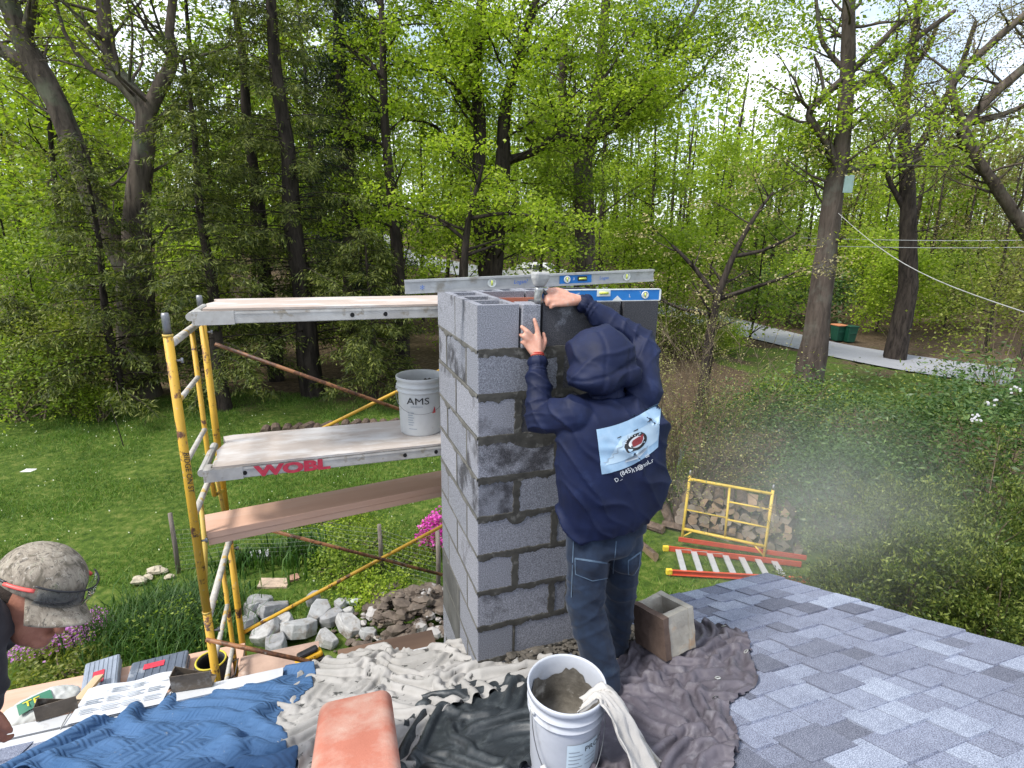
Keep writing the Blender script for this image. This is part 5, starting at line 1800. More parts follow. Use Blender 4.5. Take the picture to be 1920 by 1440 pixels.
# jeans: seat pockets, seams and the edge of the shirt above the belt
def pocket(pts, off=.0022):
    def fn(s, t_):
        a = (pts[0][0] + (pts[1][0] - pts[0][0]) * s, pts[0][1] + (pts[1][1] - pts[0][1]) * s)
        d = (pts[3][0] + (pts[2][0] - pts[3][0]) * s, pts[3][1] + (pts[2][1] - pts[3][1]) * s)
        sag = 9 * (1 - (2 * s - 1) ** 2) * t_
        return (a[0] + (d[0] - a[0]) * t_, a[1] + (d[1] - a[1]) * t_ + sag)
    grid_print('pocket', fn, 10, 8, DENIM, off, NB, jeans)
    def line(p, q):
        dx, dy = q[0] - p[0], q[1] - p[1]
        l = math.hypot(dx, dy); nx, ny = -dy / l * .8, dx / l * .8
        n = 8
        vs, fs = [], []
        for k in range(n + 1):
            f = k / n
            for sg in (1, -1):
                vs.append(onto(NB, p[0] + dx * f + nx * sg, p[1] + dy * f + ny * sg, off + .0018))
        for k in range(n):
            fs.append((2 * k, 2 * k + 1, 2 * k + 3, 2 * k + 2))
        b = MB(); b.add(vs, fs); b.build('seam', JEAN_SEAM, jeans, smooth=True)
    line(fn(0, 0), fn(1, 0)); line(fn(0, .06), fn(1, .06)); line(fn(0, 0), fn(0, 1)); line(fn(1, 0), fn(1, 1)); line(fn(0, 1), fn(.5, 1)); line(fn(.5, 1), fn(1, 1))
pocket([(1079, 1046), (1145, 1056), (1141, 1083), (1080, 1076)])
pocket([(1178, 1050), (1200, 1035), (1197, 1062), (1178, 1076)])
for (p, q) in (((1076, 1010), (1072, 1120)), ((1155, 1015), (1150, 1075))):
    vs, fs = [], []
    for k in range(9):
        f = k / 8
        for sg in (1, -1):
            vs.append(onto(NB, p[0] + (q[0] - p[0]) * f + sg * .8, p[1] + (q[1] - p[1]) * f, .0025))
    for k in range(8):
        fs.append((2 * k, 2 * k + 1, 2 * k + 3, 2 * k + 2))
    b = MB(); b.add(vs, fs); b.build('seam', JEAN_SEAM, jeans, smooth=True)

# ------------------------------------------------------------------ second worker, bent over at the left edge
DY = 1.36
def B(X, Y, y=DY):
    return at_y(X, Y, y)
f_ = (_R * .88 - _U * .42 - _F * .10).normalized()
h_ = (_R * .40 + _U * .90 + _F * .06)
h_ = (h_ - f_ * h_.dot(f_)).normalized()
s_ = f_.cross(h_).normalized()
hc2 = B(62, 1116, DY + .05)
pb = MB()
prim_ell(pb, hc2 + h_ * .01, (f_, s_, h_), (.098, .078, .108), 24)
prim_ell(pb, hc2 + f_ * .045 - h_ * .07, (f_, s_, h_), (.052, .055, .062), 20)           # jaw and cheeks
prim_ell(pb, hc2 + f_ * .085 - h_ * .10, (f_, s_, h_), (.025, .03, .022), 14)          # chin
prim_caps(pb, hc2 + f_ * .098 - h_ * .005, hc2 + f_ * .122 - h_ * .045, .010, .015)      # nose
prim_ell(pb, hc2 + f_ * .098 - h_ * .078, (f_, s_, h_), (.014, .026, .011), 12)         # mouth
for sg in (1, -1):
    prim_ell(pb, hc2 - f_ * .03 - h_ * .035 + s_ * sg * .082, ((f_ * .9 + h_ * .3).normalized(), s_, (h_ * .95 - f_ * .3).normalized()), (.018, .012, .032), 14)   # ears
    prim_ell(pb, hc2 + f_ * .088 + h_ * .002 + s_ * sg * .03, (f_, s_, h_), (.014, .016, .011), 10)        # brow / eye socket mass
nk = hc2 - h_ * .13 - f_ * .07
prim_caps(pb, hc2 - h_ * .06 - f_ * .03, nk, .058, .062)
sh = B(-120, 1195, 1.25)
hips = hp(-1.62, 1.10, -1.10)
kneeL, kneeR = hp(-1.35, 1.30, -1.45), hp(-1.55, 1.0, -1.42)
footL, footR = hp(-1.45, 1.30, roof_z(1.30) + .09), hp(-1.66, 1.02, roof_z(1.02) + .09)
shn, shf = sh + s_ * .15, sh - s_ * .15
if (shn - EYE).length > (shf - EYE).length:
    shn, shf = shf, shn
shn = B(-62, 1178, 1.27)
prim_caps(pb, nk, sh, .06, .09); prim_caps(pb, shn, shf, .06, .06); prim_caps(pb, sh, hips, .12, .12)
el2, wr2 = B(-36, 1250, 1.27), B(-26, 1325, 1.27)
prim_caps(pb, shn, el2, .045, .036); prim_caps(pb, el2, wr2, .036, .026)
elf = shf + Vector((-.16, -.02, -.24)); wrf = elf + Vector((-.06, .05, -.24))
prim_caps(pb, shf, elf, .045, .036); prim_caps(pb, elf, wrf, .036, .026)
for wv, dr in ((wr2, (wr2 - el2).normalized()), (wrf, (wrf - elf).normalized())):
    side = dr.cross(_F).normalized()
    kn2 = [(wv + dr * .085 + side * (k - 1.5) * .019, .012) for k in range(4)]
    hand(pb, wv, kn2, [[(kn2[k][0], .0105), (kn2[k][0] + dr * .035 + _F * .012, .009), (kn2[k][0] + dr * (.05 if k in (1, 2) else .042) + _F * .035, .0075)] for k in range(4)] + [[(wv + dr * .03 + side * .03, .012), (wv + dr * .06 + side * .05, .010), (wv + dr * .085 + side * .05 + _F * .01, .008)]])
prim_caps(pb, hips + _v * .09, kneeL, .08, .055); prim_caps(pb, kneeL, footL, .055, .04)
prim_caps(pb, hips - _v * .09, kneeR, .08, .055); prim_caps(pb, kneeR, footR, .055, .04)
org2 = Vector((hips.x, hips.y, footL.z - .09))
SKIN_SHADE = basic('shaded skin', (.36, .16, .105), (.28, .115, .075), 22, .6, .35, 160)  # darker, redder skin: the shade on his face is put into the colour
w2 = finish(fuse(pb, .0062, 3), 'person', SKIN_SHADE, None, None, org2)
w2.location = org2
tag(w2, 'worker in camouflage cap leaning in at the left edge of the picture', 'person')
def on2(me, name, mat, disp=None):
    return finish(me, name, mat, w2, disp, org2)
DARK = cloth_mat('charcoal work jacket', (.035, .034, .04), (.016, .016, .02), 12, .8, 420, (.07, .068, .07), .6)
c2 = MB()
prim_caps(c2, nk.lerp(sh, .45), sh, .085, .12); prim_caps(c2, shn, shf, .09, .09); prim_caps(c2, sh, hips, .14, .16)
prim_caps(c2, shn, el2, .08, .062); prim_caps(c2, el2, wr2.lerp(el2, .08), .062, .043)
prim_caps(c2, shf, elf, .08, .062); prim_caps(c2, elf, wrf.lerp(elf, .08), .062, .043)
on2(fuse(c2, .009, 3), 'jacket', DARK, lambda p: .012 * (crease(p, Vector((.3, .2, .9)), 28, 3) - .3) + .006 * noise.noise(p * 12))
c3 = MB()
prim_ell(c3, hips, (_u, _v, EZ), (.17, .2, .15), 20)
prim_caps(c3, hips + _v * .09, kneeL, .11, .085); prim_caps(c3, kneeL, footL, .085, .075)
prim_caps(c3, hips - _v * .09, kneeR, .11, .085); prim_caps(c3, kneeR, footR, .085, .075)
on2(fuse(c3, .01, 3), 'trousers', DENIM, lambda p: .008 * (crease(p, Vector((.3, .2, .9)), 30, 5) - .3))
for ft in (footL, footR):
    b = MB()
    bb = ft.dot(_v)
    c0 = hp(ft.dot(_u), bb, roof_z(bb)) + up * .03
    prim_ell(b, c0 + up * .02, (_u, sl, up), (.05, .06, .05), 16); prim_ell(b, c0 + up * .01 + sl * .0 + _u * .10, (_u, sl, up), (.11, .045, .04), 16)
    on2(fuse(b, .007, 2), 'boot', BOOT)
# short dark hair below the cap
hr = MB()
prim_ell(hr, hc2 - f_ * .028 + h_ * .012, (f_, s_, h_), (.082, .0835, .075), 22)
on2(fuse(hr, .006, 2), 'hair', basic('short dark hair', (.05, .036, .028), (.02, .015, .012), 60, .9, .8, 200), lambda p: .002 * noise.noise(p * 90))
# camouflage cap
def camo():
    m, t, bs, out = new_mat('camouflage cloth')
    v = stretch(t, coords(t), (1, 1, .4))
    n1, n2, n3 = noise_tex(t, v, 26, 5, .62, 1.2), noise_tex(t, v, 55, 4, .7, 2.0), noise_tex(t, v, 90, 4, .7, 1)
    c = ramp(t, n1, [(.36, (.1, .085, .06)), (.48, (.23, .195, .15)), (.6, (.32, .28, .22)), (.7, (.17, .17, .11))])
    c = mixc(t, ramp(t, n2, [(.56, (0, 0, 0)), (.62, (.85, .85, .85))]), c, (.07, .06, .05))
    c = mixc(t, ramp(t, n3, [(.58, (0, 0, 0)), (.64, (.8, .8, .8))]), c, (.42, .38, .32))
    t.links.new(c, bs.inputs['Base Color'])
    bs.inputs['Roughness'].default_value = .9
    bump(t, bs, noise_tex(t, coords(t), 500, 2, .6), .25, .001)
    return m
CAMO = camo()
cp = MB()
hat = hc2 + h_ * .046
vs, fs = [], []
n, m = 48, 16
for i in range(m + 1):
    ph = math.pi / 2 * i / m
    for k in range(n):
        th = 2 * math.pi * k / n
        rr = 1 - .012 * (abs(math.sin(th * 3)) < .12) * math.cos(ph) + .012 * noise.noise((math.cos(th) * 3, math.sin(th) * 3, ph * 3))
        vs.append(hat + f_ * (.117 * math.cos(ph) * math.cos(th) * rr) + s_ * (.098 * math.cos(ph) * math.sin(th) * rr) + h_ * (.105 * math.sin(ph) ** .9 * rr) - org2)
for i in range(m):
    for k in range(n):
        a, d = i * n + k, i * n + (k + 1) % n
        fs.append((a, d, d + n, a + n))
cp.add(vs, fs)
o = cp.build('cap_crown', CAMO, w2, smooth=True)
sd = o.modifiers.new('t', 'SOLIDIFY'); sd.thickness = .004
cp = MB()
vs, fs = [], []
nn, mm = 22, 9
for j in range(mm + 1):
    for i in range(nn + 1):
        th = RAD(-66 + 132 * i / nn)
        ext = (.078 * math.cos(th * .9)) * j / mm
        q = hat + f_ * (.113 * math.cos(th) + ext * (.75 + .25 * math.cos(th))) + s_ * (.095 * math.sin(th) * (1 - .02 * j / mm)) + h_ * (-.004 - .045 * (math.sin(th) ** 2) * j / mm - .030 * (j / mm))
        vs.append(q - org2)
for j in range(mm):
    for i in range(nn):
        a = j * (nn + 1) + i
        fs.append((a, a + 1, a + nn + 2, a + nn + 1))
cp.add(vs, fs)
o = cp.build('cap_visor', CAMO, w2, smooth=True)
sd = o.modifiers.new('t', 'SOLIDIFY'); sd.thickness = .004
cp = MB(); prim_ell(cp, hat + h_ * .106 - org2, (f_, s_, h_), (.008, .008, .004), 12); cp.build('cap_button', CAMO, w2, smooth=True)
# safety glasses pushed up over the cap
mg, t, bs, out = new_mat('clear lens')
bs.inputs['Base Color'].default_value = (.85, .9, .92, 1)
bs.inputs['Roughness'].default_value = .05
bs.inputs['Transmission Weight'].default_value = .95
bs.inputs['IOR'].default_value = 1.08
gl = thing('safety_glasses', 'clear safety glasses with red temples resting on the camouflage cap', 'glasses', hat)
for seg_, nm, mt, z0, z1, rx, ry in ((range(-58, 59, 4), 'lens', mg, -.018, .03, .142, .112),):
    for half in (-1, 1):
        b = MB(); vs, fs = [], []
        an = [a for a in range(2, 61, 4)]
        for a in an:
            th = RAD(a * half)
            for z in (z0, (z0 + z1) / 2, z1):
                vs.append(f_ * (rx * math.cos(th) + .006 * (z == (z0 + z1) / 2)) + s_ * (ry * math.sin(th)) + h_ * (z + .012))
        for i in range(len(an) - 1):
            for j in range(2):
                a = i * 3 + j
                fs.append((a, a + 1, a + 4, a + 3))
        b.add(vs, fs)
        o = b.build('lens', mg, gl, smooth=True)
        sd = o.modifiers.new('t', 'SOLIDIFY'); sd.thickness = .002
M_BLKP = basic('black plastic', (.02, .02, .022), (.03, .03, .033), 20, .4, .1)
b = MB(); b.tube([f_ * (.1435 * math.cos(RAD(a))) + s_ * (.1135 * math.sin(RAD(a))) + h_ * .045 for a in range(-62, 63, 4)], .0028, 6); b.build('brow_bar', M_BLKP, gl, smooth=True)
for half in (-1, 1):
    b = MB(); b.tube([f_ * (.138 * math.cos(RAD(a * half))) + s_ * (.110 * math.sin(RAD(a * half))) + h_ * (.03 - .0004 * (a - 60)) for a in range(60, 96, 5)], .0055, 6, squash=.5); b.build('temple', basic('coral red plastic', (.75, .12, .1), (.6, .08, .07), 20, .4, 0), gl, smooth=True)
    b = MB(); b.tube([f_ * (.134 * math.cos(RAD(a * half))) + s_ * (.108 * math.sin(RAD(a * half))) + h_ * (.022 - .0004 * (a - 90)) for a in range(94, 150, 5)], .0035, 6, squash=.6); b.build('temple_tip', M_BLKP, gl, smooth=True)
# ------------------------------------------------------------------ cloths on the roof
def RP(X, Y, h=0.0):
    """photo point -> (a, s) on the roof surface (s negative up the slope), h metres above it"""
    d = ray(X, Y)
    nrm = _v * SLOPE + Vector((0, 0, 1))
    P0 = _v * EAVE_B + Vector((0, 0, EAVE_Z + h * sl_len))
    t_ = P0.dot(nrm) / d.dot(nrm)
    q = d * t_
    return (q.dot(_u), (q.dot(_v) - EAVE_B) * sl_len)
ROOFW = Matrix.Translation((0, 0, CAMH)) @ Matrix.Rotation(YAW, 4, 'Z') @ ROOFM
def roof_point(a, s, z=0.0):
    return ROOFW @ Vector((a, s, z))
def inside(poly, x, y):
    n, r_ = len(poly), np.zeros(len(x), bool)
    j = n - 1
    for i in range(n):
        xi, yi = poly[i]; xj, yj = poly[j]
        c = ((yi > y) != (yj > y)) & (x < (xj - xi) * (y - yi) / (yj - yi + 1e-12) + xi)
        r_ ^= c
        j = i
    return r_
def drape(poly, sp, squeeze, seed, amp=.05, steps=140, bend=.25, floor=None, lift=None, thick=.024, warp=.05, wf=5.0):
    """a sheet pushed together and let fall on the roof: small mass-spring settling, in roof coordinates"""
    rg = np.random.default_rng(seed)
    P = np.array(poly)
    lo, hi = P.min(0) - .04, P.max(0) + .04
    nx, ny = int((hi[0] - lo[0]) / squeeze / sp) + 1, int((hi[1] - lo[1]) / squeeze / sp) + 1
    U, Vv = np.meshgrid(np.arange(nx), np.arange(ny))
    x0, y0 = lo[0] + (hi[0] - lo[0]) * U / (nx - 1), lo[1] + (hi[1] - lo[1]) * Vv / (ny - 1)
    def nz(x, y, s, o):
        return np.array([noise.noise((a * s + o, b * s, o * .37)) for a, b in zip(x.ravel(), y.ravel())]).reshape(x.shape)
    X = np.stack([x0 + warp * nz(x0, y0, wf, seed + .3), y0 + warp * nz(x0, y0, wf, seed + 9.1), .012 + amp * np.abs(nz(x0, y0, wf * 1.6, seed + 4.7)) + amp * .4 * np.abs(nz(x0, y0, wf * 4, seed + 2.2))], 2)
    if lift is not None:
        X[..., 2] += lift(X[..., 0], X[..., 1])
    fl = (lambda x, y: 0 * x) if floor is None else floor
    V = np.zeros_like(X)
    def con(A_, B_, L, k):
        d = B_ - A_
        l = np.linalg.norm(d, axis=-1, keepdims=True) + 1e-9
        c = d * (k * .5 * (l - L) / l)
        A_ += c; B_ -= c
    dt = 1.0
    anchor = X[..., :2].copy()
    for st in range(steps):
        Pn = X + V * .92
        Pn[..., 2] -= .00035
        prev = X.copy()
        for it in range(4):
            for s_ in (0, 1):
                con(Pn[:, s_:-1:2], Pn[:, s_ + 1::2][:, :Pn[:, s_:-1:2].shape[1]], sp, .9)
                con(Pn[s_:-1:2], Pn[s_ + 1::2][:Pn[s_:-1:2].shape[0]], sp, .9)
            con(Pn[:-1, :-1], Pn[1:, 1:], sp * 1.4142, .35)
            con(Pn[1:, :-1], Pn[:-1, 1:], sp * 1.4142, .35)
            con(Pn[:, :-3], Pn[:, 3:], sp * 3, bend * .25)
            con(Pn[:-3], Pn[3:], sp * 3, bend * .25)
            f = fl(Pn[..., 0], Pn[..., 1]) + thick
            low = Pn[..., 2] < f
            Pn[..., 2] = np.where(low, f, Pn[..., 2])
            Pn[..., :2] = np.where(low[..., None], Pn[..., :2] * .5 + prev[..., :2] * .5, Pn[..., :2])
            # the pile is not free to spread: it lies where it was thrown
            Pn[..., :2] += (anchor - Pn[..., :2]) * .025
        V = np.clip(Pn - prev, -.02, .02)
        X = Pn
    ed = .015 * np.array([noise.noise((a * 9, b * 9, seed)) for a, b in zip(x0.ravel(), y0.ravel())])
    keep = inside(poly, x0.ravel() + ed, y0.ravel() + ed[::-1]).reshape(ny, nx)
    i = (np.arange(ny - 1)[:, None] * nx + np.arange(nx - 1)[None, :])
    kf = keep[:-1, :-1] & keep[1:, :-1] & keep[:-1, 1:] & keep[1:, 1:]
    i = i[kf]
    Fq = np.stack([i, i + 1, i + nx + 1, i + nx], 1)
    used, invx = np.unique(Fq, return_inverse=True)
    Vx = X.reshape(-1, 3)[used]
    uv = np.stack([U.ravel()[used] * sp, Vv.ravel()[used] * sp], 1)
    return Vx, invx.reshape(-1, 4), uv
def cloth_obj(name, label, cat, poly, mat, thick=.003, **kw):
    V, F, uv = drape(poly, **kw)
    me = np_mesh(name, V, F, mat, True, uv)
    o = put(name, me)
    o.matrix_world = ROOFW
    s = o.modifiers.new('thickness', 'SOLIDIFY'); s.thickness = thick; s.offset = 1
    ss = o.modifiers.new('sub', 'SUBSURF'); ss.levels = 1; ss.render_levels = 1
    return tag(o, label, cat)
def fabric(name, c1, c2, spot=None, spot_lo=.6, rough=.85, quilt=False, sp_scale=11, spec=.2, dust=None):
    m, t, bs, out = new_mat(name)
    v = coords(t, 'UV')
    c = ramp(t, noise_tex(t, v, 5, 5, .65), [(.3, c2), (.7, c1)])
    if spot:
        mk = ramp(t, noise_tex(t, v, sp_scale, 5, .62, .3), [(spot_lo, (0, 0, 0)), (spot_lo + .045, (1, 1, 1))])
        c = mixc(t, mk, c, spot)
    if dust:
        c = mixc(t, ramp(t, noise_tex(t, v, 14, 6, .7), [(.52, (0, 0, 0)), (.72, (.6, .6, .6))]), c, dust)
    t.links.new(c, bs.inputs['Base Color'])
    bs.inputs['Roughness'].default_value = rough
    bs.inputs['Specular IOR Level'].default_value = spec
    if quilt:
        w = t.nodes.new('ShaderNodeTexWave')
        w.wave_type = 'BANDS'; w.bands_direction = 'X'
        w.inputs['Scale'].default_value = 9
        w.inputs['Distortion'].default_value = 0
        wv = t.nodes.new('ShaderNodeTexWave')
        wv.bands_direction = 'Y'; wv.wave_profile = 'TRI'
        wv.inputs['Scale'].default_value = 4
        t.links.new(v, wv.inputs['Vector'])
        ad = t.nodes.new('ShaderNodeVectorMath'); ad.operation = 'ADD'
        sc = t.nodes.new('ShaderNodeVectorMath'); sc.operation = 'SCALE'; sc.inputs['Scale'].default_value = .05
        t.links.new(wv.outputs['Color'], sc.inputs[0]); t.links.new(v, ad.inputs[0]); t.links.new(sc.outputs[0], ad.inputs[1])
        t.links.new(ad.outputs[0], w.inputs['Vector'])
        b1 = bump(t, bs, w.outputs['Fac'], .5, .006)
        b2 = t.nodes.new('ShaderNodeBump'); b2.inputs['Strength'].default_value = .4; b2.inputs['Distance'].default_value = .003
        t.links.new(noise_tex(t, v, 160, 3, .6), b2.inputs['Height'])
        t.links.new(b2.outputs[0], b1.inputs['Normal'])
    else:
        bump(t, bs, noise_tex(t, v, 40, 6, .7), .35, .006)
    return m
def pix_poly(P, h=0.0):
    return [RP(x, y, h) for x, y in P]
white_poly = pix_poly([(560, 1283), (600, 1252), (690, 1224), (790, 1226), (880, 1208), (985, 1206), (1040, 1236), (1020, 1290), (930, 1310), (800, 1360), (790, 1470), (560, 1470), (528, 1400), (525, 1330)])
cloth_obj('drop_cloth', 'off-white canvas drop cloth spotted with mortar, bunched before the chimney', 'drop cloth', white_poly,
          fabric('mortar spotted canvas', (.41, .395, .375), (.3, .29, .27), (.07, .07, .066), .6, .9, sp_scale=13), .003, sp=.014, squeeze=.8, seed=5, amp=.085, warp=.06, wf=3.4, bend=.3)
black_poly = pix_poly([(752, 1372), (800, 1325), (870, 1297), (960, 1283), (1030, 1275), (1060, 1470), (740, 1490)])
cloth_obj('black_tarp', 'crumpled black tarpaulin between the clay flue and the mortar bucket', 'tarp', black_poly,
          fabric('black tarpaulin', (.035, .043, .048), (.016, .02, .023), None, .6, .45, spec=.5, dust=(.11, .125, .13)), .0015, sp=.014, squeeze=.8, seed=12, amp=.075, warp=.06, wf=3.6, lift=lambda x, y: .03 + 0 * x, bend=.25)
grey_poly = pix_poly([(1150, 1210), (1215, 1180), (1330, 1178), (1408, 1196), (1424, 1250), (1428, 1292), (1385, 1330), (1388, 1400), (1400, 1470), (1090, 1490), (1120, 1330)])
GREY = cloth_obj('grey_tarp', 'purplish grey tarpaulin with metal eyelets crumpled under the brown block', 'tarp', grey_poly,
                 fabric('purple grey tarpaulin', (.125, .112, .132), (.07, .062, .075), None, .6, .6, spec=.35, dust=(.24, .23, .25)), .0015, sp=.0145, squeeze=.79, seed=21, amp=.08, warp=.06, wf=3.4, bend=.25)
blue_poly = pix_poly([(-60, 1480), (40, 1428), (180, 1372), (330, 1318), (460, 1290), (560, 1262), (592, 1268), (578, 1302), (535, 1345), (540, 1390), (575, 1480)])
cloth_obj('moving_blanket', 'quilted blue moving blanket over the eave at lower left', 'blanket', blue_poly,
          fabric('blue quilted blanket', (.075, .15, .285), (.045, .105, .215), (.19, .23, .29), .68, .95, True, sp_scale=22), .009, sp=.02, squeeze=.88, seed=31, amp=.09, warp=.04, wf=2.6, bend=.9, steps=110)
# eyelets of the grey tarpaulin
gv = np.array([w.co for w in GREY.data.vertices])
for (X, Y) in ((1364, 1184), (1350, 1268), (1346, 1312), (1405, 1222)):
    a_, s_0 = RP(X, Y, .04)
    k = int(np.argmin((gv[:, 0] - a_) ** 2 + (gv[:, 1] - s_0) ** 2))
    nrm_ = GREY.data.vertices[k].normal
    b = MB(); b.lathe([(.006, .001), (.011, .004), (.014, .001)], 16)
    o = b.build('eyelet', basic('bright eyelet metal', (.6, .6, .58), (.45, .45, .44), 30, .35, 0, metal=.6), GREY, smooth=True)
    o.matrix_local = Matrix.Translation(Vector(gv[k]) + nrm_ * .003) @ nrm_.to_track_quat('Z', 'Y').to_matrix().to_4x4()

# ------------------------------------------------------------------ buckets
M_PAIL = basic('scuffed white pail plastic', (.52, .54, .58), (.42, .44, .48), 6, .5, .1, stain=(.36, .36, .36), stain_scale=7, stain_lo=.58, stain_hi=.72)
M_PAILW = basic('white pail plastic', (.6, .61, .61), (.5, .51, .5), 6, .45, .1, stain=(.4, .38, .34), stain_scale=8, stain_lo=.62, stain_hi=.74)
M_CRUST = basic('mortar crust', (.17, .155, .13), (.09, .08, .065), 18, .95, .7, 60, stain=(.42, .4, .36), stain_scale=9, stain_lo=.55, stain_hi=.68)
M_WIRE = basic('bail wire', (.3, .3, .3), (.2, .2, .2), 10, .4, 0, metal=.8)
def pail(label, loc, R_, Hh, mat, rot=0.0, grp='white plastic pails', fill=.45, tilt=(0, 0)):
    t = thing('pail', label, 'bucket', loc, (tilt[0], tilt[1], rot), grp)
    k = R_ / .15
    b = MB()
    b.lathe([(R_ * .87, 0), (R_ * .885, .01), (R_ * .94, Hh * .72), (R_ * .945, Hh * .745), (R_ * 1.0, Hh * .75), (R_ * 1.0, Hh * .765), (R_ * .955, Hh * .775), (R_ * .96, Hh * .835), (R_ * 1.015, Hh * .84), (R_ * 1.015, Hh * .855), (R_ * .965, Hh * .865), (R_ * .975, Hh * .93), (R_ * 1.02, Hh * .94), (R_ * 1.025, Hh * .985), (R_ * 1.01, Hh), (R_ * .985, Hh), (R_ * .965, Hh * .98), (R_ * .955, Hh * .9), (R_ * .9, Hh * fill)], 48, cap0=True)
    b.build('shell', mat, t, smooth=True)
    # dried mortar on the inside, ragged upper edge
    vs, fs = [], []
    n = 60
    for i in range(5):
        for j in range(n):
            a = 2 * math.pi * j / n
            top = Hh * (.80 + .13 * noise.noise((math.cos(a) * 2, math.sin(a) * 2, R_ * 9)) + .05 * noise.noise((a * 9, 3, 1)))
            z = Hh * fill + (top - Hh * fill) * i / 4
            rr = R_ * (.895 + .06 * (z / Hh - fill) / (1 - fill)) - .003
            vs.append((rr * math.cos(a), rr * math.sin(a), z))
    for i in range(4):
        for j in range(n):
            a, d = i * n + j, i * n + (j + 1) % n
            fs.append((a, a + n, d + n, d))
    vs.append((0, 0, Hh * fill + .01)); c_ = len(vs) - 1
    for j in range(n):
        fs.append((j, (j + 1) % n, c_))
    b = MB(); b.add(vs, fs); b.build('mortar_residue', M_CRUST, t, smooth=True)
    return t
rimc = ray(1063, 1279) * 1.93
q = rimc.dot(_v)
fb_ = hp(rimc.dot(_u), q, roof_z(q))
FR, FH = 148 * 1.93 / FOC / 2 * .985, (rimc.z - roof_z(q)) - .0
FP = pail('scuffed grey-white pail with paper label and mortar inside, nearest the camera', fb_ + Vector((0, 0, .01)), FR, FH - .01, M_PAIL, YAW)
def wrap_grid(R0, R1, Hh, a0, a1, z0, z1, n=14, m=6, off=.0012):
    b = MB(); vs, fs = [], []
    for j in range(m + 1):
        for i in range(n + 1):
            a = a0 + (a1 - a0) * i / n
            z = z0 + (z1 - z0) * j / m
            r_ = R0 + (R1 - R0) * z / Hh + off
            vs.append((r_ * math.cos(a), r_ * math.sin(a), z))
    for j in range(m):
        for i in range(n):
            k = j * (n + 1) + i
            fs.append((k, k + 1, k + n + 2, k + n + 1))
    return b.add(vs, fs)
def wrap_text(parent, s, size, ang, z, R0, R1, Hh, mat, off=.0022, bold=1.0):
    def pr(q):
        r_ = R0 + (R1 - R0) * q.y / Hh + off
        a = q.x
        return Vector((r_ * math.cos(a), r_ * math.sin(a), q.y))
    M = Matrix(((1 / R0 * bold, 0, 0, ang), (0, 1, 0, z), (0, 0, 1, 0), (0, 0, 0, 1)))
    text_mesh('lettering', s, size, mat, parent, M, 0.0, 0, 'LEFT', pr)
M_LBL = basic('paper label', (.6, .7, .74), (.54, .64, .7), 12, .6, 0)
M_LB2 = basic('label blue', (.03, .06, .3), (.04, .08, .35), 10, .6, 0)
fr0, fr1 = FR * .87, FR * .995
wrap_grid(fr0, fr1, FH, RAD(-112) , RAD(-58), FH * .12, FH * .60).build('label', M_LBL, FP, smooth=True)
wrap_text(FP, 'PROZYK', .030, RAD(-84), FH * .50, fr0, fr1, FH, M_PK)
for k in range(7):
    wrap_grid(fr0, fr1, FH, RAD(-109), RAD(-92 + 3 * (k % 3)), FH * (.24 + .045 * k), FH * (.25 + .045 * k), 6, 1, .0022).build('printed_line', M_PG, FP)
for k in range(3):
    wrap_grid(fr0, fr1, FH, RAD(-82), RAD(-62), FH * (.34 + .045 * k), FH * (.347 + .045 * k), 6, 1, .0022).build('printed_line', M_PG, FP)
wrap_grid(fr0, fr1, FH, RAD(-111), RAD(-101), FH * .135, FH * .19, 4, 1, .0022).build('printed_bar', M_LB2, FP)
wrap_grid(fr0, fr1, FH, RAD(-84), RAD(-60), FH * .15, FH * .205, 6, 1, .0022).build('printed_bar', M_LB2, FP)
# wire bail hanging down the front with its plastic grip
def bail(parent, R_, Hh, droop, a0, a1, grip=True):
    P = []
    for i in range(25):
        f = i / 24
        a = a0 + (a1 - a0) * f
        z = Hh * .80 - droop * math.sin(math.pi * f) ** .7
        r_ = R_ * 1.03 + .02 * math.sin(math.pi * f)
        P.append((r_ * math.cos(a), r_ * math.sin(a), z))
    b = MB(); b.tube(P, .0017, 6); o = b.build('bail', M_WIRE, parent, smooth=True)
    if grip:
        k = 6
        b = MB(); b.tube([P[k - 1], P[k], P[k + 1], P[k + 2]], [.0085, .0095, .0095, .0085], 12); b.build('grip', M_PAILW, o, smooth=True)
    for e in (P[0], P[-1]):
        b = MB(); b.tube([Vector(e) * 1.0 - Vector((e[0], e[1], 0)).normalized() * .02, Vector(e)], .012, 12); b.build('bail_lug', M_PAILW, parent, smooth=True)
bail(FP, FR, FH, FH * .62, RAD(-172), RAD(-38))
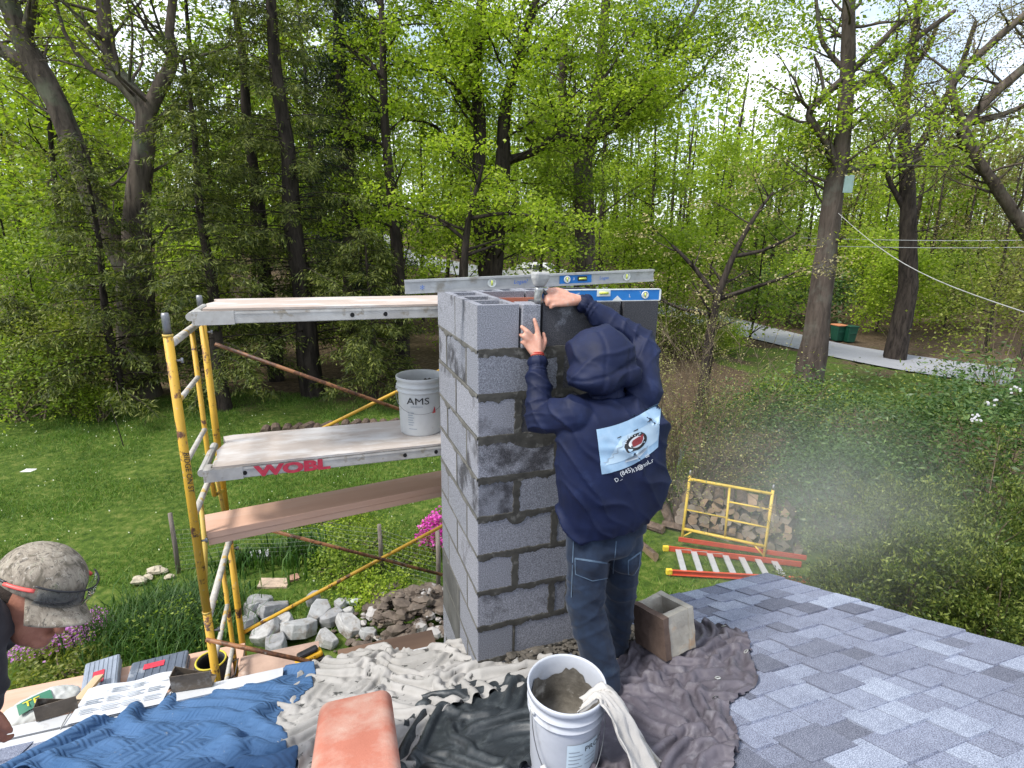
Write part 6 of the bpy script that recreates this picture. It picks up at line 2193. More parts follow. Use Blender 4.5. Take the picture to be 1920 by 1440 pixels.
# rag hanging over the rim of the front pail
def rag():
    rimp = fb_ + Vector((0, 0, FH))
    e = _R * .78 - _F * .35; e.z = 0; e.normalize()
    sidev = Vector((0, 0, 1)).cross(e)
    ra = rimp + e * FR * .93
    path = [rimp + e * FR * .45 + EZ * -.03 - sidev * .05, rimp + e * FR * .72 + EZ * .0 - sidev * .02, ra + EZ * .014, ra + e * .05 + EZ * -.03, ra + e * .085 + EZ * -.10 + _v * -.01, ra + e * .13 + EZ * -.18 - _v * .03, ra + e * .19 + EZ * -.27 - _v * .05]
    bq = path[-1].dot(_v)
    C = catmull(path, 8)
    n, m = 46, len(C) - 1
    vs, fs, uv = [], [], []
    for j, c in enumerate(C):
        f = j / m
        wd = .035 + .10 * max(0, f - .25) ** .8
        for i in range(n + 1):
            s = i / n * 2 - 1
            ww = s + .35 * noise.noise((s * 2, f * 3, 5))
            fold = math.sin(ww * 5.2 + 1.2 * f) * .016 * (.4 + f) + .016 * noise.noise((ww * 3.1, f * 2.2, 2)) + .010 * noise.noise((s * 8, f * 7, 9)) + .007 * abs(noise.noise((s * 5 + f * 6, f * 9, 4)))
            q = c + sidev * (s * wd) + e * (fold + .012 * (1 - s * s)) + EZ * (-.02 * s * s * (f > .3) + .004 * math.sin(s * 11))
            rz = CAMH + roof_z(q.dot(_v)) + .03
            if q.z < rz:
                q.z = rz + .01 * abs(fold) * 30
            vs.append(q - rimp); uv.append((s * .3, f * .6))
    for j in range(m):
        for i in range(n):
            k = j * (n + 1) + i
            fs.append((k, k + 1, k + n + 2, k + n + 1))
    me = np_mesh('rag', vs, fs, fabric('dirty white rag', (.5, .48, .45), (.4, .38, .35), (.27, .25, .21), .6, .95, sp_scale=6), True, uv)
    o = put('rag', me, None, rimp)
    sm = o.modifiers.new('t', 'SOLIDIFY'); sm.thickness = .003
    tag(o, 'dirty white rag hanging over the rim of the front pail', 'rag')
rag()
# pail on the middle plank
q = at_z(790, 806, -1.215)
P2 = pail('white pail with black lettering on the middle scaffold plank', q, .15, .375, M_PAILW, YAW)
ax = math.atan2(-(q - EYE).y, -(q - EYE).x) - YAW       # side that faces the camera
wrap_text(P2, 'AMS', .062, ax - .64, .215, .1305, .149, .375, M_PK, bold=1.15)
wrap_text(P2, 'solutions', .02, ax - .46, .194, .1305, .149, .375, M_PG)
for k in range(6):
    wrap_grid(.1305, .149, .375, ax - .62, ax - .32 - .05 * (k % 2), .155 - .016 * k, .1605 - .016 * k, 6, 1, .002).build('printed_line', M_PG, P2)
wrap_grid(.1305, .149, .375, ax - .6, ax - .2, .048, .053, 6, 1, .002).build('printed_line', M_PG, P2)
b = MB()
vs = []
for (da, z) in ((.52, .15), (.72, .15), (.66, .195), (.6, .17)):
    r_ = .1305 + (.149 - .1305) * z / .375 + .002
    vs.append((r_ * math.cos(ax + da), r_ * math.sin(ax + da), z))
b.add(vs, [(0, 1, 2, 3)]); b.build('red_mark', basic('red ink', (.55, .02, .03), (.5, .02, .03), 10, .5, 0), P2)
bail(P2, .15, .375, .14, ax - 1.5, ax + 1.5, False)

# ------------------------------------------------------------------ clay flue tile in the foreground
fa, fs_ = RP(668, 1326, .215)
tfl = thing('clay_flue_tile', 'dusty orange terracotta flue tile lying on the cloths in the foreground', 'flue tile', (0, 0, 0))
tfl.matrix_world = ROOFW @ Matrix.Translation((fa, fs_, .125)) @ Matrix.Rotation(RAD(-3), 4, 'Z') @ Matrix.Rotation(RAD(90), 4, 'X')
M_CLAY2 = basic('dusty terracotta', (.5, .19, .13), (.42, .15, .1), 5, .95, .45, 110, stain=(.52, .34, .27), stain_scale=4, stain_lo=.42, stain_hi=.62)
lm = liner_mesh(.285, .205, .045, .018, .6)
o = lm.build('tile_body', M_CLAY2, tfl, (0, 0, 0), smooth=True)
bv_ = o.modifiers.new('bev', 'BEVEL'); bv_.width = .005; bv_.segments = 2
# ------------------------------------------------------------------ levels and hammer on the chimney top
M_ALUL = basic('dull level aluminium', (.5, .5, .5), (.36, .36, .37), 12, .45, .15, metal=.45, stain=(.3, .28, .25), stain_scale=10, stain_lo=.56, stain_hi=.68)
M_LBLUE = basic('scratched blue paint', (.02, .2, .55), (.015, .15, .46), 8, .4, .1, stain=(.55, .6, .64), stain_scale=16, stain_lo=.64, stain_hi=.69)
M_VIAL = basic('yellow green vial', (.62, .66, .12), (.52, .58, .1), 20, .2, 0)
M_FRAMEW = basic('white vial ring', (.72, .74, .72), (.6, .62, .6), 20, .4, 0)
M_INK = basic('blue marker ink', (.04, .16, .6), (.06, .2, .65), 20, .5, 0)
p0, p1 = at_b(760, 551, 2.52), at_b(1224, 527, 2.52)
LL = (p1 - p0).length
d = (p1 - p0).normalized()
lv = thing('long_level', 'long grey aluminium spirit level lying across the chimney top', 'level', p0, (0, -math.asin(d.z), math.atan2(d.y, d.x)))
HB = .061
b = MB()
b.box(0, LL, -.013, .013, HB - .006, HB); b.box(0, LL, -.013, .013, 0, .006); b.box(0, LL, -.004, .004, .006, HB - .006)
b.box(0, LL, -.013, -.010, HB - .010, HB - .006); b.box(0, LL, -.013, -.010, .006, .010)
b.build('beam', M_ALUL, lv)
def vial_disc(parent, x, z, y, R_, ring=M_FRAMEW, cut=True):
    b = MB(); b.lathe([(R_ * .72, .002), (R_ * .72, .005), (R_, .005), (R_, 0)], 24)
    o = b.build('vial_ring', ring, parent, (x, y, z), (RAD(90), 0, 0), smooth=True)
    b = MB(); b.lathe([(R_ * .72, 0.0025), (.0001, .0025)], 24); b.build('vial_window', M_FRAMEW, o)
    b = MB(); b.tube([(0, -R_ * .55, .0045), (0, R_ * .55, .0045)], R_ * .2, 10); b.build('vial', M_VIAL, o, smooth=True)
vial_disc(lv, LL * .315, HB / 2, -.0042, .021)
vial_disc(lv, LL * .875, HB / 2, -.0042, .021)
b = MB(); b.box(LL * .585, LL * .72, -.0075, -.0045, .008, HB - .008); o = b.build('blue_grip', M_LBLUE, lv, bevel=.001)
vial_disc(lv, LL * .615, HB / 2, -.0078, .017)
b = MB(); b.box(LL * .66, LL * .70, -.0095, -.0078, .02, HB - .018); o2 = b.build('window', M_BLKP, lv, bevel=.001)
b = MB(); b.tube([(LL * .665, -.0105, HB / 2), (LL * .695, -.0105, HB / 2)], .005, 10); b.build('vial', M_VIAL, o2, smooth=True)
text_mesh('lettering', 'Logan?', .026, M_INK, lv, Matrix.Translation((LL * .40, -.0046, .022)) @ Matrix.Rotation(RAD(90), 4, 'X'), .0002, .2)
text_mesh('lettering', 'Logan', .022, M_INK, lv, Matrix.Translation((LL * .755, -.0046, .022)) @ Matrix.Rotation(RAD(90), 4, 'X'), .0002, .2)
text_mesh('lettering', '*', .05, M_INK, lv, Matrix.Translation((LL * .05, -.0046, .0)) @ Matrix.Rotation(RAD(90), 4, 'X'), .0002, .1)
# blue box level
p0, p1 = hp(.945, 2.345, CH_TOP + .002), hp(1.575, 2.315, CH_TOP + .002)
LL = (p1 - p0).length; d = (p1 - p0).normalized()
bl = thing('blue_level', 'bright blue box spirit level on the front edge of the chimney top', 'level', p0, (0, 0, math.atan2(d.y, d.x)))
HB = .056
b = MB(); b.box(0, LL, -.0105, .0105, .003, HB - .003); b.build('body', M_LBLUE, bl, bevel=.002)
for z0 in (0, HB - .0035):
    b = MB(); b.box(-.001, LL + .001, -.0125, .0125, z0, z0 + .0035); b.build('rail', M_FRAMEW, bl)
for x in (0, LL):
    b = MB(); b.box(x - .004, x + .006, -.0115, .0115, .004, HB - .004); b.build('end_cap', M_FRAMEW, bl, bevel=.001)
vial_disc(bl, LL * .87, HB / 2, -.0108, .018)
b = MB(); b.box(LL * .47, LL * .58, -.0128, -.0108, HB * .42, HB - .002); o = b.build('vial_window', M_FRAMEW, bl, bevel=.001)
b = MB(); b.tube([(LL * .49, -.0135, HB * .7), (LL * .56, -.0135, HB * .7)], .006, 10); b.build('vial', M_VIAL, o, smooth=True)
b = MB(); b.prism([(LL * .60, .004), (LL * .68, .004), (LL * .64, .026)], 0, .001, Matrix.Translation((0, -.0108, 0)) @ Matrix.Rotation(RAD(90), 4, 'X')); b.build('printed_mark', M_FRAMEW, bl)
text_mesh('lettering', 'L', .02, M_PW, bl, Matrix.Translation((LL * .735, -.0108, .018)) @ Matrix.Rotation(RAD(90), 4, 'X'), .0002)
# club hammer held upright, head on top
hq = at_b(1008, 566, 2.30); hq.z = CAMH + CH_TOP + .002
hm = thing('hammer', 'cement-crusted hammer held upright on the chimney top in the right hand', 'hammer', hq, (0, RAD(4), YAW))
hm.scale = (1.25, 1.1, 1.25)
M_HEAD = basic('cement crusted steel', (.42, .42, .41), (.26, .26, .26), 22, .7, .5, 60, metal=.25, stain=(.55, .54, .52), stain_scale=12, stain_lo=.5, stain_hi=.62)
M_SHINY = basic('worn bright steel', (.5, .5, .48), (.2, .2, .2), 60, .35, .6, 60, metal=.7)
b = MB()
vs, fs = [], []
prof = [(.024, .060, .068), (.030, .056, .075), (.036, .060, .098), (.034, .062, .112), (.028, .055, .118)]
prof = [(.017, .018, .060), (.021, .021, .068), (.031, .025, .088), (.033, .026, .104), (.026, .020, .110)]
for (rx, ry, z) in prof:
    for k in range(12):
        a = 2 * math.pi * (k + .5) / 12
        sx = math.copysign(abs(math.cos(a)) ** .5, math.cos(a)); sy = math.copysign(abs(math.sin(a)) ** .5, math.sin(a))
        j = 1 + .07 * noise.noise((k * 1.7, z * 60, 1))
        vs.append((rx * sx * j + .006 * (z - .06) * 10, ry * sy * j, z))
for i in range(len(prof) - 1):
    for k in range(12):
        a, e_ = i * 12 + k, i * 12 + (k + 1) % 12
        fs.append((a, e_, e_ + 12, a + 12))
fs.append(tuple(range(11, -1, -1))); fs.append(tuple((len(prof) - 1) * 12 + k for k in range(12)))
b.add(vs, fs); b.build('head', M_HEAD, hm, smooth=False, bevel=.003)
b = MB(); b.tube([(0, 0, 0), (.002, 0, .012), (-.001, .001, .03), (.002, 0, .045), (0, 0, .062)], [.014, .0165, .0145, .016, .014], 12); b.build('neck', M_SHINY, hm, smooth=True)
b = MB(); b.tube([(.012, 0, .05), (.03, 0, .034), (.034, -.004, .022), (.06, -.012, .012), (.12, -.02, .016)], [.006, .007, .009, .010, .010], 10); b.build('handle', M_BLKP, hm, smooth=True)

# ------------------------------------------------------------------ brown block on the roof
M_BRN = basic('brown stained block', (.16, .11, .085), (.09, .06, .047), 16, .95, .6, 120)
M_TAN = basic('tan rough block', (.46, .43, .36), (.33, .3, .25), 12, .95, .6, 90, stain=(.42, .3, .2), stain_scale=9, stain_lo=.55, stain_hi=.66)
a_, s_1 = RP(1243, 1236, .0)
blk = thing('loose_block', 'weathered brown concrete block with open cell standing on the grey tarpaulin', 'block', (0, 0, 0))
blk.matrix_world = ROOFW @ Matrix.Translation((a_ - .06, s_1 - .13, .045)) @ Matrix.Rotation(RAD(10), 4, 'Z') @ Matrix.Rotation(RAD(8), 4, 'X') @ Matrix.Rotation(RAD(-5), 4, 'Y')
W_, D_, H_, T_ = .2, .22, .215, .034
def rough_box(b, x0, x1, y0, y1, z0, z1, seed, n=5, amp=.004):
    """box with subdivided, knocked faces"""
    for ax_, sg in ((0, 0), (0, 1), (1, 0), (1, 1), (2, 0), (2, 1)):
        lo, hi = [x0, y0, z0], [x1, y1, z1]
        o1, o2 = [i for i in range(3) if i != ax_]
        vs, fs = [], []
        for i in range(n + 1):
            for j in range(n + 1):
                q = [0, 0, 0]
                q[ax_] = hi[ax_] if sg else lo[ax_]
                q[o1] = lo[o1] + (hi[o1] - lo[o1]) * i / n
                q[o2] = lo[o2] + (hi[o2] - lo[o2]) * j / n
                e = noise.noise_vector(Vector(q) * 28 + Vector((seed, 0, 0))) * amp
                vs.append((q[0] + e.x, q[1] + e.y, q[2] + e.z))
        for i in range(n):
            for j in range(n):
                k = i * (n + 1) + j
                f = (k, k + 1, k + n + 2, k + n + 1)
                fs.append(f if (sg == 1) ^ (ax_ == 1) ^ True else f[::-1])
        b.add(vs, fs)
b = MB(); rough_box(b, 0, T_, 0, D_, 0, H_, 1); b.build('face_shell', M_BRN, blk)
b = MB(); rough_box(b, W_ - T_, W_, 0, D_, 0, H_, 2); b.build('face_shell', M_TAN, blk)
b = MB(); rough_box(b, T_ - .002, W_ - T_ + .002, .004, T_ + .01, .001, H_ - .003, 3); b.build('web', M_TAN, blk)
b = MB(); rough_box(b, T_ - .002, W_ - T_ + .002, D_ - T_ - .004, D_ - .004, .001, H_ - .003, 4); b.build('web', M_TAN, blk)

# ------------------------------------------------------------------ things along the eave at lower left
wp0 = hp(-2.3, EAVE_B + .055, EAVE_Z - .008)
wp = thing('white_plank', 'narrow white aluminium plank laid along the eave beside the blue blanket', 'plank', wp0, (0, RAD(-.6), YAW + RAD(-.8)))
b = MB(); b.box(0, 2.0, 0, .075, .018, .024); b.box(0, 2.0, 0, .004, -.028, .018); b.box(0, 2.0, .071, .075, -.028, .018); b.build('deck', M_WHITE, wp)
def cord(P, mat=M_WIRE):
    b = MB(); b.tube(P, .0022, 6); return b
tie = tag(put('tie_wire', None, None, wp0, (0, RAD(-.6), YAW + RAD(-.8))), 'thin wire ties wrapped round the white plank', 'wire')
for x in (1.02, 1.46):
    cord([(x, -.03, .0), (x + .005, -.008, .03), (x + .01, .05, .034), (x + .02, .11, .03), (x + .03, .13, -.02)]).build('wire', M_WIRE, tie, smooth=True)
    cord([(x, -.03, .0), (x - .03, -.06, -.02), (x - .05, -.07, -.03)]).build('wire', M_WIRE, tie, smooth=True)
sht = thing('printed_sheet', 'large white printed instruction sheet lying on the white plank', 'sheet', wp0, (0, RAD(-.6), YAW + RAD(-.8)))
b = MB(); vs, fs = [], []
for i in range(13):
    for j in range(7):
        x, y = 1.04 + .40 * i / 12, -.005 + .205 * j / 6
        vs.append((x + .03 * j / 6, y, .0335 + .008 * math.sin(i * .8) * (j / 6) + .002 * j))
for i in range(12):
    for j in range(6):
        k = i * 7 + j
        fs.append((k, k + 7, k + 8, k + 1))
b.add(vs, fs); o = b.build('paper', basic('white paper', (.58, .59, .61), (.52, .53, .55), 5, .7, .1), sht, smooth=True)
for i in range(4):
    for j in range(3):
        x, y = 1.075 + .09 * i, .03 + .055 * j
        for l in range(3):
            q = MB(); q.box(x + .03 * (y / .2), x + .055 + .02 * ((i + j + l) % 2) + .03 * (y / .2), y + .011 * l, y + .011 * l + .005, .0465, .0468)
            q.build('printed_line', M_PG, sht)
M_FLASH = basic('brown weathered flashing', (.15, .12, .09), (.08, .065, .05), 14, .7, .4, stain=(.3, .28, .25), stain_scale=8, stain_lo=.52, stain_hi=.66)
def flashing(label, x, rz, s):
    t = thing('flashing_piece', label, 'flashing', wp0, (0, RAD(-.6), YAW + RAD(-.8)), 'bent brown flashing pieces on the white plank')
    b = MB()
    M = Matrix.Translation((x, .06, .03)) @ Matrix.Rotation(rz, 4, 'Z') @ Matrix.Scale(s, 4)
    L, w, h = .17, .07, .085
    b.prism([(0, 0), (w, 0), (w, .003), (.003, .003), (.003, h), (0, h)], 0, L, M @ Matrix(((0, 0, 1, 0), (1, 0, 0, 0), (0, 1, 0, 0), (0, 0, 0, 1))))
    b.prism([(0, .004), (L, .004), (0, h)], 0, .003, M @ Matrix.Translation((0, w, 0)) @ Matrix.Rotation(RAD(90), 4, 'X'))
    b.box(-.003, 0, 0, w, .001, h, M)
    b.build('metal', M_FLASH, t)
flashing('bent brown flashing piece left of the printed sheet', .905, RAD(8), .95)
flashing('bent brown flashing piece right of the printed sheet', 1.475, RAD(-6), 1.1)

PLZ = -2.86
M_CASE = basic('grey blue case plastic', (.12, .145, .185), (.075, .09, .12), 12, .45, .25, 60, stain=(.3, .32, .35), stain_scale=10, stain_lo=.56, stain_hi=.7)
M_CASE2 = basic('pale grey case plastic', (.3, .34, .4), (.2, .23, .28), 12, .45, .25, 60)
M_REDL = basic('red sticker', (.6, .04, .07), (.45, .03, .05), 40, .5, 0)
def case(label, loc, rz, L, Wd, Hh, mat, lab):
    t = thing('tool_case', label, 'tool case', loc, (0, 0, rz), 'plastic tool cases on the platform')
    b = MB(); b.box(0, L, 0, Wd, 0, Hh * .48); b.build('base', mat, t, bevel=.012, seg=3)
    b = MB(); b.box(.003, L - .003, .003, Wd - .003, Hh * .5, Hh); lid = b.build('lid', mat, t, bevel=.014, seg=3)
    for k in range(7):
        x = L * (.12 + .125 * k)
        b = MB(); b.box(x, x + L * .05, .02, Wd - .02, Hh - .001, Hh + .004); b.build('rib', mat, lid, bevel=.002)
    b = MB(); P = [(L * .33, 0, Hh * .5), (L * .34, -.03, Hh * .5), (L * .37, -.04, Hh * .5), (L * .63, -.04, Hh * .5), (L * .66, -.03, Hh * .5), (L * .67, 0, Hh * .5)]
    b.tube(P, .009, 8); b.build('handle', M_BLKP, t, smooth=True)
    for x in (L * .14, L * .8):
        b = MB(); b.box(x, x + .035, -.006, .004, Hh * .25, Hh * .75); b.build('latch', M_BLKP, t, bevel=.002)
    b = MB(); b.box(L * lab[0], L * lab[1], Wd * lab[2], Wd * lab[3], Hh + .0045, Hh + .0058); b.build('sticker', M_REDL, lid)
    return t
case('dark tool case with red sticker lying flat beside the yellow post', hp(-1.31, 3.52, PLZ), YAW + RAD(4), .34, .26, .085, M_CASE, (.25, .6, .55, .75))
case('pale tool case with red sticker propped on end, left of the dark one', hp(-1.55, 3.54, PLZ), YAW + RAD(12), .2, .34, .08, M_CASE2, (.3, .6, .25, .6))
# black helmet with yellow rim
q = hp(-.80, 3.50, PLZ)
hl = thing('black_bucket_bag', 'black round tool bag with yellow rim behind the yellow post', 'bag', q)
b = MB(); b.lathe([(.09, 0), (.105, .05), (.11, .11), (.10, .16), (.085, .185), (.075, .18), (.09, .12), (.085, .04)], 28, cap0=True); b.build('shell', basic('black nylon', (.018, .018, .02), (.03, .03, .033), 30, .6, .5), hl, smooth=True)
b = MB(); b.tube([(.088 * math.cos(k / 24 * 6.2832), .088 * math.sin(k / 24 * 6.2832), .187) for k in range(25)], .006, 8, False); b.build('rim', basic('yellow rubber', (.6, .5, .05), (.5, .42, .04), 20, .6, 0), hl, smooth=True)
b = MB(); b.tube([(.1, .02, .14), (.15, .05, .16), (.16, -.02, .1), (.11, -.05, .06)], .006, 6); b.build('strap', M_BLKP, hl, smooth=True)
# cordless drill battery end
q = hp(-.19, 3.36, -2.79)
dr = thing('tool_battery', 'yellow and black power tool battery at the edge of the white cloth', 'battery', q, (RAD(-14), RAD(-8), YAW + RAD(14)))
dr.scale = (1.3, 1.3, 1.3)
M_DY = basic('drill yellow', (.72, .4, .02), (.6, .33, .02), 10, .45, .1)
b = MB(); b.box(-.075, .075, -.035, .04, .0, .045); bat = b.build('battery', M_BLKP, dr, bevel=.01, seg=3)
b = MB(); b.box(-.065, .07, -.03, .038, .046, .075); b.build('battery_shoe', M_DY, dr, bevel=.012, seg=3)
b = MB(); b.box(-.05, .055, -.020, .03, .076, .10); b.build('handle_foot', M_BLKP, dr, bevel=.012, seg=3)
text_mesh('lettering', 'DeWALT', .024, M_DY, bat, Matrix.Translation((-.05, -.0355, .014)) @ Matrix.Rotation(RAD(90), 4, 'X'), .0003)
text_mesh('lettering', 'DeWALT', .02, M_BLKP, dr, Matrix.Translation((-.048, -.0308, .055)) @ Matrix.Rotation(RAD(90), 4, 'X'), .0003)
# cement bag and lath
bg = thing('cement_bag', 'white paper cement bag with green band, slumped below the eave', 'bag', hp(-1.75, 3.56, PLZ), (0, 0, YAW + RAD(28)))
b = MB(); prim_ell(b, (0, 0, .06), (Vector((1, 0, 0)), Vector((0, 1, 0)), Vector((0, 0, 1))), (.2, .12, .065), 28)
me = fuse(b, .01, 2)
M_BAGW = basic('white bag paper', (.55, .56, .54), (.47, .48, .45), 8, .7, .4, 30)
finish(me, 'sack', M_BAGW, bg, lambda p: .012 * noise.noise(p * 14) + .006 * noise.noise(p * 40))
b = MB(); vs, fs = [], []
for i in range(9):
    for j in range(5):
        x, y = -.1 + .16 * i / 8, -.07 + .09 * j / 4
        vs.append((x, y, .06 + .069 * math.sqrt(max(0, 1 - (x / .2) ** 2 - (y / .12) ** 2)) + .010))
for i in range(8):
    for j in range(4):
        k = i * 5 + j
        fs.append((k, k + 5, k + 6, k + 1))
b.add(vs, fs); b.build('green_band', basic('green band', (.05, .2, .12), (.04, .16, .1), 10, .6, 0), bg, smooth=True)
text_mesh('lettering', 'TE', .075, basic('yellow ink', (.75, .6, .03), (.7, .55, .03), 10, .6, 0), bg, Matrix.Translation((-.075, -.058, .143)), .0004)
l0, l1 = at_z(140, 1322, -2.62), at_z(186, 1268, -2.74)
lt = thing('lath', 'short pale wooden lath sticking up beside the cement bag', 'lath', (0, 0, 0))
dv = (l1 - l0); sd_ = dv.cross(EZ).normalized(); nn_ = sd_.cross(dv.normalized())
lt.matrix_world = Matrix.Translation(l0) @ Matrix(((dv.normalized().x, sd_.x, nn_.x, 0), (dv.normalized().y, sd_.y, nn_.y, 0), (dv.normalized().z, sd_.z, nn_.z, 0), (0, 0, 0, 1)))
b = MB(); b.box(0, dv.length, -.025, .025, -.01, .01); b.build('board', basic('pale pine', (.62, .47, .3), (.52, .38, .23), 5, .8, .3, 40, st=(.15, 1, 1)), lt, bevel=.002)
# mortar droppings and chips at the chimney foot
def rock(b, c, r_, seed, sq=(1, 1, 1), n=8, amp=.3):
    vs, fs = [], []
    m = n // 2
    for i in range(m + 1):
        ph = -math.pi / 2 + math.pi * (i + .05) / (m + .1)
        for k in range(n):
            th = 2 * math.pi * k / n
            d = Vector((math.cos(ph) * math.cos(th), math.cos(ph) * math.sin(th), math.sin(ph)))
            j = 1 + amp * noise.noise(d * 1.7 + Vector((seed * 3.1, 0, 0))) + amp * .5 * noise.noise(d * 4 + Vector((0, seed * 1.7, 0)))
            # facet: clamp against a few planes
            for q in range(5):
                pl = Vector((math.sin(seed * 7 + q * 2.4), math.cos(seed * 5 + q * 1.9), math.sin(seed * 3 + q * 3.3))).normalized()
                dd = d.dot(pl)
                if dd > .05:
                    j = min(j, .62 / dd + .12)
            vs.append(Vector(c) + Vector((d.x * sq[0], d.y * sq[1], d.z * sq[2])) * (r_ * j))
    for i in range(m):
        for k in range(n):
            a, e_ = i * n + k, i * n + (k + 1) % n
            fs.append((a, e_, e_ + n, a + n))
    fs.append(tuple(range(n - 1, -1, -1))); fs.append(tuple(m * n + k for k in range(n)))
    b.add(vs, fs)
rs = random.Random(9)
b = MB()
for k in range(420):
    a_ = rs.uniform(CH_A0 + .15, CH_A1 + .12); s = (CH_B0 - EAVE_B) * sl_len - abs(rs.gauss(0, .085)) - .01
    if a_ > CH_A1: s = rs.uniform(-.5, -.02)
    rock(b, roof_point(a_, s, .02 + rs.uniform(0, .05) * (s > -.55)), rs.choice((.009, .012, .016, .03)) * rs.uniform(.8, 1.2), k * 1.3, (rs.uniform(.8, 1.7), 1, .5), 7, .55)
o = b.build('mortar_droppings', basic('damp mortar droppings', (.13, .115, .095), (.05, .045, .037), 14, .9, .6, 60, stain=(.4, .38, .35), stain_scale=5, stain_lo=.62, stain_hi=.66), None)
kind(o, 'stuff'); o['label'] = 'heap of dropped mortar and chips at the chimney foot'
# ------------------------------------------------------------------ rubble below the scaffold
M_STONE = [basic('pale broken concrete %d' % i, c, tuple(x * .62 for x in c), 9, .95, .7, 40, stain=(.19, .155, .12), stain_scale=6, stain_lo=.5, stain_hi=.66) for i, c in enumerate(((.42, .42, .41), (.32, .32, .32), (.47, .46, .44)))]
def gz(x, y):
    return ground(x, y)
def slab_stone(label, X, Y, L, Wd, Hh, rz, tx, ty, seed, mi, group='broken concrete chunks on the ground'):
    q = on_ground(X, Y)
    t = put('concrete_chunk', None)
    b = MB()
    r = random.Random(seed)
    n = 7
    P = []
    for k in range(n):
        a = 2 * math.pi * k / n + r.uniform(-.25, .25)
        c, s = math.cos(a), math.sin(a)
        sc = 1 / max(abs(c), abs(s)) * r.uniform(.82, 1.05)
        P.append((L / 2 * c * sc * .9, Wd / 2 * s * sc * .9))
    top = [(x * r.uniform(.86, .98), y * r.uniform(.86, .98)) for x, y in P]
    vs = [(x, y, 0) for x, y in P] + [(x * 1.02, y * 1.02, Hh * r.uniform(.45, .6)) for x, y in P] + [(x, y, Hh * r.uniform(.85, 1.05)) for x, y in top]
    fs = [tuple(range(n - 1, -1, -1)), tuple(range(2 * n, 3 * n))]
    for i in range(2):
        fs += [(i * n + k, i * n + (k + 1) % n, (i + 1) * n + (k + 1) % n, (i + 1) * n + k) for k in range(n)]
    b.add(vs, fs)
    o = b.build('concrete_chunk', M_STONE[mi], None, q + Vector((0, 0, .02)), (tx, ty, rz), bevel=.008, seg=1)
    tag(o, label, 'concrete chunk', group)
    bpy.data.objects.remove(t)
chunks = [(485, 1150, .5, .34, .2, .3, 'tilted pale slab leaning behind the yellow posts'), (515, 1165, .62, .36, .2, .9, 'long grey slab at the back of the chunk pile under the brace'), (505, 1205, .5, .46, .25, .2, 'square pale chunk next to the yellow post foot'), (600, 1160, .5, .36, .24, 1.2, 'upright pale chunk at the top middle of the pile'), (625, 1175, .46, .3, .2, .5, 'pale chunk right of the upright one'),
          (650, 1190, .62, .36, .2, -.5, 'largest flat pale slab at the right of the pile'), (560, 1205, .66, .4, .24, .25, 'long rough chunk in front of the pile'), (590, 1140, .32, .24, .2, .8, 'small chunk highest in the pile'), (540, 1180, .44, .3, .2, 1.9, 'dark-sided chunk in the middle of the pile'), (640, 1152, .3, .24, .18, 2.2, 'small chunk at the back right of the pile'),
          (470, 1185, .36, .3, .2, 1.1, 'small chunk between the two yellow posts'), (610, 1212, .4, .28, .16, 2.7, 'chunk half hidden by the drill'), (690, 1205, .36, .26, .14, .1, 'thin chunk beside the leaning board'), (520, 1225, .5, .36, .2, 2.0, 'chunk cut off by the plywood sheet'), (655, 1160, .26, .2, .14, .4, 'fist-sized chunk behind the flat slab'), (475, 1160, .4, .26, .2, 2.4, 'grey chunk at the far left of the pile')]
for i, (X, Y, L, Wd, Hh, rz, lab) in enumerate(chunks):
    rr = random.Random(i * 7 + 1)
    slab_stone(lab, X, Y, L * .78, Wd * .78, Hh * .8, rz, rr.uniform(-.35, .35), rr.uniform(-.35, .35), i * 3 + 2, i % 3)
# heap of dirt and rubble against the chimney
rs = random.Random(31)
b = MB()
hc = on_ground(800, 1175)
for k in range(420):
    x, y = hc.x + rs.gauss(-.1, .42), hc.y + rs.gauss(0, .33)
    d2 = ((x - hc.x + .1) / .75) ** 2 + ((y - hc.y) / .6) ** 2
    z = gz(x, y) + .5 * math.exp(-d2 * 1.4) * rs.uniform(.6, 1)
    rock(b, (x, y, z), rs.choice((rs.uniform(.02, .05), rs.uniform(.02, .05), rs.uniform(.05, .12))), k * .9, (rs.uniform(.8, 1.5), 1, .6), 7, .5)
o = kind(b.build('rubble_heap', basic('dirty rubble', (.17, .135, .105), (.06, .045, .035), 6, .95, .7, 40, stain=(.36, .34, .32), stain_scale=2.5, stain_lo=.56, stain_hi=.6), None), 'stuff')
o['label'] = 'heap of dirt and broken mortar on the ground left of the chimney'
q = on_ground(690, 1190)
t = thing('leaning_board', 'grey weathered board leaning on the rubble heap', 'board', q, (RAD(-38), 0, RAD(-38)))
b = MB(); b.box(-.03, .75, -.12, .12, 0, .03); b.build('board', basic('grey weathered wood', (.36, .34, .31), (.26, .24, .22), 5, .9, .4, 40, st=(.15, 1, 1)), t, bevel=.004)
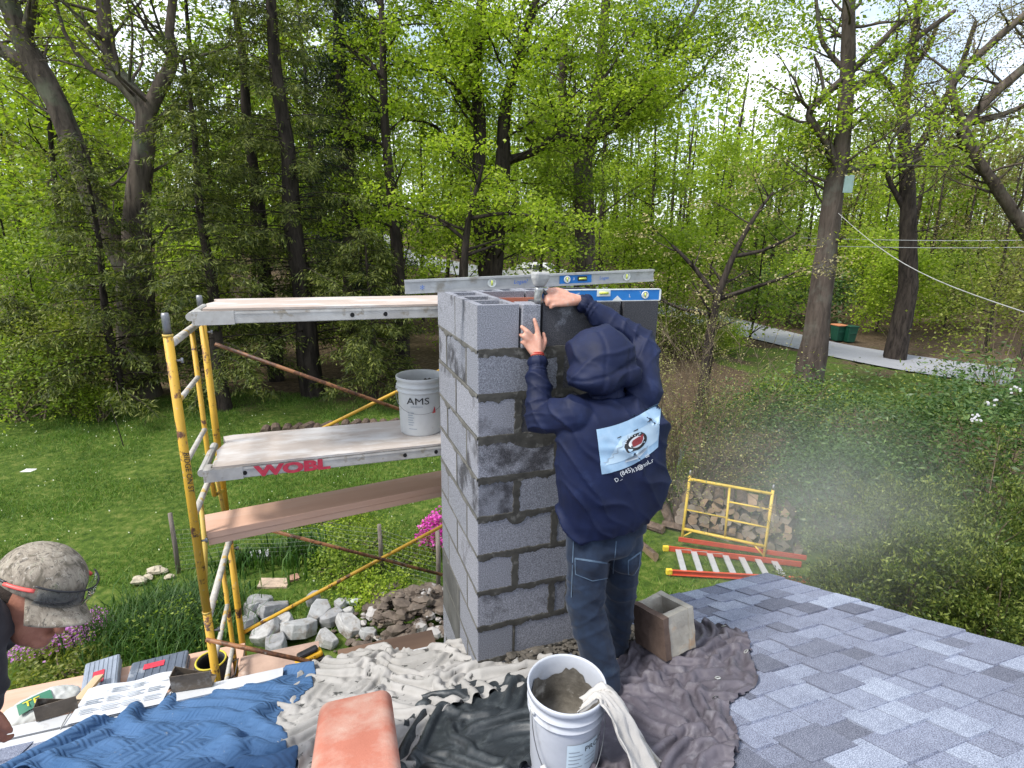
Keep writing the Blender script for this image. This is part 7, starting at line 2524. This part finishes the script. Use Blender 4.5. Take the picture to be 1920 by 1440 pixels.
for (X, Y, L, Wd, rz, lab, c) in ((515, 1106, .42, .2, .1, 'flat tan wooden board scrap in the garden bed', (.5, .38, .28)), (550, 1092, .16, .12, .6, 'small brick-coloured scrap beside the board scrap', (.42, .24, .17)), (728, 1180, .26, .14, .3, 'light wooden block on the rubble heap', (.55, .45, .32)), (485, 1052, .3, .2, .4, 'crumpled pale plastic scrap in the garden bed', (.62, .62, .62)), (660, 1137, .16, .1, .2, 'small white scrap in front of the garden bed', (.68, .7, .72))):
    q = on_ground(X, Y)
    b = MB()
    rough_box(b, -L / 2, L / 2, -Wd / 2, Wd / 2, 0, .045 if 'plastic' not in lab else .09, X, 6, .012)
    o = b.build('scrap', basic('scrap ' + lab[:12], c, tuple(x * .7 for x in c), 10, .9, .4), None, q + Vector((0, 0, .02)), (.1, .05, rz), smooth='plastic' in lab)
    tag(o, lab, 'scrap')
for k, (X, Y, r_, lab) in enumerate(((262, 1097, .10, 'tan rounded stone at the left of the small stone group'), (292, 1080, .10, 'pale flat stone in the middle of the small stone group'), (305, 1078, .07, 'small pale stone beside the flat one'), (318, 1088, .06, 'smallest stone near the fence post'), (280, 1092, .06, 'stone in front of the small stone group'))):
    q = on_ground(X, Y)
    b = MB(); rock(b, (0, 0, r_ * .5), r_, k + 50, (1.4, 1, .7), 10)
    tag(b.build('field_stone', basic('tan stone', (.5, .44, .33), (.36, .31, .23), 8, .95, .5), None, q), lab, 'stone', 'field stones by the fence post')
q = on_ground(30, 892)
b = MB(); b.add([(0, 0, .02), (.3, .05, .02), (.28, .22, .05), (.02, .2, .03), (.15, .12, .09)], [(0, 1, 4), (1, 2, 4), (2, 3, 4), (3, 0, 4)])
tag(b.build('paper_scrap', basic('white scrap paper', (.75, .74, .7), (.68, .67, .64), 6, .8, 0), None, q), 'white paper scrap on the lawn at far left', 'paper')
# ------------------------------------------------------------------ garden fence
fence = thing('wire_fence', 'low wire mesh garden fence on rough wooden stakes behind the scaffold', 'fence', on_ground(335, 1075))
fo = fence.location.copy()
M_STAKE = bark_mat('grey stake wood', (.26, .22, .19), (.12, .1, .085), 9)
pts_ = [on_ground(335, 1075), on_ground(455, 1060), on_ground(590, 1052), on_ground(715, 1075), on_ground(822, 1112)]
for k, q in enumerate(pts_):
    if k in (0, 4, 3):
        b = MB(); b.tube([q - fo + Vector((0, 0, -.1)), q - fo + Vector((.01, 0, .5)), q - fo + Vector((0, .01, 1.0 if k != 3 else .8))], [.035, .033, .03], 8); b.build('stake', M_STAKE, fence, smooth=True)
b = MB()
for k in range(4):
    p, q = pts_[k] - fo, pts_[k + 1] - fo
    for z in np.linspace(.06, .72, 10):
        b.tube([p + Vector((0, 0, z)), p.lerp(q, .5) + Vector((0, 0, z - .02)), q + Vector((0, 0, z))], .0013, 3, False)
    n = int((q - p).length / .1)
    for i in range(n):
        w = p.lerp(q, i / n)
        b.tube([w + Vector((0, 0, .05)), w + Vector((0, 0, .72))], .001, 3, False)
kind(b.build('wire_mesh', basic('galvanised wire', (.4, .4, .38), (.3, .3, .29), 10, .4, 0, metal=.6), fence), 'stuff')
# ------------------------------------------------------------------ garden plants
def clump(name, label, c, rx, ry, n, h0, h1, wd, seed, mat, cat='plant', spread=.5, group=None):
    rg = np.random.default_rng(seed)
    t = thing(name, label, cat, c, group=group)
    # each blade bends over: two-segment strip
    x, y = rg.normal(0, rx, n), rg.normal(0, ry, n)
    z0 = ground_np(x + c.x, y + c.y) - c.z - .02
    h = rg.uniform(h0, h1, n)
    an = rg.uniform(0, 2 * np.pi, n); ln = rg.uniform(.2, 1, n) * spread * h
    dx, dy = np.cos(an), np.sin(an)
    w = wd * rg.uniform(.6, 1.2, n)
    px, py = -dy * w, dx * w
    A0 = np.stack([x - px, y - py, z0], 1); A1 = np.stack([x + px, y + py, z0], 1)
    B0 = np.stack([x + dx * ln * .35 - px, y + dy * ln * .35 - py, z0 + h * .7], 1); B1 = np.stack([x + dx * ln * .35 + px, y + dy * ln * .35 + py, z0 + h * .7], 1)
    C0 = np.stack([x + dx * ln - px * .15, y + dy * ln - py * .15, z0 + h * .92], 1); C1 = np.stack([x + dx * ln + px * .15, y + dy * ln + py * .15, z0 + h * .92], 1)
    V = np.stack([A0, A1, B0, B1, C0, C1], 1).reshape(-1, 3)
    i = np.arange(n)[:, None] * 6
    F = np.concatenate([i + np.array([[0, 1, 3, 2]]), i + np.array([[2, 3, 5, 4]])], 0)
    put('blades', np_mesh('blades', V, F, mat), t)
    return t
c = (on_ground(295, 1225) + on_ground(300, 1175)) / 2
c.z = ground(c.x, c.y)
clump('tall_grass', 'dense clump of tall green grass left of the yellow post', c + Vector((.1, .1, 0)), .38, .32, 4200, .22, .46, .006, 3, GRASS2, 'grass', .8)
clump('daffodil_leaves', 'strappy daffodil leaves inside the wire fence', on_ground(560, 1050), .35, .25, 420, .22, .42, .012, 4, GRASS2)
clump('daffodil_leaves', 'strappy leaf clump behind the two rear yellow posts', on_ground(455, 1075), .22, .2, 260, .2, .38, .012, 5, GRASS2)
for k, (X, Y, rx, rz, lf, lab) in enumerate(((640, 1080, .5, .34, LEAF_G, 'leafy green garden plant under the yellow brace'), (700, 1120, .6, .16, LEAF_M, 'low lime ground cover beside the rubble heap'), (690, 1030, .6, .3, LEAF_G, 'leafy garden plant at the back of the bed'), (760, 1060, .45, .22, LEAF_G, 'garden plant near the right fence stake'), (620, 985, .7, .2, LEAF_M, 'low leafy patch just under the lumber plank'), (120, 1262, .55, .1, LEAF_O, 'mossy olive mat below the pink flowers'), (330, 1190, .6, .2, LEAF_G, 'leafy weeds in front of the tall grass'), (1255, 935, .45, .5, LEAF_G, 'small green bush at the corner of the firewood'), (1275, 900, .5, .3, LEAF_O, 'low brush at the foot of the bare shrub'))):
    shrub('garden_plant', lab, on_ground(X, Y), rx, rx * .8, rz, 300 + k, lf, 70, 22, .05, .03, .09, 6, zc=.4, cat='plant')
def flowers(name, label, c, rx, ry, rz, n, size, mat, seed, leaf=LEAF_G, zc=.3, nl=40):
    rg = np.random.default_rng(seed)
    t = shrub(name, label, c, rx, ry, rz, seed, leaf, nl, 16, .035, .016, .07, 5, zc=zc, cat='flowers')
    d = rg.normal(0, 1, (n, 3)); d /= np.linalg.norm(d, axis=1)[:, None]; d[:, 2] = np.abs(d[:, 2])
    cl = rg.normal(0, 1, (14, 3))[rg.integers(0, 14, n)] * .35
    P = (d + cl * .6) * np.array([rx, ry, rz]) * .9 + np.array([0, 0, rz * zc + .02])
    P[:, 2] = np.maximum(P[:, 2], .03)
    V, F = leaves_np(rg, P, size, size * .9, 0, .75)
    put('blossom', np_mesh('blossom', V, F, mat), t)
PINK = leaf_mat('magenta petal', [(0, (.5, .03, .38)), (.6, (.7, .07, .52)), (1, (.85, .2, .7))], .3)
LILAC = leaf_mat('lilac petal', [(0, (.4, .13, .5)), (.6, (.58, .2, .64)), (1, (.75, .42, .78))], .3)
flowers('azalea', 'magenta azalea bush in bloom against the left side of the chimney', on_ground(812, 1040),   .25, .25, .42, 900, .05, PINK, 401, zc=.6)
flowers('phlox', 'bright pink creeping phlox patch below the camouflage cap', on_ground(118, 1212), .34, .18, .13, 1100, .04, LILAC, 402)
flowers('phlox', 'sparser pink phlox patch behind the bright one', on_ground(170, 1180), .26, .16, .12, 420, .038, LILAC, 403)
flowers('phlox', 'faded lilac phlox patch nearest the left edge', on_ground(60, 1235), .3, .16, .1, 260, .035, LILAC, 404)
# ------------------------------------------------------------------ firewood
M_BARKW = bark_mat('firewood bark', (.17, .125, .095), (.07, .05, .04), 12)
M_SPLIT = basic('split wood face', (.42, .29, .19), (.3, .2, .13), 12, .85, .4, 60)
M_SPLITG = basic('grey split wood', (.38, .31, .25), (.24, .19, .15), 12, .9, .4, 60)
log_meshes = []
for k in range(9):
    r = random.Random(k + 5)
    b = MB()
    n = 7
    half = k % 3
    P = []
    if half == 0:
        P = [(.09 * math.cos(2 * math.pi * i / 9), .09 * math.sin(2 * math.pi * i / 9)) for i in range(9)]
    elif half == 1:
        P = [(.10 * math.cos(math.pi * i / 6), .10 * math.sin(math.pi * i / 6) * .95) for i in range(7)]
    else:
        P = [(-.08, -.03), (.09, -.05), (.06, .06), (-.02, .085)]
    P = [(x * r.uniform(.85, 1.1), y * r.uniform(.85, 1.1)) for x, y in P]
    b.prism(P, -.21, .21, Matrix.Rotation(RAD(90), 4, 'X'))
    n = len(P)
    b.m = [1, 1] + ([0] * (len(b.f) - 2) if half != 1 else [0] * (n - 1) + [1])
    log_meshes.append(b.mesh('split_log', [M_BARKW, M_SPLIT if k % 2 else M_SPLITG]))
fp = on_ground(1350, 1010)
p_l, p_r = on_ground(1268, 985), on_ground(1490, 1035)
dv = (p_r - p_l); rot_ = math.atan2(dv.y, dv.x)
rs = random.Random(64)
cnt = 0
rows = 6
Lp = dv.length
def logthing(loc, rot, me, lab):
    o = put('split_log', me, None, loc, rot)
    tag(o, lab, 'log', 'split logs of the firewood stack')
for row in range(rows):
    x = rs.uniform(0, .08) + row * .02
    end = Lp - row * .03
    while x < end:
        q = p_l + dv.normalized() * x
        logthing(Vector((q.x, q.y, ground(q.x, q.y) + .08 + row * .135 + rs.uniform(-.012, .012))) + Vector((-dv.y, dv.x, 0)).normalized() * rs.uniform(-.04, .04), (rs.uniform(-.18, .18), rs.uniform(0, 6.28), rot_ + rs.uniform(-.25, .25)), rs.choice(log_meshes), 'split log in the ' + ('bottom', 'second', 'third', 'fourth', 'fifth', 'top')[row] + ' row of the firewood stack, ' + ('left' if x < Lp * .33 else 'middle' if x < Lp * .66 else 'right') + ' third')
        x += rs.uniform(.15, .2)
        cnt += 1
for k, (X, Y, rz, tl, lab) in enumerate(((1250, 985, .5, .9, 'pale split log leaning on the left end of the firewood stack'), (1268, 975, .2, 1.0, 'second split log leaning on the firewood end'), (1262, 1003, 1.2, .05, 'split log lying flat at the left foot of the firewood'), (1350, 1020, 1.3, .05, 'split log lying in front of the firewood middle'), (1210, 1048, .4, .0, 'short pale offcut on the grass left of the ladder'), (1222, 998, .9, 0, 'orange-brown offcut on the grass beside the worker'))):
    q = on_ground(X, Y)
    tag(put('split_log', log_meshes[1 + 2 * (k % 4)], None, q + Vector((0, 0, .10 if tl < .5 else .18)), (tl, .3 * k, rz)), lab, 'log', 'loose split logs')
# far log pile under the trees
fl0, fl1 = on_ground(500, 812), on_ground(830, 795)
dv2 = fl1 - fl0
disc = MB(); disc.tube([(0, -.2, 0), (0, .2, 0)], .12, 9)
disc.m = [0] * (len(disc.f) - 2) + [1, 1]
dm = disc.mesh('round_log', [M_BARKW, basic('dark sawn end', (.13, .095, .065), (.07, .05, .035), 14, .9, .3)])
for row in range(1):
    for k in range(int(dv2.length / .25)):
        q = fl0 + dv2 * ((k + .5 * (row % 2) + rs.uniform(-.1, .1)) / (dv2.length / .25))
        sc = rs.uniform(.75, 1.05)
        o = put('round_log', dm, None, (q.x, q.y, ground(q.x, q.y) + .06 + row * .19 + rs.uniform(-.03, .03)), (0, 0, rs.uniform(-.5, .5)))
        o.scale = (sc, 1, sc)
        tag(o, 'round log in the low dark log row under the hemlocks', 'log', 'round logs in the low row under the hemlocks')
# ------------------------------------------------------------------ spare scaffold frame leaning on the firewood
f0, f1 = on_ground(1277, 1024), on_ground(1431, 1056)
fd = (f1 - f0); FWd = fd.length
ft0, ft1 = at_y(1294, 884, f0.y + .28), at_y(1444, 905, f1.y + .28)
FHt = ((ft0 - f0).length + (ft1 - f1).length) / 2
xa = fd.normalized()
za = ((ft0 - f0).normalized() + (ft1 - f1).normalized()).normalized()
za = (za - xa * za.dot(xa)).normalized(); ya = za.cross(xa)
sp = thing('spare_scaffold_frame', 'yellow scaffold end frame leaning against the firewood stack', 'scaffold frame', (0, 0, 0))
sp.matrix_world = Matrix.Translation(f0) @ Matrix(((xa.x, ya.x, za.x, 0), (xa.y, ya.y, za.y, 0), (xa.z, ya.z, za.z, 0), (0, 0, 0, 1)))
M_YELN = paint_mat('cleaner yellow paint', (.72, .5, .06), .72)
def rod(nm, p, q, r_, m=M_YELN):
    b = MB(); b.tube([p, q], r_, 10); b.build(nm, m, sp, smooth=True)
Hf = FHt
for x in (0, FWd):
    rod('post', (x, 0, 0), (x, 0, Hf * .93), .024)
    rod('coupling_pin', (x, 0, Hf * .93), (x, 0, Hf * 1.0), .018, M_GALV)
rod('ledger', (0, 0, Hf * .88), (FWd, 0, Hf * .88), .026)
rod('ledger', (0, 0, Hf * .21), (FWd, 0, Hf * .21), .026)
rod('inner_stile', (FWd * .52, 0, Hf * .21), (FWd * .5, 0, Hf * .88), .02)
rod('rung', (FWd * .51, 0, Hf * .68), (FWd, 0, Hf * .68), .015)
rod('rung', (FWd * .51, 0, Hf * .45), (FWd, 0, Hf * .45), .015)
rod('rung', (0, 0, Hf * .47), (FWd * .51, 0, Hf * .47), .013)
rod('knee_brace', (0, 0, Hf * .10), (FWd * .12, 0, Hf * .2), .012)
rod('knee_brace', (FWd, 0, Hf * .08), (FWd * .87, 0, Hf * .2), .012)
# ------------------------------------------------------------------ red fibreglass ladder on the grass
la, lb = on_ground(1246, 1038), on_ground(1252, 1082)
ra_, rb_ = on_ground(1500, 1074), on_ground(1515, 1100)
M_REDF = basic('orange red fibreglass', (.58, .085, .035), (.48, .06, .03), 8, .5, .15, stain=(.6, .3, .25), stain_scale=14, stain_lo=.64, stain_hi=.74)
ld = thing('step_ladder', 'orange-red fibreglass stepladder lying on its side in the grass', 'ladder', la)
def rail(p, q, w, h, nm='side_rail', m=M_REDF):
    p, q = p - la, q - la
    d = (q - p); L = d.length; d.normalize()
    n = Vector((0, 0, 1)); s = n.cross(d).normalized(); n = d.cross(s)
    b = MB(); Mx = Matrix.Translation(p) @ Matrix(((d.x, s.x, n.x, 0), (d.y, s.y, n.y, 0), (d.z, s.z, n.z, 0), (0, 0, 0, 1)))
    b.box(0, L, -.004, .004, 0, h, Mx); b.box(0, L, -.004, w, 0, .008, Mx); b.box(0, L, -.004, w, h - .008, h, Mx)
    return b.build(nm, m, ld)
up3 = Vector((0, 0, .03))
rail(la + up3, ra_ + up3, .03, .085); rail(lb + up3, rb_ + up3, -.03, .085)
rail(la + Vector((.25, .12, .14)), ra_ + Vector((.1, .06, .12)), .03, .07)
for k in range(7):
    f = .1 + .118 * k
    p, q = la.lerp(ra_, f) - la + Vector((0, 0, .06)), lb.lerp(rb_, f + .012) - la + Vector((0, 0, .08))
    d = q - p
    b = MB(); sd2 = Vector((d.y, -d.x, 0)).normalized() * .045
    b.add([p - sd2, p + sd2, q + sd2, q - sd2, p - sd2 + Vector((0, 0, .025)), p + sd2 + Vector((0, 0, .025)), q + sd2 + Vector((0, 0, .025)), q - sd2 + Vector((0, 0, .025))], [(0, 3, 2, 1), (4, 5, 6, 7), (0, 1, 5, 4), (1, 2, 6, 5), (2, 3, 7, 6), (3, 0, 4, 7)])
    b.build('step', basic('step aluminium', (.6, .62, .64), (.5, .52, .54), 10, .4, .1, metal=.4), ld)
    if k < 3:
        b = MB(); b.tube([p + Vector((.02, 0, .03)), la.lerp(ra_, f + .1) - la + Vector((0, 0, .1))], .009, 6); b.build('step_brace', M_ALU, ld)
        b = MB(); b.tube([q + Vector((.02, 0, .03)), lb.lerp(rb_, f - .06) - la + Vector((0, 0, .1))], .009, 6); b.build('step_brace', M_ALU, ld)
M_LY = basic('yellow ladder foot', (.75, .55, .05), (.65, .47, .04), 10, .5, .1)
for q in (la, lb):
    b = MB(); b.box(-.035, .06, -.03, .03, 0, .09, Matrix.Translation(q - la + up3)); b.build('foot', M_LY, ld, bevel=.01)
b = MB(); d = rb_ - lb; q = lb.lerp(rb_, .58) - la
b.box(0, .22, -.008, -.0055, .02, .07, Matrix.Translation(q + up3) @ Matrix.Rotation(math.atan2(d.y, d.x), 4, 'Z')); b.build('label', M_LY, ld)
# ------------------------------------------------------------------ things along the road
def bin_(label, X, Y, lid, yaw_, grp='green wheeled bins by the road'):
    q = on_ground(X, Y)
    t = thing('wheeled_bin', label, 'bin', q, (0, 0, yaw_), grp)
    M_G = basic('dark green bin plastic', (.008, .07, .04), (.006, .05, .03), 6, .5, .1)
    b = MB(); b.prism([(-.27, -.3), (.27, -.3), (.27, .3), (-.27, .3)], 0, .001)
    b = MB(); vs = [(-.24, -.26, .05), (.24, -.26, .05), (.24, .26, .05), (-.24, .26, .05), (-.31, -.35, 1.0), (.31, -.35, 1.0), (.31, .35, 1.0), (-.31, .35, 1.0)]
    b.add(vs, [(0, 3, 2, 1), (4, 5, 6, 7), (0, 1, 5, 4), (1, 2, 6, 5), (2, 3, 7, 6), (3, 0, 4, 7)]); b.build('body', M_G, t, bevel=.03)
    b = MB(); b.box(-.34, .34, -.39, .36, 1.003, 1.09); b.build('lid', lid or M_G, t, bevel=.04)
    b = MB(); b.box(-.2, .2, -.345, -.30, .6, .66); b.build('grab_bar', M_G, t, bevel=.01)
    for s in (-1, 1):
        b = MB(); b.tube([(s * .25, .28, .12), (s * .31, .28, .12)], .12, 14); b.build('wheel', M_BLKP, t, smooth=True)
    b = MB(); b.tube([(-.25, .40, 1.02), (.25, .40, 1.02)], .018, 8); b.build('handle', M_G, t)
bin_('green wheeled bin with an orange lid by the road', 1568, 640, basic('orange bin lid', (.62, .25, .12), (.5, .2, .1), 8, .5, .1), .2)
bin_('all-green wheeled bin right of the orange-lidded one', 1590, 643, None, .1)
def car():
    q = on_ground(1008, 531)
    t = thing('parked_car', 'white car parked on the road behind the maples', 'car', q, (0, 0, RAD(152)))
    M_CW = basic('white car paint', (.75, .76, .78), (.72, .73, .75), 2, .25, 0, spec=.6)
    M_GL = basic('dark car glass', (.03, .035, .04), (.05, .055, .06), 3, .08, 0, spec=.8)
    prof = [(-2.2, .35), (-2.25, .75), (-2.1, .98), (-1.55, 1.08), (-.75, 1.5), (.85, 1.55), (1.75, 1.2), (2.15, 1.05), (2.2, .6), (2.15, .35)]
    b = MB(); Mx = Matrix.Rotation(RAD(90), 4, 'X')
    vs, fs = [], []
    n = len(prof)
    for (y, k, zz) in ((-.88, .0, 0), (-.8, 1, 0), (.8, 1, 0), (.88, 0, 0)):
        for (x, z) in prof:
            in_ = .12 if (z > 1.3) else 0
            vs.append((x * (1 if k else .985), (abs(y) - in_) * (1 if y > 0 else -1), z - (0 if k else .02)))
    for i in range(3):
        for k in range(n):
            a, d = i * n + k, i * n + (k + 1) % n
            fs.append((a, d, d + n, a + n))
    fs.append(tuple(range(n))); fs.append(tuple(3 * n + k for k in range(n - 1, -1, -1)))
    b.add(vs, fs); b.build('body', M_CW, t, bevel=.05, seg=3)
    for s in (-1, 1):
        for P in ([(-1.3, 1.08), (-.7, 1.42), (.05, 1.44), (.05, 1.08)], [(.12, 1.08), (.12, 1.44), (.8, 1.46), (1.35, 1.2), (1.3, 1.08)]):
            b = MB(); vs = [(x, s * (.895 - .12 * max(0, (z - 1.1) / .4)), z) for x, z in P]
            b.add(vs, [tuple(range(len(P)))]); b.build('side_window', M_GL, t)
        for x in (-1.4, 1.35):
            b = MB(); b.tube([(x, s * .70, .34), (x, s * .92, .34)], .34, 20); w = b.build('wheel', M_BLKP, t, smooth=True)
            b = MB(); b.tube([(x, s * .9, .34), (x, s * .935, .34)], .2, 14); b.build('rim', M_ALU, w, smooth=True)
        b = MB(); b.box(2.12, 2.235, s * .55 - .18, s * .55 + .18, .85, 1.0); b.build('tail_light', basic('red lens', (.5, .02, .02), (.4, .02, .02), 5, .3, 0), t, bevel=.02)
        b = MB(); b.box(-2.27, -2.16, s * .6 - .15, s * .6 + .15, .7, .84); b.build('headlight', M_FRAMEW, t, bevel=.02)
    b = MB(); b.add([(-1.5, -.68, 1.115), (-1.5, .68, 1.115), (-.8, .6, 1.5), (-.8, -.6, 1.5)], [(0, 1, 2, 3)]); b.build('windscreen', M_GL, t)
    b = MB(); b.add([(1.72, -.66, 1.25), (.95, -.6, 1.56), (.95, .6, 1.56), (1.72, .66, 1.25)], [(0, 1, 2, 3)]); b.build('rear_window', M_GL, t)
car()
# power lines through the wood at right
for k, (y0, y1, lab) in enumerate(((446, 447, 'upper overhead wire crossing behind the roadside tree'), (460, 460, 'lower overhead wire crossing behind the roadside tree'))):
    p, q = at_y(1500, y0, 30), at_y(2100, y1, 26)
    b = MB(); b.tube([p.lerp(q, i / 10) + Vector((0, 0, -.12 * math.sin(math.pi * i / 10))) for i in range(11)], .016, 5)
    tag(b.build('overhead_wire', basic('cable', (.12, .12, .12) if k else (.4, .41, .42), None, 3, .5, 0), None), lab, 'wire', 'overhead wires')
p, q = at_y(1572, 400, 18.7), at_y(1920, 585, 10.5)
b = MB(); b.tube([p.lerp(q, i / 12) + Vector((0, 0, -.35 * math.sin(math.pi * i / 12))) for i in range(13)], .010, 5)
tag(b.build('guy_wire', basic('pale cable', (.45, .45, .44), None, 3, .5, 0), None), 'pale service wire slanting from the roadside tree to the right edge', 'wire')
q = at_y(1591, 345, 18.75)
b = MB(); b.box(-.16, .16, -.02, .02, -.27, .27)
tag(b.build('tree_sign', basic('faded pale blue sign', (.42, .56, .56), (.34, .47, .47), 5, .6, .1), None, q, (0, 0, .1), bevel=.01), 'faded pale blue panel hanging on the roadside tree', 'sign')
for k, (X, Y, H_, lab) in enumerate(((1266, 905, .75, 'pale metal stake nearer the bare shrub'), (1276, 880, .55, 'short pale metal stake behind the other one'))):
    q = on_ground(X, Y)
    b = MB(); b.prism([(-.03, -.012), (.03, -.012), (.03, -.008), (.004, -.008), (.004, .02), (-.004, .02), (-.004, -.008), (-.03, -.008)], -.1, H_)
    tag(b.build('metal_stake', basic('pale galvanised stake', (.5, .56, .53), (.4, .45, .43), 8, .5, .1, metal=.3), None, q, (.05, .06, .3)), lab, 'stake', 'pale metal stakes')
q = on_ground(232, 838)
b = MB(); b.tube([(0, 0, -.05), (-.08, .02, .5), (-.2, .05, 1.1)], [.012, .01, .006], 6)
tag(b.build('bare_twig', BARK_D, None, q), 'thin dark stick standing in the lawn at left', 'stick')
# ------------------------------------------------------------------ dust drifting on the right
m, t, bs, out = new_mat('drifting dust')
t.nodes.remove(bs)
pv = t.nodes.new('ShaderNodeVolumePrincipled')
pv.inputs['Color'].default_value = (.97, .98, .96, 1)
pv.inputs['Anisotropy'].default_value = .2
v = coords(t)
ln = t.nodes.new('ShaderNodeVectorMath'); ln.operation = 'LENGTH'
t.links.new(v, ln.inputs[0])
fall = ramp(t, ln.outputs['Value'], [(.12, (1, 1, 1)), (.5, (.32, .32, .32)), (.98, (0, 0, 0))])
nzv = noise_tex(t, v, 2.6, 4, .6, .4)
nz2 = ramp(t, nzv, [(.30, (.25, .25, .25)), (.68, (1, 1, 1))])
dn = mixc(t, 1.0, fall, nz2, 'MULTIPLY')
mu = t.nodes.new('ShaderNodeMath'); mu.operation = 'MULTIPLY'; mu.inputs[1].default_value = .55
t.links.new(dn, mu.inputs[0])
t.links.new(mu.outputs[0], pv.inputs['Density'])
t.links.new(pv.outputs[0], out.inputs['Volume'])
b = MB(); prim_ell(b, (0, 0, 0), (Vector((1, 0, 0)), Vector((0, 1, 0)), Vector((0, 0, 1))), (1, 1, 1), 28)
q = at_y(1525, 965, 6.0)
o = b.build('dust_cloud', m, None, q)
o.scale = (2.2, 1.2, 1.6)
kind(o, 'stuff'); o['label'] = 'pale cloud of dust drifting over the shrubs on the right'
